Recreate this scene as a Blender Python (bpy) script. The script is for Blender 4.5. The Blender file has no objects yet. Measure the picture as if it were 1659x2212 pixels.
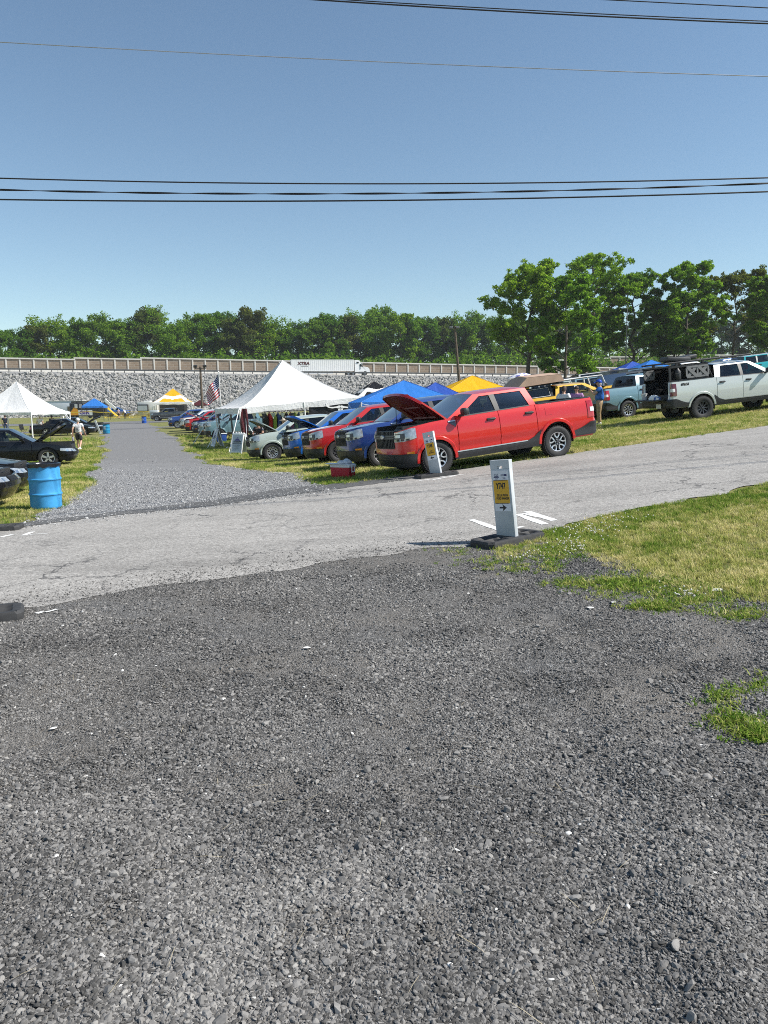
import bpy, bmesh, math, random
import numpy as np
from mathutils import Vector, Matrix, Euler
R = math.radians
rng = random.Random(7)
nrg = np.random.default_rng(11)
sc = bpy.context.scene
COL = sc.collection

# ------------------------------------------------------------------ camera
FD, CX, CY = 1674.0, 829.5, 1106.0      # focal length and centre, in pixels of a 1659 x 2212 picture
EYE = Vector((0, 0, 1.65))
PITCH, ROLL = R(7.69), R(0.7)
_f = Vector((0, math.cos(PITCH), -math.sin(PITCH)))
_u0 = Vector((0, math.sin(PITCH), math.cos(PITCH)))
_r0 = Vector((1, 0, 0))
_r = _r0 * math.cos(ROLL) - _u0 * math.sin(ROLL)
_u = _r0 * math.sin(ROLL) + _u0 * math.cos(ROLL)
cam = bpy.data.cameras.new('camera'); camo = bpy.data.objects.new('camera', cam); COL.objects.link(camo)
cam.sensor_fit = 'VERTICAL'; cam.sensor_height = 24.0; cam.lens = 24.0 * FD / 2212.0
cam.clip_end = 3000; cam.clip_start = 0.05
camo.matrix_world = Matrix(((_r.x, _u.x, -_f.x, EYE.x), (_r.y, _u.y, -_f.y, EYE.y), (_r.z, _u.z, -_f.z, EYE.z), (0, 0, 0, 1)))
sc.camera = camo

def ray(px, py):
    d = _f * FD + _r * (px - CX) - _u * (py - CY)
    return d / d.y
def atd(px, py, y):
    """world point seen at a photo pixel, y metres ahead"""
    return EYE + ray(px, py) * y

# ------------------------------------------------------------------ terrain height
_CP = np.array([
 (0,0,0),(0,3,0),(-3,3,-.04),(3,3,.05),(3.2,6,.14),(-3.45,7,-.1),(1.5,9,.08),(5.7,11.5,.45),(-6,12.2,-.17),(-6.6,15.2,-.25),
 (-1.8,17,-.05),(.4,16.7,.14),(1.2,17.2,.18),(4.2,18.1,.50),(10.9,22,1.02),(11,27,1.12),(8.4,31,.92),(-4.7,32.6,-.5),(-12.5,29,-.38),
 (-17,43,-.5),(-38,77,-.42),(-32,100,-.02),(-31,112,.25),(-30,138,.3),(0,45,-.1),(10,44,1.2),(13.3,46,1.6),(22,73,3.0),(29,60,3.6),(23,60,2.9),
 (28,126,4.6),(45,100,5.6),(-60,130,.2),(0,130,1.2),(-80,60,-.6),(60,160,7),(-20,-10,-.3),(20,-10,.9),(30,10,2.6),(-30,10,-.8),(50,40,5),(0,170,1.6),(-60,165,.5)], float)
def _tps(r2): return np.where(r2 > 1e-9, 0.5 * r2 * np.log(np.maximum(r2, 1e-12)), 0.0)
_n = len(_CP); _P = _CP[:, :2] / 20.0
_K = _tps(((_P[:, None] - _P[None]) ** 2).sum(-1)) + np.eye(_n) * 0.02
_Q = np.hstack([np.ones((_n, 1)), _P])
_S = np.linalg.solve(np.block([[_K, _Q], [_Q.T, np.zeros((3, 3))]]), np.concatenate([_CP[:, 2], np.zeros(3)]))
def Zn(x, y):
    x = np.asarray(x, float); y = np.asarray(y, float)
    xx = np.clip(x, -140, 110) / 20; yy = np.clip(y, -25, 190) / 20
    z = _S[_n] + _S[_n + 1] * xx + _S[_n + 2] * yy
    for i in range(_n):
        z = z + _S[i] * _tps((xx - _P[i, 0]) ** 2 + (yy - _P[i, 1]) ** 2)
    return z
_tx = np.arange(-160, 160.1, .8); _ty = np.arange(-30, 210.1, .8)
_TAB = Zn(*np.meshgrid(_tx, _ty, indexing='ij')).tolist()
def Z(x, y):
    u = min(max((x + 160) / .8, 0), len(_tx) - 1.001); v = min(max((y + 30) / .8, 0), len(_ty) - 1.001)
    i, j = int(u), int(v); f, h = u - i, v - j; a, b = _TAB[i], _TAB[i + 1]
    return (a[j] * (1 - h) + a[j + 1] * h) * (1 - f) + (b[j] * (1 - h) + b[j + 1] * h) * f
def gp(px, py):
    """ground point under a photo pixel"""
    d = ray(px, py); lo, hi = 1.0, 1.0
    def h(t):
        p = EYE + d * t
        return p.z - Z(p.x, p.y)
    while h(hi) > 0 and hi < 400: lo = hi; hi *= 1.08
    for _ in range(40):
        m = (lo + hi) / 2
        if h(m) > 0: lo = m
        else: hi = m
    p = EYE + d * lo
    return Vector((p.x, p.y, Z(p.x, p.y)))
def xat(px, y): return (px - CX) / FD * y * (1 / math.cos(PITCH)) * 0.991 if False else atd(px, 880, y).x

# ------------------------------------------------------------------ object helpers
def link(o, parent=None):
    COL.objects.link(o)
    if parent is not None: o.parent = parent
    return o
def tag(o, label, cat, group=None, kind=None):
    o['label'] = label; o['category'] = cat
    if group: o['group'] = group
    if kind: o['kind'] = kind
    return o
def thing(name, label, cat, loc=(0, 0, 0), rz=0, group=None):
    o = bpy.data.objects.new(name, None); link(o); o.empty_display_size = .2
    o.location = loc; o.rotation_euler = (0, 0, rz)
    return tag(o, label, cat, group)
def kids(o): return [c for c in bpy.data.objects if c.parent == o]
def dup(o, parent=None):
    c = o.copy(); link(c, parent)
    for ch in list(o.children): dup(ch, c)
    return c

class MB:
    def __init__(s): s.v = []; s.f = []; s.m = []; s.M = Matrix.Identity(4); s.mi = 0
    def add(s, vs, fs):
        b = len(s.v)
        s.v += [tuple(s.M @ Vector(p)) for p in vs]
        s.f += [tuple(b + i for i in f) for f in fs]; s.m += [s.mi] * len(fs)
    def quad(s, a, b, c, d): s.add([a, b, c, d], [(0, 1, 2, 3)])
    def box(s, c, d, rot=None, bevel=0):
        hx, hy, hz = d[0] / 2, d[1] / 2, d[2] / 2
        rm = Euler(rot).to_matrix() if rot else Matrix.Identity(3)
        if bevel <= 0:
            vs = [Vector((x, y, z)) for x in (-hx, hx) for y in (-hy, hy) for z in (-hz, hz)]
            fs = [(0, 1, 3, 2), (4, 6, 7, 5), (0, 4, 5, 1), (2, 3, 7, 6), (0, 2, 6, 4), (1, 5, 7, 3)]
        else:
            bm = bmesh.new(); bmesh.ops.create_cube(bm, size=1)
            bmesh.ops.scale(bm, vec=d, verts=bm.verts)
            bmesh.ops.bevel(bm, geom=list(bm.edges), offset=min(bevel, .49 * min(d)), segments=2, affect='EDGES', profile=.5)
            bm.verts.index_update(); vs = [v.co.copy() for v in bm.verts]; fs = [tuple(v.index for v in f.verts) for f in bm.faces]; bm.free()
        s.add([rm @ p + Vector(c) for p in vs], fs)
    def grid(s, P, wrapu=False, wrapv=False):
        n, m = len(P), len(P[0]); fs = []
        for i in range(n if wrapu else n - 1):
            for j in range(m if wrapv else m - 1):
                a, b = (i + 1) % n, (j + 1) % m
                fs.append((i * m + j, a * m + j, a * m + b, i * m + b))
        s.add([p for row in P for p in row], fs)
    def tube(s, path, r, n=8, cap=True):
        path = [Vector(p) for p in path]; k = len(path)
        rr = r if isinstance(r, (list, tuple)) else [r] * k
        rows = []; up = Vector((0, 0, 1))
        for i, p in enumerate(path):
            t = (path[min(i + 1, k - 1)] - path[max(i - 1, 0)]).normalized()
            a = t.cross(up) if abs(t.z) < .95 else t.cross(Vector((1, 0, 0)))
            a.normalize(); b = t.cross(a)
            rows.append([p + (a * math.cos(2 * math.pi * j / n) + b * math.sin(2 * math.pi * j / n)) * rr[i] for j in range(n)])
        s.grid(rows, wrapv=True)
        if cap:
            s.add(rows[0], [tuple(range(n))]); s.add(rows[-1], [tuple(range(n))])
    def lathe(s, prof, n=24, axis='Z', c=(0, 0, 0)):
        rows = []
        for r_, h in prof:
            row = []
            for j in range(n):
                a = 2 * math.pi * j / n
                if axis == 'Z': p = (r_ * math.cos(a), r_ * math.sin(a), h)
                else: p = (r_ * math.cos(a), h, r_ * math.sin(a))
                row.append(Vector(p) + Vector(c))
            rows.append(row)
        s.grid(rows, wrapv=True)
    def prism(s, poly, t, frame):
        """poly in local 2d, frame: function (u, v, w) -> point; extruded w 0..t"""
        n = len(poly)
        vs = [frame(u, v, 0) for u, v in poly] + [frame(u, v, t) for u, v in poly]
        fs = [tuple(range(n))[::-1], tuple(range(n, 2 * n))] + [(i, (i + 1) % n, n + (i + 1) % n, n + i) for i in range(n)]
        s.add(vs, fs)
    def build(s, name, mat, parent=None, smooth=None, loc=None, rot=None):
        me = bpy.data.meshes.new(name); me.from_pydata(s.v, [], s.f)
        mats = mat if isinstance(mat, (list, tuple)) else [mat]
        for m_ in mats: me.materials.append(m_)
        if len(mats) > 1: me.polygons.foreach_set('material_index', s.m)
        if smooth:
            me.polygons.foreach_set('use_smooth', [True] * len(me.polygons))
            me.set_sharp_from_angle(angle=R(smooth))
        me.validate(); me.update()
        o = bpy.data.objects.new(name, me); link(o, parent)
        if loc is not None: o.location = loc
        if rot is not None: o.rotation_euler = rot
        return o

def np_mesh(name, V, F, mats, parent=None, mi=None):
    """V (n,3); F (m,k) uniform faces"""
    V = np.asarray(V, np.float32); F = np.asarray(F, np.int32); k = F.shape[1]
    me = bpy.data.meshes.new(name)
    me.vertices.add(len(V)); me.vertices.foreach_set('co', V.ravel())
    me.loops.add(F.size); me.loops.foreach_set('vertex_index', F.ravel())
    me.polygons.add(len(F)); me.polygons.foreach_set('loop_start', np.arange(0, F.size, k, dtype=np.int32))
    for m_ in (mats if isinstance(mats, (list, tuple)) else [mats]): me.materials.append(m_)
    if mi is not None: me.polygons.foreach_set('material_index', np.asarray(mi, np.int32))
    me.update(calc_edges=True)
    o = bpy.data.objects.new(name, me); link(o, parent)
    return o

def text_mesh(txt, size, squeeze=1.0, bold=0.0, align='CENTER', shear=0):
    cu = bpy.data.curves.new('lettering', 'FONT'); cu.body = txt; cu.size = size; cu.align_x = align; cu.align_y = 'CENTER'
    cu.offset = bold; cu.shear = shear; cu.resolution_u = 3
    o = bpy.data.objects.new('lettering', cu); COL.objects.link(o)
    dg = bpy.context.evaluated_depsgraph_get(); me = o.evaluated_get(dg).to_mesh()
    vs = [Vector((v.co.x * squeeze, v.co.y, 0)) for v in me.vertices]; fs = [tuple(p.vertices) for p in me.polygons]
    o.evaluated_get(dg).to_mesh_clear()
    bpy.data.objects.remove(o); bpy.data.curves.remove(cu)
    return vs, fs

# ------------------------------------------------------------------ materials
MAT = {}
def new_mat(name):
    m = bpy.data.materials.new(name); m.use_nodes = True; nt = m.node_tree
    return m, nt, nt.nodes['Principled BSDF']
def N(nt, t, **kw):
    n = nt.nodes.new(t)
    for k, v in kw.items():
        if k in n.inputs: n.inputs[k].default_value = v
        else: setattr(n, k, v)
    return n
def L(nt, a, b): nt.links.new(a, b)
def noise(nt, scale, detail=4, rough=.55, vec=None, coord='Object'):
    if vec is None:
        tc = N(nt, 'ShaderNodeTexCoord'); vec = tc.outputs[coord]
    n = N(nt, 'ShaderNodeTexNoise'); n.inputs['Scale'].default_value = scale; n.inputs['Detail'].default_value = detail; n.inputs['Roughness'].default_value = rough
    L(nt, vec, n.inputs['Vector']); return n
def ramp(nt, src, stops):
    r_ = N(nt, 'ShaderNodeValToRGB'); el = r_.color_ramp.elements
    while len(el) < len(stops): el.new(.5)
    for e, (p, c) in zip(el, stops):
        e.position = p; e.color = (c[0], c[1], c[2], 1) if not isinstance(c, (int, float)) else (c, c, c, 1)
    L(nt, src, r_.inputs[0]); return r_
def mixc(nt, fac, a, b, blend='MIX'):
    m = N(nt, 'ShaderNodeMix', data_type='RGBA', blend_type=blend)
    if isinstance(fac, (int, float)): m.inputs[0].default_value = fac
    else: L(nt, fac, m.inputs[0])
    for s_, i in ((a, 6), (b, 7)):
        if isinstance(s_, (tuple, list)): m.inputs[i].default_value = (*s_[:3], 1)
        else: L(nt, s_, m.inputs[i])
    return m.outputs[2]
def bump(nt, h, strength, dist=.01, nrm=None):
    b = N(nt, 'ShaderNodeBump'); b.inputs['Strength'].default_value = strength; b.inputs['Distance'].default_value = dist
    L(nt, h, b.inputs['Height'])
    if nrm is not None: L(nt, nrm, b.inputs['Normal'])
    return b.outputs[0]

def plain(name, col, rough=.6, metal=0., var=.12, scale=8, bmp=0., coat=0., spec=.5):
    """plain surface with a little procedural variation in tone and roughness"""
    if name in MAT: return MAT[name]
    m, nt, p = new_mat(name)
    n = noise(nt, scale, 5)
    a = tuple(c * (1 - var) for c in col); b = tuple(min(1, c * (1 + var)) for c in col)
    L(nt, ramp(nt, n.outputs['Fac'], [(.3, a), (.7, b)]).outputs[0], p.inputs['Base Color'])
    p.inputs['Roughness'].default_value = rough; p.inputs['Metallic'].default_value = metal
    p.inputs['Coat Weight'].default_value = coat; p.inputs['Coat Roughness'].default_value = .04
    p.inputs['Specular IOR Level'].default_value = spec
    if bmp:
        n2 = noise(nt, scale * 12, 3); L(nt, bump(nt, n2.outputs['Fac'], bmp, .004), p.inputs['Normal'])
    MAT[name] = m; return m

def paint(name, col, metal=.25, rough=.3):
    """car paint: base coat with fine flake noise, dust low down on every panel, clear coat"""
    if name in MAT: return MAT[name]
    m, nt, p = new_mat(name)
    n = noise(nt, 3.0, 6, .6); fl = noise(nt, 900, 1)
    c1 = mixc(nt, ramp(nt, n.outputs['Fac'], [(.4, 0), (.85, .07 if min(col) > .1 else .014)]).outputs[0], col, (.42, .39, .34))
    c2 = mixc(nt, ramp(nt, fl.outputs['Fac'], [(.4, 0), (.7, .12)]).outputs[0], c1, tuple(min(1, c * 1.6 + .02) for c in col))
    L(nt, c2, p.inputs['Base Color'])
    p.inputs['Metallic'].default_value = metal; p.inputs['Roughness'].default_value = rough
    p.inputs['Coat Weight'].default_value = 1; p.inputs['Coat Roughness'].default_value = .03
    L(nt, bump(nt, noise(nt, 2.2, 2).outputs['Fac'], .02, .05), p.inputs['Coat Normal'])
    MAT[name] = m; return m

def glass(name, tint, gloss_rough=.02, body=.0):
    if name in MAT: return MAT[name]
    m = bpy.data.materials.new(name); m.use_nodes = True; nt = m.node_tree; nt.nodes.clear()
    out = N(nt, 'ShaderNodeOutputMaterial'); tr = N(nt, 'ShaderNodeBsdfTransparent'); gl = N(nt, 'ShaderNodeBsdfGlossy')
    tr.inputs[0].default_value = (*tint, 1); gl.inputs['Roughness'].default_value = gloss_rough
    fr = N(nt, 'ShaderNodeFresnel'); fr.inputs['IOR'].default_value = 1.55
    mr = N(nt, 'ShaderNodeMapRange'); L(nt, fr.outputs[0], mr.inputs[0]); mr.inputs[3].default_value = .045; mr.inputs[4].default_value = .75
    mx = N(nt, 'ShaderNodeMixShader'); L(nt, mr.outputs[0], mx.inputs[0]); L(nt, tr.outputs[0], mx.inputs[1]); L(nt, gl.outputs[0], mx.inputs[2])
    L(nt, mx.outputs[0], out.inputs[0]); MAT[name] = m; return m

BLACKP = plain('black_plastic', (.022, .023, .025), .5, 0, .25, 12, .15)
DARKM = plain('dark_metal', (.035, .035, .037), .45, .4)
RUBBER = plain('tyre_rubber', (.022, .022, .023), .72, 0, .3, 20, .2)
SILVER = plain('silver_alloy', (.62, .63, .65), .28, .75, .06)
GREYM = plain('grey_alloy', (.10, .10, .11), .35, .6)
WHITEP = plain('white_plastic', (.78, .78, .77), .45, 0, .06, 6)
WHITEM = plain('white_metal', (.74, .74, .73), .4, .1, .06)
SKIN = plain('skin', (.52, .30, .21), .55, 0, .1, 30)
INTER = plain('seat_fabric', (.035, .035, .04), .8, 0, .2, 10)
CLEAR = glass('clear_glass', (.72, .80, .78))
TINT = glass('tinted_glass', (.10, .12, .14))
WIND = glass('windscreen_glass', (.42, .54, .52))
LENS = plain('headlamp_lens', (.40, .43, .46), .12, .35, .3, 14, 0, 1)
LENSD = plain('lamp_inner', (.06, .06, .07), .2, .4)
REDL = plain('red_lens', (.42, .012, .02), .15, 0, .1, 10, 0, 1)
AMBER = plain('amber_lens', (.9, .30, .02), .2, 0, .05, 10, 0, 1)
CHROME = plain('chrome', (.7, .71, .72), .12, .95, .03)
CANV_W = None
# ------------------------------------------------------------------ world, sun
SUN_EL, SUN_AZ = 45.0, 98.5          # degrees; azimuth clockwise from straight ahead
w = bpy.data.worlds.new('World'); sc.world = w; w.use_nodes = True
nt = w.node_tree; bg = nt.nodes['Background']
sky = nt.nodes.new('ShaderNodeTexSky'); sky.sky_type = 'NISHITA'; sky.sun_disc = False
sky.sun_elevation = R(SUN_EL); sky.sun_rotation = R(SUN_AZ); sky.altitude = 0; sky.air_density = .98; sky.dust_density = .0; sky.ozone_density = .7
tint = nt.nodes.new('ShaderNodeMix'); tint.data_type = 'RGBA'; tint.blend_type = 'MULTIPLY'; tint.inputs[0].default_value = 1; tint.inputs[7].default_value = (.93, 1.0, .99, 1); nt.links.new(sky.outputs[0], tint.inputs[6]); nt.links.new(tint.outputs[2], bg.inputs[0]); bg.inputs[1].default_value = .0785
sl = bpy.data.lights.new('sun', 'SUN'); sl.energy = 4.2; sl.angle = R(.5); sl.color = (1, .955, .88)
so = bpy.data.objects.new('sun', sl); COL.objects.link(so)
sd = Vector((math.sin(R(SUN_AZ)) * math.cos(R(SUN_EL)), math.cos(R(SUN_AZ)) * math.cos(R(SUN_EL)), math.sin(R(SUN_EL))))
so.rotation_euler = sd.to_track_quat('Z', 'Y').to_euler(); so.location = (60, -10, 60)
sc.view_settings.view_transform = 'Standard'; sc.view_settings.look = 'None'; sc.view_settings.exposure = .80; sc.view_settings.gamma = 1
sc.cycles.max_bounces = 7; sc.cycles.transparent_max_bounces = 24; sc.cycles.diffuse_bounces = 3; sc.cycles.glossy_bounces = 3
sc.cycles.caustics_reflective = False; sc.cycles.caustics_refractive = False; sc.cycles.sample_clamp_indirect = 6; sc.cycles.pixel_filter_type = 'BLACKMAN_HARRIS'; sc.cycles.filter_width = 1.0
try:
    sc.cycles.use_denoising = False; sc.cycles.denoiser = 'OPENIMAGEDENOISE'; sc.cycles.denoising_prefilter = 'ACCURATE'
except Exception: pass

# ------------------------------------------------------------------ ground materials
def m_grass():
    m, nt, p = new_mat('mown_grass')
    n1 = noise(nt, .35, 6, .6); n2 = noise(nt, 3.5, 6, .7); n3 = noise(nt, 60, 3, .7)
    a = ramp(nt, n1.outputs['Fac'], [(.3, (.12, .16, .035)), (.52, (.25, .245, .085)), (.7, (.38, .33, .155))])
    b = ramp(nt, n2.outputs['Fac'], [(.3, (.10, .15, .03)), (.6, (.28, .26, .10)), (.8, (.42, .36, .19))])
    c = mixc(nt, .5, a.outputs[0], b.outputs[0])
    c = mixc(nt, .55, c, ramp(nt, n3.outputs['Fac'], [(.3, .25), (.7, .95)]).outputs[0], 'MULTIPLY')
    L(nt, c, p.inputs['Base Color']); p.inputs['Roughness'].default_value = .9; p.inputs['Specular IOR Level'].default_value = .2
    L(nt, bump(nt, n3.outputs['Fac'], .8, .03), p.inputs['Normal'])
    return m
def m_gravel(name, lo, hi, scales, patch=None):
    m, nt, p = new_mat(name)
    tc = N(nt, 'ShaderNodeTexCoord')
    h = None; col = None
    for i, s in enumerate(scales):
        v = N(nt, 'ShaderNodeTexVoronoi', Scale=s, Randomness=1.0); L(nt, tc.outputs['Object'], v.inputs['Vector'])
        cell = N(nt, 'ShaderNodeSeparateColor'); L(nt, v.outputs['Color'], cell.inputs[0])
        k = ramp(nt, cell.outputs[0], [(0, lo), (.75, hi), (.96, tuple(c * 1.5 for c in hi)), (1, tuple(min(.6, c * 3) for c in hi))]).outputs[0]
        col = k if col is None else mixc(nt, .45, col, k)
        h = v.outputs['Distance'] if h is None else h
    n1 = noise(nt, .8, 6, .65, tc.outputs['Object'])
    col = mixc(nt, ramp(nt, n1.outputs['Fac'], [(.42, 0), (.68, .6)]).outputs[0], col, patch or tuple(c * 1.1 for c in hi))
    fine = noise(nt, 220, 2, .6, tc.outputs['Object'])
    col = mixc(nt, .35, col, ramp(nt, fine.outputs['Fac'], [(.35, .3), (.65, 1)]).outputs[0], 'MULTIPLY')
    L(nt, col, p.inputs['Base Color']); p.inputs['Roughness'].default_value = .85; p.inputs['Specular IOR Level'].default_value = .3
    b1 = bump(nt, h, .9, -.012); L(nt, bump(nt, fine.outputs['Fac'], .6, .004, b1), p.inputs['Normal'])
    return m
def m_asphalt(name, lo, hi, crack=True):
    m, nt, p = new_mat(name)
    tc = N(nt, 'ShaderNodeTexCoord'); ob = tc.outputs['Object']
    v = N(nt, 'ShaderNodeTexVoronoi', Scale=55.0); L(nt, ob, v.inputs['Vector'])
    cell = N(nt, 'ShaderNodeSeparateColor'); L(nt, v.outputs['Color'], cell.inputs[0])
    col = ramp(nt, cell.outputs[0], [(0, tuple(c * .62 for c in lo)), (.22, lo), (.85, hi), (1, tuple(min(.8, c * 1.3) for c in hi))]).outputs[0]
    n1 = noise(nt, .5, 7, .65, ob); n2 = noise(nt, 14, 4, .6, ob)
    col = mixc(nt, .7, col, ramp(nt, n1.outputs['Fac'], [(.3, .72), (.55, 1), (.75, .86)]).outputs[0], 'MULTIPLY')
    col = mixc(nt, .5, col, ramp(nt, n2.outputs['Fac'], [(.3, .7), (.7, 1)]).outputs[0], 'MULTIPLY')
    if crack:
        mp = N(nt, 'ShaderNodeMapping'); mp.inputs['Rotation'].default_value = (0, 0, R(-28)); mp.inputs['Scale'].default_value = (.12, 1.1, 1); L(nt, ob, mp.inputs[0])
        ns = noise(nt, 1.0, 5, .6, mp.outputs[0]); col = mixc(nt, .8, col, ramp(nt, ns.outputs['Fac'], [(.32, .74), (.5, .96), (.7, 1)]).outputs[0], 'MULTIPLY')
        wv = N(nt, 'ShaderNodeVectorMath', operation='ADD'); nd = noise(nt, 1.6, 5, .7, ob)
        sc_ = N(nt, 'ShaderNodeVectorMath', operation='SCALE'); L(nt, nd.outputs['Color'], sc_.inputs[0]); sc_.inputs['Scale'].default_value = .9
        L(nt, ob, wv.inputs[0]); L(nt, sc_.outputs[0], wv.inputs[1])
        vc = N(nt, 'ShaderNodeTexVoronoi', feature='DISTANCE_TO_EDGE', Scale=.75); L(nt, wv.outputs[0], vc.inputs['Vector'])
        msk = noise(nt, .45, 3, .5, ob)
        ck = ramp(nt, vc.outputs['Distance'], [(0, 1), (.008, .8), (.02, 0)]).outputs[0]
        mm = N(nt, 'ShaderNodeMath', operation='MULTIPLY'); L(nt, ck, mm.inputs[0]); L(nt, ramp(nt, msk.outputs['Fac'], [(.45, 0), (.6, .85)]).outputs[0], mm.inputs[1])
        col = mixc(nt, mm.outputs[0], col, (.04, .04, .042))
    L(nt, col, p.inputs['Base Color']); p.inputs['Roughness'].default_value = .88; p.inputs['Specular IOR Level'].default_value = .25
    L(nt, bump(nt, v.outputs['Distance'], .7, -.006), p.inputs['Normal'])
    return m
M_GRASS = m_grass()
M_GRAVEL = m_gravel('dark_gravel', (.040, .039, .038), (.215, .207, .197), (95., 170., 60.), (.20, .176, .146))
M_LANE = m_gravel('grey_gravel', (.16, .16, .162), (.36, .358, .36), (40., 90., 22.), (.27, .268, .265))
def lane_blend():
    # loose pale stone at the mouth, rolled dark millings further along
    nt = M_LANE.node_tree; p = nt.nodes['Principled BSDF']; old = p.inputs['Base Color'].links[0].from_socket
    tc = N(nt, 'ShaderNodeTexCoord'); sp = N(nt, 'ShaderNodeSeparateXYZ'); L(nt, tc.outputs['Object'], sp.inputs[0])
    n1 = noise(nt, .35, 5, .6, tc.outputs['Object']); ad = N(nt, 'ShaderNodeMath', operation='MULTIPLY_ADD'); L(nt, n1.outputs['Fac'], ad.inputs[0]); ad.inputs[1].default_value = 22; L(nt, sp.outputs['Y'], ad.inputs[2])
    mr = N(nt, 'ShaderNodeMapRange'); L(nt, ad.outputs[0], mr.inputs[0]); mr.inputs[1].default_value = 25; mr.inputs[2].default_value = 46
    n2 = noise(nt, 30, 4, .7, tc.outputs['Object'])
    L(nt, mixc(nt, mr.outputs[0], old, ramp(nt, n2.outputs['Fac'], [(.3, (.140, .138, .138)), (.7, (.225, .222, .220))]).outputs[0]), p.inputs['Base Color'])
lane_blend()
M_LANE2 = m_asphalt('worn_lane', (.14, .141, .146), (.21, .211, .217), False)
M_ROAD = m_asphalt('old_asphalt', (.315, .300, .280), (.415, .398, .372))
M_TAR = m_asphalt('dark_asphalt_patch', (.085, .085, .086), (.155, .153, .15), False)

def structure(o, nm=None): o['kind'] = 'structure'; return o

# ------------------------------------------------------------------ outlines (photo pixels turned into ground points)
def pts(px): return [gp(*p).xy for p in px]
far_edge = [Vector((-40, -13.5)), Vector((-20, -1.2)), Vector((-10, 7.2))] + pts([(0, 1140), (240, 1112), (480, 1086), (660, 1055), (870, 1031), (1000, 1014), (1250, 979), (1450, 949), (1659, 920)]) + [Vector((20, 27.5)), Vector((45, 43))]
near_edge = [Vector((-40, -20)), Vector((-20, -8)), Vector((-8, 2.4))] + pts([(0, 1322), (133, 1302), (382, 1263), (600, 1236), (720, 1216), (850, 1200), (1020, 1180), (1180, 1148), (1260, 1124), (1350, 1106), (1500, 1078), (1659, 1047)]) + [Vector((12, 16.2)), Vector((22, 23.5)), Vector((45, 38))]
lane_l = pts([(-30, 1162), (60, 1131), (110, 1108), (170, 1063), (192, 1012), (214, 981), (222, 940), (224, 912)])
lane_r = pts([(760, 1068), (690, 1048), (634, 1030), (550, 1018), (466, 1001), (411, 973), (375, 947), (341, 927), (316, 912)])
grav_edge = [p + Vector((-.08, .32)) for p in near_edge[:10]] + pts([(1100, 1190), (1195, 1160), (1265, 1195), (1345, 1228), (1440, 1262), (1540, 1284), (1620, 1300), (1659, 1312)]) + [Vector((5.4, 6.2)), Vector((12, 2.8))]
def resample(c, n):
    c = [Vector((p[0], p[1])) for p in c]
    d = [0]
    for a, b in zip(c, c[1:]): d.append(d[-1] + (b - a).length)
    t = np.linspace(0, d[-1], n)
    return np.stack([np.interp(t, d, [p.x for p in c]), np.interp(t, d, [p.y for p in c])], 1)
def smooth1(a, k):
    ker = np.hanning(k + 2)[1:-1]; ker /= ker.sum()
    pad = np.concatenate([np.repeat(a[:1], k, 0), a, np.repeat(a[-1:], k, 0)])
    return np.stack([np.convolve(pad[:, i], ker, 'same') for i in (0, 1)], 1)[k:-k]
def rough1(a, amp, seed, k=5):
    g = np.random.default_rng(seed); n = g.normal(size=(len(a) + 2 * k, 2)); ker = np.hanning(k + 2)[1:-1]
    s = np.stack([np.convolve(n[:, i], ker / np.sqrt((ker ** 2).sum()), 'same') for i in (0, 1)], 1)[k:-k]
    return a + s * amp
def ruled(name, A, B, mats, dz, nv, mi=None):
    n = len(A); t = np.linspace(0, 1, nv)[None, :, None]
    P = A[:, None] * (1 - t) + B[:, None] * t
    x, y = P[..., 0].ravel(), P[..., 1].ravel()
    V = np.stack([x, y, Zn(x, y) + dz], 1)
    i, j = np.meshgrid(np.arange(n - 1), np.arange(nv - 1), indexing='ij'); a = (i * nv + j).ravel()
    F = np.stack([a, a + nv, a + nv + 1, a + 1], 1)
    o = np_mesh(name, V, F, mats, mi=None if mi is None else mi(i.ravel(), j.ravel()))
    o.data.polygons.foreach_set('use_smooth', [True] * len(F))
    return structure(o)
nE = 900
_VT = {}
def vnoise(x, y, s, seed=0):
    """cheap smooth value noise 0..1"""
    if seed not in _VT: _VT[seed] = np.random.default_rng(seed).random((128, 128))
    T = _VT[seed]
    u, v = x / s, y / s; i, j = np.floor(u).astype(int), np.floor(v).astype(int); f, h = u - i, v - j
    f = f * f * (3 - 2 * f); h = h * h * (3 - 2 * h)
    t = lambda a, b: T[a % 128, b % 128]
    return (t(i, j) * (1 - f) + t(i + 1, j) * f) * (1 - h) + (t(i, j + 1) * (1 - f) + t(i + 1, j + 1) * f) * h
def relief(x, y):
    """lumps and wheel ruts of the loose gravel, a few centimetres"""
    h = (vnoise(x, y, .55, 71) - .5) * .040 + (vnoise(x, y, .2, 72) - .5) * .026 + (vnoise(x, y, .09, 73) - .5) * .012
    rut = np.exp(-((x - .55 - .06 * y + .12 * np.sin(y * 1.3)) / .17) ** 2) - .6 * np.exp(-((x - .9 - .06 * y + .12 * np.sin(y * 1.3)) / .12) ** 2)
    h = h - .030 * rut * (.4 + vnoise(x, y, .5, 74))
    return h * np.clip((6.6 + .25 * x - y) / 2.5, 0, 1) * np.clip((y + 2) / 2, 0, 1)
FE = rough1(smooth1(resample(far_edge, nE), 25), .035, 1); NE = rough1(smooth1(resample(near_edge, nE), 15), .05, 2)
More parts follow.
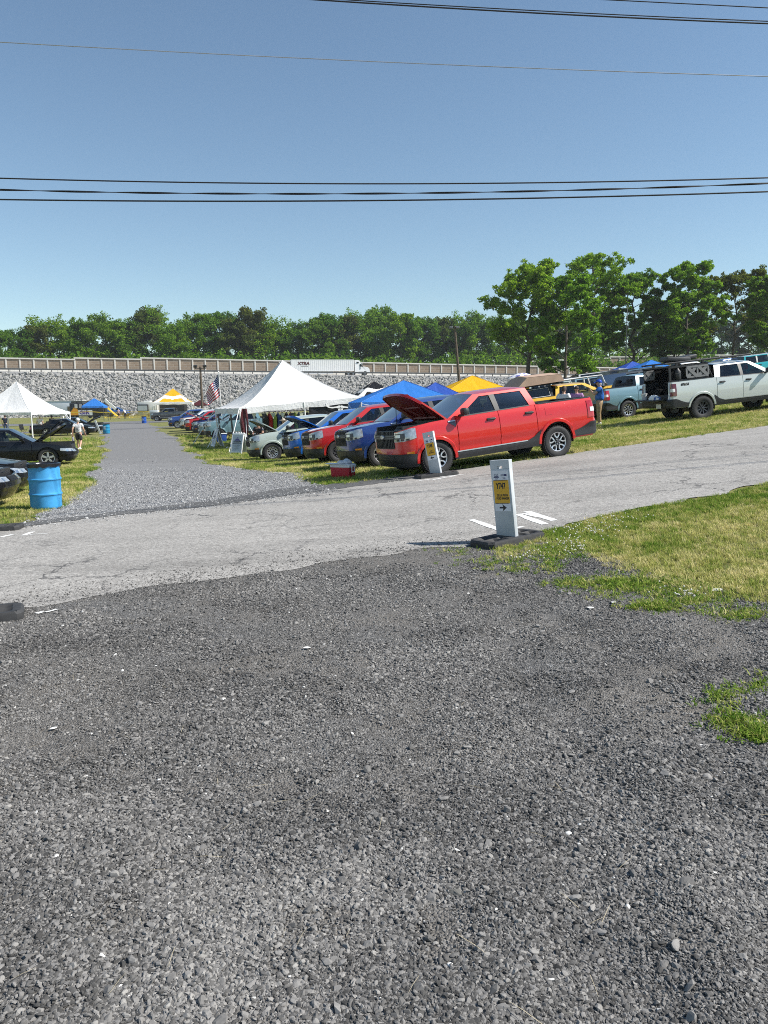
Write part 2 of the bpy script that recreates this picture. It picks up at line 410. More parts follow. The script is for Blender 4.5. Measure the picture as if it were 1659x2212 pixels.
# one sheet of grassland to the horizon
def axis(lo, hi, a, b, step, grow):
    c = list(np.arange(a, b + 1e-6, step)); s = step; x = b
    while x < hi: s *= grow; x += s; c.append(x)
    s = step; x = a
    while x > lo: s *= grow; x -= s; c.insert(0, x)
    return np.array(c)
gx = axis(-900, 900, -42, 36, .6, 1.12); gy = axis(-120, 1500, -8, 72, .6, 1.1)
X, Y = np.meshgrid(gx, gy, indexing='ij')
V = np.stack([X.ravel(), Y.ravel(), Zn(X.ravel(), Y.ravel())], 1)
i, j = np.meshgrid(np.arange(len(gx) - 1), np.arange(len(gy) - 1), indexing='ij'); a = (i * len(gy) + j).ravel()
ground = np_mesh('ground', V, np.stack([a, a + len(gy), a + len(gy) + 1, a + 1], 1), M_GRASS); structure(ground)
ground.data.polygons.foreach_set('use_smooth', [True] * len(ground.data.polygons))
GROUND_V = V
road = ruled('road', FE, NE, M_ROAD, .014, 24)
GE = rough1(smooth1(resample(grav_edge, 900), 9), .06, 3)
base = np.stack([np.linspace(-30, 14, 900), np.full(900, -9.)], 1)
gravel_ground = ruled('gravel_driveway', GE, base, M_GRAVEL, .009, 300)
_c = np.empty(len(gravel_ground.data.vertices) * 3, np.float32); gravel_ground.data.vertices.foreach_get('co', _c); _c = _c.reshape(-1, 3); _c[:, 2] += relief(_c[:, 0].astype(float), _c[:, 1].astype(float)); gravel_ground.data.vertices.foreach_set('co', _c.ravel()); gravel_ground.data.update()
LL = rough1(rough1(smooth1(resample(lane_l, 400), 21), .10, 4), .22, 14, 17); LR = rough1(rough1(smooth1(resample(lane_r, 400), 21), .10, 5), .22, 15, 17)
lane = ruled('gravel_lane', LL, LR, M_LANE, .010, 16)
# cross lane at the far end
cr = [gp(0, 906), gp(222, 911), gp(330, 911), gp(420, 908)]
cl0 = resample([Vector((-75, 104)), Vector((-45, 103)), Vector((-32, 104.5)), Vector((-18, 108)), Vector((10, 116))], 120)
ruled('cross_lane', cl0 + np.array([0, -4.5]), cl0 + np.array([0, 4.5]), M_LANE2, .03, 6)
ruled('track_lane', cl0 * np.array([1, 1]) + np.array([-8, -30.]), cl0 + np.array([-8, -26.5]), M_LANE2, .02, 6)['kind'] = 'structure'
# dark tar band along the road's far edge
tA = smooth1(resample(pts([(-60, 1150), (0, 1137), (240, 1109), (480, 1080), (600, 1058), (720, 1046), (870, 1027), (1010, 1008)]), 300), 9)
tB = smooth1(resample(pts([(-60, 1160), (0, 1146), (240, 1116), (480, 1092), (640, 1069), (760, 1053), (880, 1037), (1010, 1013)]), 300), 9)
ruled('road_patch', rough1(tA, .03, 6), rough1(tB, .035, 7), M_TAR, .020, 6)

# ------------------------------------------------------------------ painted strokes on the tarmac
M_LINE = None
def m_line():
    m, nt, p = new_mat('worn_white_paint')
    n = noise(nt, 25, 5, .7); L(nt, ramp(nt, n.outputs['Fac'], [(.3, (.36, .35, .33)), (.48, (.76, .76, .74))]).outputs[0], p.inputs['Base Color'])
    p.inputs['Roughness'].default_value = .75
    return m
M_LINE = m_line()
mk = 0
def stroke(a, b, wpx0, wpx1=None, dz=.0175, nm='road_marking'):
    wpx0 *= .66; wpx1 = wpx1 and wpx1 * .66
    """white stroke between two photo pixels, width in metres"""
    A, B = gp(*a), gp(*b); d = (B - A).xy; n = max(2, int(d.length / .12)); d.normalize(); s = Vector((-d.y, d.x))
    w1 = wpx1 or wpx0
    V = [];
    for k in range(n + 1):
        t = k / n; c = A.xy.lerp(B.xy, t); ww = wpx0 * (1 - t) + w1 * t
        for q in (-.5, .5):
            p = c + s * (q * ww + rng.uniform(-.012, .012)); V.append((p.x, p.y, Z(p.x, p.y) + dz))
    F = [(2 * k, 2 * k + 2, 2 * k + 3, 2 * k + 1) for k in range(n)]
    return V, F
def marking(name, strokes):
    mb = MB()
    for s_ in strokes: mb.add(*stroke(*s_))
    o = mb.build(name, M_LINE); structure(o); return o
marking('road_marking', [((1019, 1125), (1092, 1151), .15), ((1118, 1113), (1178, 1135), .17), ((1138, 1107), (1197, 1127), .16), ((1128, 1111), (1190, 1124), .10), ((1072, 1117), (1106, 1143), .12), ((1100, 1145), (1130, 1140), .10)])
marking('road_marking', [((905, 1040), (930, 1037), .10), ((935, 1038), (985, 1029), .12), ((950, 1032), (1003, 1026), .10)])
marking('road_marking', [((0, 1163), (28, 1157), .13), ((50, 1159), (70, 1151), .11), ((64, 1157), (104, 1154), .06)])
marking('road_marking', [((78, 1329), (92, 1325), .07), ((98, 1326), (124, 1320), .06)])
# short white lime marks that pace out the show places along both lane edges
lime = []
for q in [(468, 1003), (440, 990), (414, 979), (392, 966), (378, 953), (366, 943), (352, 935), (524, 1013), (598, 1022)]:
    lime.append(((q[0] - 13, q[1] + 1), (q[0] + 14, q[1]), .09, .07, .0165))
for q in [(234, 945), (232, 938), (224, 933), (322, 1030), (238, 1020), (230, 955)]:
    lime.append(((q[0] - 9, q[1] + .7), (q[0] + 10, q[1]), .07, .05, .0165))
marking('lane_marking', lime)

# ------------------------------------------------------------------ scattering: points carry shape, turn, size and tint
def in_poly(x, y, poly):
    poly = np.asarray(poly); c = np.zeros(len(x), bool); j = len(poly) - 1
    for i in range(len(poly)):
        xi, yi = poly[i]; xj, yj = poly[j]
        k = ((yi > y) != (yj > y)) & (x < (xj - xi) * (y - yi) / (yj - yi + 1e-12) + xi); c ^= k; j = i
    return c
def instancer(name, P, rot, scl, tint, pid, protos, kind='stuff'):
    me = bpy.data.meshes.new(name); me.vertices.add(len(P)); me.vertices.foreach_set('co', np.asarray(P, np.float32).ravel())
    for nm, ty, dat in (('rot', 'FLOAT_VECTOR', rot), ('scl', 'FLOAT_VECTOR', scl)):
        at = me.attributes.new(nm, ty, 'POINT'); at.data.foreach_set('vector', np.asarray(dat, np.float32).ravel())
    at = me.attributes.new('tint', 'FLOAT', 'POINT'); at.data.foreach_set('value', np.asarray(tint, np.float32))
    at = me.attributes.new('pid', 'INT', 'POINT'); at.data.foreach_set('value', np.asarray(pid, np.int32))
    o = bpy.data.objects.new(name, me); link(o); o['kind'] = kind
    ng = bpy.data.node_groups.new(name + '_scatter', 'GeometryNodeTree')
    ng.interface.new_socket('Geometry', in_out='INPUT', socket_type='NodeSocketGeometry'); ng.interface.new_socket('Geometry', in_out='OUTPUT', socket_type='NodeSocketGeometry')
    gi = ng.nodes.new('NodeGroupInput'); go = ng.nodes.new('NodeGroupOutput'); ip = ng.nodes.new('GeometryNodeInstanceOnPoints')
    jn = ng.nodes.new('GeometryNodeJoinGeometry')
    for pr in reversed(protos):
        oi = ng.nodes.new('GeometryNodeObjectInfo'); oi.inputs['Object'].default_value = pr; oi.inputs['As Instance'].default_value = True
        ng.links.new(oi.outputs['Geometry'], jn.inputs[0])
    def attr(nm, ty):
        a_ = ng.nodes.new('GeometryNodeInputNamedAttribute'); a_.data_type = ty; a_.inputs['Name'].default_value = nm; return a_.outputs['Attribute']
    er = ng.nodes.new('FunctionNodeEulerToRotation'); ng.links.new(attr('rot', 'FLOAT_VECTOR'), er.inputs[0])
    ng.links.new(gi.outputs[0], ip.inputs['Points']); ng.links.new(jn.outputs[0], ip.inputs['Instance']); ip.inputs['Pick Instance'].default_value = True
    ng.links.new(attr('pid', 'INT'), ip.inputs['Instance Index']); ng.links.new(er.outputs[0], ip.inputs['Rotation']); ng.links.new(attr('scl', 'FLOAT_VECTOR'), ip.inputs['Scale'])
    ng.links.new(ip.outputs[0], go.inputs[0])
    md = o.modifiers.new('scatter', 'NODES'); md.node_group = ng
    return o
def proto(name, V, F, mat, smooth=False):
    me = bpy.data.meshes.new(name); me.from_pydata([tuple(v) for v in V], [], [tuple(f) for f in F]); me.materials.append(mat)
    if smooth: me.polygons.foreach_set('use_smooth', [True] * len(me.polygons))
    return bpy.data.objects.new(name, me)
def rock_proto(name, mat, seed, sub=2, flat=.6, ang=.25):
    bm = bmesh.new(); bmesh.ops.create_icosphere(bm, subdivisions=sub, radius=.5); g = random.Random(seed)
    # cut an icosphere with random planes: broken faces, blunt edges
    pl = [(Vector((g.gauss(0, 1), g.gauss(0, 1), g.gauss(0, 1))).normalized(), g.uniform(.20, .42)) for _ in range(9)]
    for v in bm.verts:
        for n_, d in pl:
            k = v.co.dot(n_) - d
            if k > 0: v.co -= n_ * k
        v.co += Vector((g.gauss(0, .012), g.gauss(0, .012), g.gauss(0, .012)))
        v.co.z *= flat
    V = [v.co.copy() for v in bm.verts]; F = [[v.index for v in f.verts] for f in bm.faces]; bm.free()
    return proto(name, V, F, mat)
def tint_mat(name, stops, rough=.85, fine=120., spec=.3):
    m, nt, p = new_mat(name)
    at = N(nt, 'ShaderNodeAttribute'); at.attribute_type = 'INSTANCER'; at.attribute_name = 'tint'
    c = ramp(nt, at.outputs['Fac'], stops).outputs[0]
    n = noise(nt, fine, 3); c = mixc(nt, .45, c, ramp(nt, n.outputs['Fac'], [(.3, .55), (.7, 1)]).outputs[0], 'MULTIPLY')
    L(nt, c, p.inputs['Base Color']); p.inputs['Roughness'].default_value = rough; p.inputs['Specular IOR Level'].default_value = spec
    return m
STONE = tint_mat('gravel_stone', [(0, (.038, .037, .036)), (.30, (.100, .097, .093)), (.60, (.225, .217, .208)), (.95, (.36, .345, .322)), (.985, (.38, .365, .33)), (1, (.7, .69, .66))], fine=6)
grocks = [rock_proto('stone', STONE, 20 + i, 1 if i%2 else 2, (.5, .62, .7, .45, .8, .55)[i]) for i in range(6)]
gpoly = np.concatenate([GE[::7], base[[-1, 0]]]); rpoly = np.concatenate([FE[::9], NE[::-9]]); lpoly = np.concatenate([LL[::6], LR[::-6]])
# the grassland dips under the gravel bed so that ruts never cut into it
gin = in_poly(GROUND_V[:, 0], GROUND_V[:, 1] + .75, gpoly) & in_poly(GROUND_V[:, 0] + .6, GROUND_V[:, 1], gpoly)
GROUND_V[gin, 2] -= .16; ground.data.vertices.foreach_set('co', GROUND_V.astype(np.float32).ravel()); ground.data.update()
# foreground gravel: many near, thinning with distance
def sector(n, d0, d1, half, power=1.0):
    u = nrg.random(n); d = (d0 ** (1 - power) + u * (d1 ** (1 - power) - d0 ** (1 - power))) ** (1 / (1 - power)) if power != 1 else d0 * (d1 / d0) ** u
    a = (nrg.random(n) * 2 - 1) * half
    return d * np.sin(a), d * np.cos(a)
x, y = sector(1080000, 1.5, 11, R(43), .85)
edge_blur = nrg.normal(0, .18, len(x))
k = in_poly(x, y + edge_blur, gpoly); x, y = x[k], y[k]
d = np.hypot(x, y); pn = vnoise(x, y, .9, 3) * .6 + vnoise(x, y, .3, 4) * .4
size = np.exp(nrg.normal(math.log(.0100), .36, len(x))) * (1 + .045 * d) * (.62 + .8 * pn)
size = np.minimum(size, .026 + .002 * d); big = nrg.random(len(x)) < .0012; size[big] = nrg.uniform(.026, .05, big.sum())
dirt = vnoise(x, y, .55, 51) * .6 + vnoise(x, y, .18, 52) * .4; keep = nrg.random(len(x)) < np.clip(.7 + 1.1 * (pn - .3), .3, 1) * np.where(dirt > .60, .16, 1); x, y, size, big = x[keep], y[keep], size[keep], big[keep]
n = len(x)
tint = np.clip(nrg.beta(2.2, 2.6, n) * .93 + (vnoise(x, y, .5, 44) - .5) * .25, 0, .97); tint[nrg.random(n) < .0011] = 1.; tint[big] = nrg.uniform(.35, .8, big.sum())
scl = np.stack([size * nrg.uniform(.8, 1.4, n), size * nrg.uniform(.7, 1.1, n), size * nrg.uniform(.7, 1.1, n)], 1)
gravel = instancer('gravel', np.stack([x, y, Zn(x, y) + relief(x, y) + .009 + size * .10], 1), np.stack([nrg.normal(0, .35, n), nrg.normal(0, .35, n), nrg.random(n) * 6.28], 1), scl, tint, nrg.integers(0, 6, n), grocks)
# loose light stone on the lane mouth and strays on the road
LSTONE = tint_mat('lane_stone', [(0, (.10, .10, .103)), (.45, (.27, .27, .272)), (.8, (.46, .458, .45)), (1, (.66, .65, .63))], fine=6)
lrocks = [rock_proto('lane_stone', LSTONE, 50 + i, 1, .6) for i in range(4)]
x = nrg.uniform(-12, 0, 190000); y = nrg.uniform(11.5, 40, 190000)
k = in_poly(x, y + nrg.normal(0, .3, 190000), lpoly) & (nrg.random(190000) < np.clip(1.25 - (y - 12) / 14, .04, 1)); x, y = x[k], y[k]
n = len(x); size = np.exp(nrg.normal(math.log(.024), .35, n)); 
instancer('lane_gravel', np.stack([x, y, Zn(x, y) + .012 + size * .1], 1), np.stack([nrg.normal(0, .3, n), nrg.normal(0, .3, n), nrg.random(n) * 6.28], 1), np.repeat(size[:, None], 3, 1), nrg.beta(2, 2, n), nrg.integers(0, 4, n), lrocks)

# dark chips strayed from the drive on to the tarmac
x = nrg.uniform(-6, 4, 60000); y = nrg.uniform(4.5, 11, 60000)
k = in_poly(x, y, rpoly) & in_poly(x, y - np.abs(nrg.normal(0, .42, len(x))) * (.5 + vnoise(x, y, .8, 91)), gpoly); x, y = x[k], y[k]; n = len(x)
size = np.exp(nrg.normal(math.log(.011), .4, n))
instancer('stray_gravel', np.stack([x, y, Zn(x, y) + .014 + size * .1], 1), np.stack([nrg.normal(0, .35, n), nrg.normal(0, .35, n), nrg.random(n) * 6.28], 1), np.repeat(size[:, None], 3, 1), nrg.beta(2.2, 2.6, n) * .9, nrg.integers(0, 6, n), grocks)
# ------------------------------------------------------------------ grass blades
BLADE = None
def m_blade():
    m, nt, p = new_mat('grass_blade')
    at = N(nt, 'ShaderNodeAttribute'); at.attribute_type = 'INSTANCER'; at.attribute_name = 'tint'
    c = ramp(nt, at.outputs['Fac'], [(0, (.08, .17, .02)), (.35, (.19, .28, .045)), (.6, (.40, .40, .12)), (1, (.68, .60, .31))]).outputs[0]
    g = N(nt, 'ShaderNodeNewGeometry'); rr = ramp(nt, g.outputs['Random Per Island'], [(0, .6), (1, 1.25)]).outputs[0]
    c = mixc(nt, 1., c, rr, 'MULTIPLY')
    nt.nodes.remove(p); out = nt.nodes['Material Output']
    df = N(nt, 'ShaderNodeBsdfDiffuse'); tl = N(nt, 'ShaderNodeBsdfTranslucent'); mx = N(nt, 'ShaderNodeMixShader'); mx.inputs[0].default_value = .35
    L(nt, c, df.inputs[0]); L(nt, c, tl.inputs[0]); L(nt, df.outputs[0], mx.inputs[1]); L(nt, tl.outputs[0], mx.inputs[2]); L(nt, mx.outputs[0], out.inputs[0])
    return m
BLADE = m_blade()
def tuft(seed, nb, h, spread, wd):
    g = random.Random(seed); V = []; F = []
    for _ in range(nb):
        a = g.uniform(0, 6.28); r0 = g.uniform(0, spread); bx, by = r0 * math.cos(a), r0 * math.sin(a)
        t = g.uniform(0, 6.28); hh = h * g.uniform(.5, 1.15); ln = g.uniform(.2, .9) * hh; ww = wd * g.uniform(.7, 1.3)
        sx, sy = -math.sin(t) * ww, math.cos(t) * ww; dx, dy = math.cos(t) * ln, math.sin(t) * ln
        b = len(V)
        V += [(bx - sx, by - sy, -.01), (bx + sx, by + sy, -.01), (bx + dx * .4 + sx * .8, by + dy * .4 + sy * .8, hh * .62), (bx + dx * .4 - sx * .8, by + dy * .4 - sy * .8, hh * .62), (bx + dx, by + dy, hh)]
        F += [(b, b + 1, b + 2, b + 3), (b + 3, b + 2, b + 4)]
    return proto('grass_tuft', V, F, BLADE)
tufts = [tuft(80 + i, 13, .06, .045, .0028) for i in range(5)]
def notpaved(x, y):
    return ~(in_poly(x, y, rpoly) | in_poly(x, y, lpoly) | in_poly(x, y, gpoly))
def grass(name, x, y, hs, dry, jitter=.05, creep=0.):
    n = len(x); jx, jy = nrg.normal(0, jitter, n), nrg.normal(0, jitter, n)
    k = notpaved(x + jx, y + jy) if np.isscalar(creep) else ~(in_poly(x + jx, y + jy, rpoly) | in_poly(x + jx, y + jy + creep, gpoly)); x, y, hs = x[k], y[k], hs[k]; n = len(x)
    pn = vnoise(x, y, 1.4, 8) * .4 + vnoise(x, y, .35, 9) * .35 + vnoise(x, y, .12, 10) * .25
    tint = np.clip(dry + (pn - .5) * 1.3 + nrg.normal(0, .16, n), 0, 1)
    s = hs * nrg.uniform(.7, 1.25, n)
    scl = np.stack([hs * 1.15, hs * 1.15, s], 1)
    return instancer(name, np.stack([x, y, Zn(x, y)], 1), np.stack([nrg.normal(0, .12, n), nrg.normal(0, .12, n), nrg.random(n) * 6.28], 1), scl, tint, nrg.integers(0, 5, n), tufts)
# right-hand lawn beside the drive, thin towards its worn edge
x = nrg.uniform(1.2, 13, 90000); y = nrg.uniform(4.6, 19, 90000)
k = (nrg.random(len(x)) < np.clip(1.25 - (np.hypot(x, y) - 6) / 16, .25, 1)); x, y = x[k], y[k]
# the turf creeps over the gravel in ragged tongues and thins out
creep = np.clip((vnoise(x, y, .7, 12) * .6 + vnoise(x, y, .22, 13) * .4) * 1.9 - .35, 0, 1.25) * nrg.random(len(x)) ** .6
grass('grass', x, y, (np.full(len(x), .56) + .22 * vnoise(x, y, .6, 61)) * (1 + .02 * np.hypot(x, y)), .55, .03, creep)
# verge below the row of trucks, lawn on the far left, slope on the right
x = nrg.uniform(-13, 16, 150000); y = nrg.uniform(14.5, 46, 150000)
k = (x > -14 + 0 * y) & (nrg.random(len(x)) < np.clip(1.5 - (y - 14) / 18, .12, 1)) & (np.abs(x / y) < .56); x, y = x[k], y[k]
grass('grass', x, y, 1.0 + .035 * (y - 14), .60, .12)
x = nrg.uniform(-30, -6, 90000); y = nrg.uniform(12.5, 60, 90000)
k = (nrg.random(len(x)) < np.clip(1.4 - (y - 14) / 26, .1, 1)) & (np.abs(x / y) < .57); x, y = x[k], y[k]
grass('grass', x, y, 1.0 + .035 * (y - 12), .46, .12)
# weeds pushing through the gravel near the sign, and the clump at the right edge
wx, wy, wh = [], [], []
for px, py, sx, sy, n_ in [(1225, 1262, 45, 12, 80), (1060, 1215, 80, 12, 60), (1120, 1232, 50, 10, 45), (1420, 1312, 60, 10, 190), (1500, 1305, 70, 18, 170), (1600, 1330, 60, 14, 120), (1585, 1545, 56, 44, 60), (1560, 1505, 40, 18, 30), (1640, 1490, 30, 22, 25), (1600, 1580, 40, 30, 20), (1330, 1262, 60, 14, 220), (1240, 1180, 60, 20, 260), (990, 1192, 50, 8, 22), (1190, 1225, 25, 12, 70), (1640, 1590, 18, 14, 90), (1420, 1270, 120, 22, 500), (1200, 1195, 50, 14, 200)]:
    for _ in range(n_):
        p = gp(px + rng.gauss(0, sx * .6), py + rng.gauss(0, sy * .6)); wx.append(p.x); wy.append(p.y); wh.append(rng.uniform(.6, 1.2))
wx, wy, wh = np.array(wx), np.array(wy), np.array(wh); n = len(wx)
instancer('weeds', np.stack([wx, wy, Zn(wx, wy) + .008], 1), np.stack([nrg.normal(0, .3, n), nrg.normal(0, .3, n), nrg.random(n) * 6.28], 1), np.stack([wh * 1.1, wh * 1.1, wh * .46], 1), np.clip(nrg.normal(.36, .2, n), 0, 1), nrg.integers(0, 5, n), tufts)
# clover heads in the grass by the sign
CLO = plain('clover_flower', (.62, .60, .52), .8, 0, .15, 40)
cm = bmesh.new(); bmesh.ops.create_icosphere(cm, subdivisions=1, radius=.5); clo = proto('clover_head', [v.co.copy() for v in cm.verts], [[v.index for v in f.verts] for f in cm.faces], CLO); cm.free()
cx, cy = [], []
for px, py, sx, sy, n_ in [(1260, 1155, 60, 16, 80), (1330, 1130, 60, 16, 40), (1230, 1190, 40, 16, 50), (1130, 1215, 60, 10, 20), (860, 1045, 25, 3, 16), (1480, 1290, 60, 14, 26)]:
    for _ in range(n_):
        p = gp(px + rng.gauss(0, sx * .6), py + rng.gauss(0, sy * .6)); cx.append(p.x); cy.append(p.y)
cx, cy = np.array(cx), np.array(cy); n = len(cx)
instancer('clover_flowers', np.stack([cx, cy, Zn(cx, cy) + nrg.uniform(.05, .08, n)], 1), nrg.random((n, 3)), np.repeat(nrg.uniform(.012, .02, n)[:, None], 3, 1), nrg.random(n), np.zeros(n), [clo])
# dry straws lying on the gravel
STRAW = plain('dry_straw', (.42, .36, .24), .8, 0, .2, 30)
straw = proto('straw', [(-.5, -.008, 0), (.1, -.01, .03), (.5, -.004, 0), (.5, .004, 0), (.1, .008, .03), (-.5, .008, 0)], [(0, 1, 4, 5), (1, 2, 3, 4)], STRAW)
x, y = sector(70, 1.9, 7, R(32), 1.2); k = in_poly(x, y, gpoly); x, y = x[k], y[k]; n = len(x)
instancer('straw_litter', np.stack([x, y, Zn(x, y) + .024], 1), np.stack([nrg.normal(0, .1, n), nrg.normal(0, .1, n), nrg.random(n) * 6.28], 1), np.repeat(nrg.uniform(.04, .11, n)[:, None], 3, 1), nrg.random(n), np.zeros(n), [straw])
# larger clods and pale flakes lying loose on the gravel: single stones one can point at
CLOD = plain('crusted_clod', (.15, .145, .13), .9, 0, .25, 40, .5)
PALE = plain('pale_flake', (.66, .65, .62), .8, 0, .15, 30, .3)
for k_, (px, py, s_, mt, lab) in enumerate([
        (985, 1930, .085, CLOD, 'large crusted clod of old asphalt lying among the gravel, right of centre'),
        (470, 1975, .075, CLOD, 'flat grey clod lying alone in the gravel on the left'),
        (1215, 2180, .07, CLOD, 'grey clod at the bottom edge of the gravel right of centre'),
        (745, 2180, .07, CLOD, 'brown crusted clod at the bottom edge of the gravel near centre'),
        (1330, 1885, .06, CLOD, 'rounded clod in the gravel below the green weed clump'),
        (640, 1640, .05, CLOD, 'small crusted clod in the middle of the gravel drive'),
        (1275, 1317, .10, PALE, 'torn white scrap of paper lying on gravel beside grass'),
        (1325, 1308, .07, PALE, 'small bright white flake at the foot of the grass edge'),
        (1548, 1278, .15, PALE, 'pale scrap lying within the right-hand grass'),
        (115, 1580, .05, PALE, 'white chip of stone on the left of the gravel'),
        (988, 1842, .03, PALE, 'white pebble in the gravel right of centre'),
        (664, 1407, .06, PALE, 'long pale flake on the gravel near the road edge')]):
    pr = rock_proto('clod' if mt is CLOD else 'flake', mt, 200 + k_, 3, .4 if mt is CLOD else .12); link(pr)
    p = gp(px, py); pr.location = (p.x, p.y, p.z + float(relief(np.array([p.x]), np.array([p.y]))[0]) + (.022 if mt is PALE else s_ * .10)); pr.scale = (s_ * .95, s_ * .62, s_ * .62); pr.rotation_euler = (0.05, 0, rng.uniform(0, 6))
    tag(pr, lab, 'stone' if mt is CLOD else 'scrap')
# ------------------------------------------------------------------ highway embankment, barrier walls
WD = Vector((.9764, .2162)); WN = Vector((.2162, -.9764))      # along the highway; towards the camera
W0 = Vector((0, 212.))
def wpt(a, off, z): p = W0 + WD * a + WN * off; return Vector((p.x, p.y, z))
def ztop(a): return 13.55 - .0125 * a           # height of the barrier wall's top
def zrd(a): return 9.75 - .0125 * a
def a_of_px(px, off=0):
    u = atd(px, 880, 1).x; q = W0 + WN * off
    # (q.x + a*WD.x) = u*(q.y + a*WD.y)
    return (u * q.y - q.x) / (WD.x - u * WD.y)
ROCKM = tint_mat('riprap_rock', [(0, (.21, .21, .21)), (.4, (.30, .298, .29)), (.8, (.37, .36, .34)), (1, (.46, .435, .385))], fine=3)
m, nt_, p_ = new_mat('rock_bed'); n_ = noise(nt_, .8, 6, .7); L(nt_, ramp(nt_, n_.outputs['Fac'], [(.3, (.16, .16, .162)), (.7, (.28, .28, .275))]).outputs[0], p_.inputs['Base Color']); p_.inputs['Roughness'].default_value = .9; BEDM = m
m, nt_, p_ = new_mat('concrete'); n_ = noise(nt_, .7, 6, .7); n2_ = noise(nt_, 9, 4); c_ = mixc(nt_, .4, ramp(nt_, n_.outputs['Fac'], [(.3, (.60, .575, .52)), (.7, (.78, .75, .69))]).outputs[0], ramp(nt_, n2_.outputs['Fac'], [(.3, .6), (.7, 1)]).outputs[0], 'MULTIPLY'); L(nt_, c_, p_.inputs['Base Color']); p_.inputs['Roughness'].default_value = .85; CONC = m
m, nt_, p_ = new_mat('stone_pattern_panel'); tc_ = N(nt_, 'ShaderNodeTexCoord')
bk = N(nt_, 'ShaderNodeTexBrick', Scale=1.0); bk.inputs['Color1'].default_value = (.24, .165, .11, 1); bk.inputs['Color2'].default_value = (.35, .27, .195, 1); bk.inputs['Mortar'].default_value = (.40, .34, .27, 1); bk.inputs['Brick Width'].default_value = .62; bk.inputs['Row Height'].default_value = .2; bk.inputs['Mortar Size'].default_value = .018; bk.inputs['Bias'].default_value = -.1
mp_ = N(nt_, 'ShaderNodeMapping'); mp_.inputs['Rotation'].default_value = (R(90), 0, 0); L(nt_, tc_.outputs['Object'], mp_.inputs[0]); L(nt_, mp_.outputs[0], bk.inputs['Vector'])
nn_ = noise(nt_, 1.1, 5, .7); L(nt_, mixc(nt_, .6, bk.outputs['Color'], ramp(nt_, nn_.outputs['Fac'], [(.3, .55), (.7, 1)]).outputs[0], 'MULTIPLY'), p_.inputs['Base Color']); p_.inputs['Roughness'].default_value = .9; L(nt_, bump(nt_, bk.outputs['Fac'], .6, -.03), p_.inputs['Normal']); PANELM = m

# embankment: bed, road, and the wooded land behind
A0, A1 = -190, 260
def strip(name, prof, mat, na=90):
    P = [[wpt(a, o, z(a)) for o, z in prof] for a in np.linspace(A0, A1, na)]
    mb = MB(); mb.grid(P); o = mb.build(name, mat, smooth=60); structure(o); return o
toe = 29.
def ztoe(a): q = wpt(a, toe, 0); return min(Z(q.x, q.y) - .6, 8.4)
strip('rock_slope', [(toe, ztoe), (13.6, lambda a: zrd(a) - .5), (12.6, lambda a: zrd(a) - .12)], BEDM)
strip('highway', [(12.6, lambda a: zrd(a) - .1), (11.6, zrd), (.2, lambda a: zrd(a) + .1)], M_ROAD)
strip('woodland_ground', [(-.3, lambda a: zrd(a) + .6), (-14, lambda a: 11.5 - .01 * a), (-60, lambda a: 14.), (-400, lambda a: 17.)], M_GRASS)
n = 46000
aa = nrg.uniform(-120, 90, n); tt = nrg.random(n)
P = []; offs = toe + (13.5 - toe) * tt
pos = np.stack([W0.x + WD.x * aa + WN.x * offs, W0.y + WD.y * aa + WN.y * offs], 1)
zt = np.minimum(Zn(W0.x + WD.x * aa + WN.x * toe, W0.y + WD.y * aa + WN.y * toe) - .6, 8.4); zz = zt + (9.3 - .0125 * aa - zt) * tt
sz = np.exp(nrg.normal(math.log(.52), .36, n)); sz = np.clip(sz, .3, 1.6)
rr = [rock_proto('riprap', ROCKM, 300 + i, 1, .75) for i in range(5)]
instancer('riprap', np.stack([pos[:, 0], pos[:, 1], zz + sz * .12], 1), nrg.uniform(-.9, .9, (n, 3)) * np.array([1, 1, 3.5]), np.stack([sz * nrg.uniform(.9, 1.6, n), sz, sz * 1.15], 1), np.clip(nrg.beta(2.2, 2, n), 0, 1), nrg.integers(0, 5, n), rr)

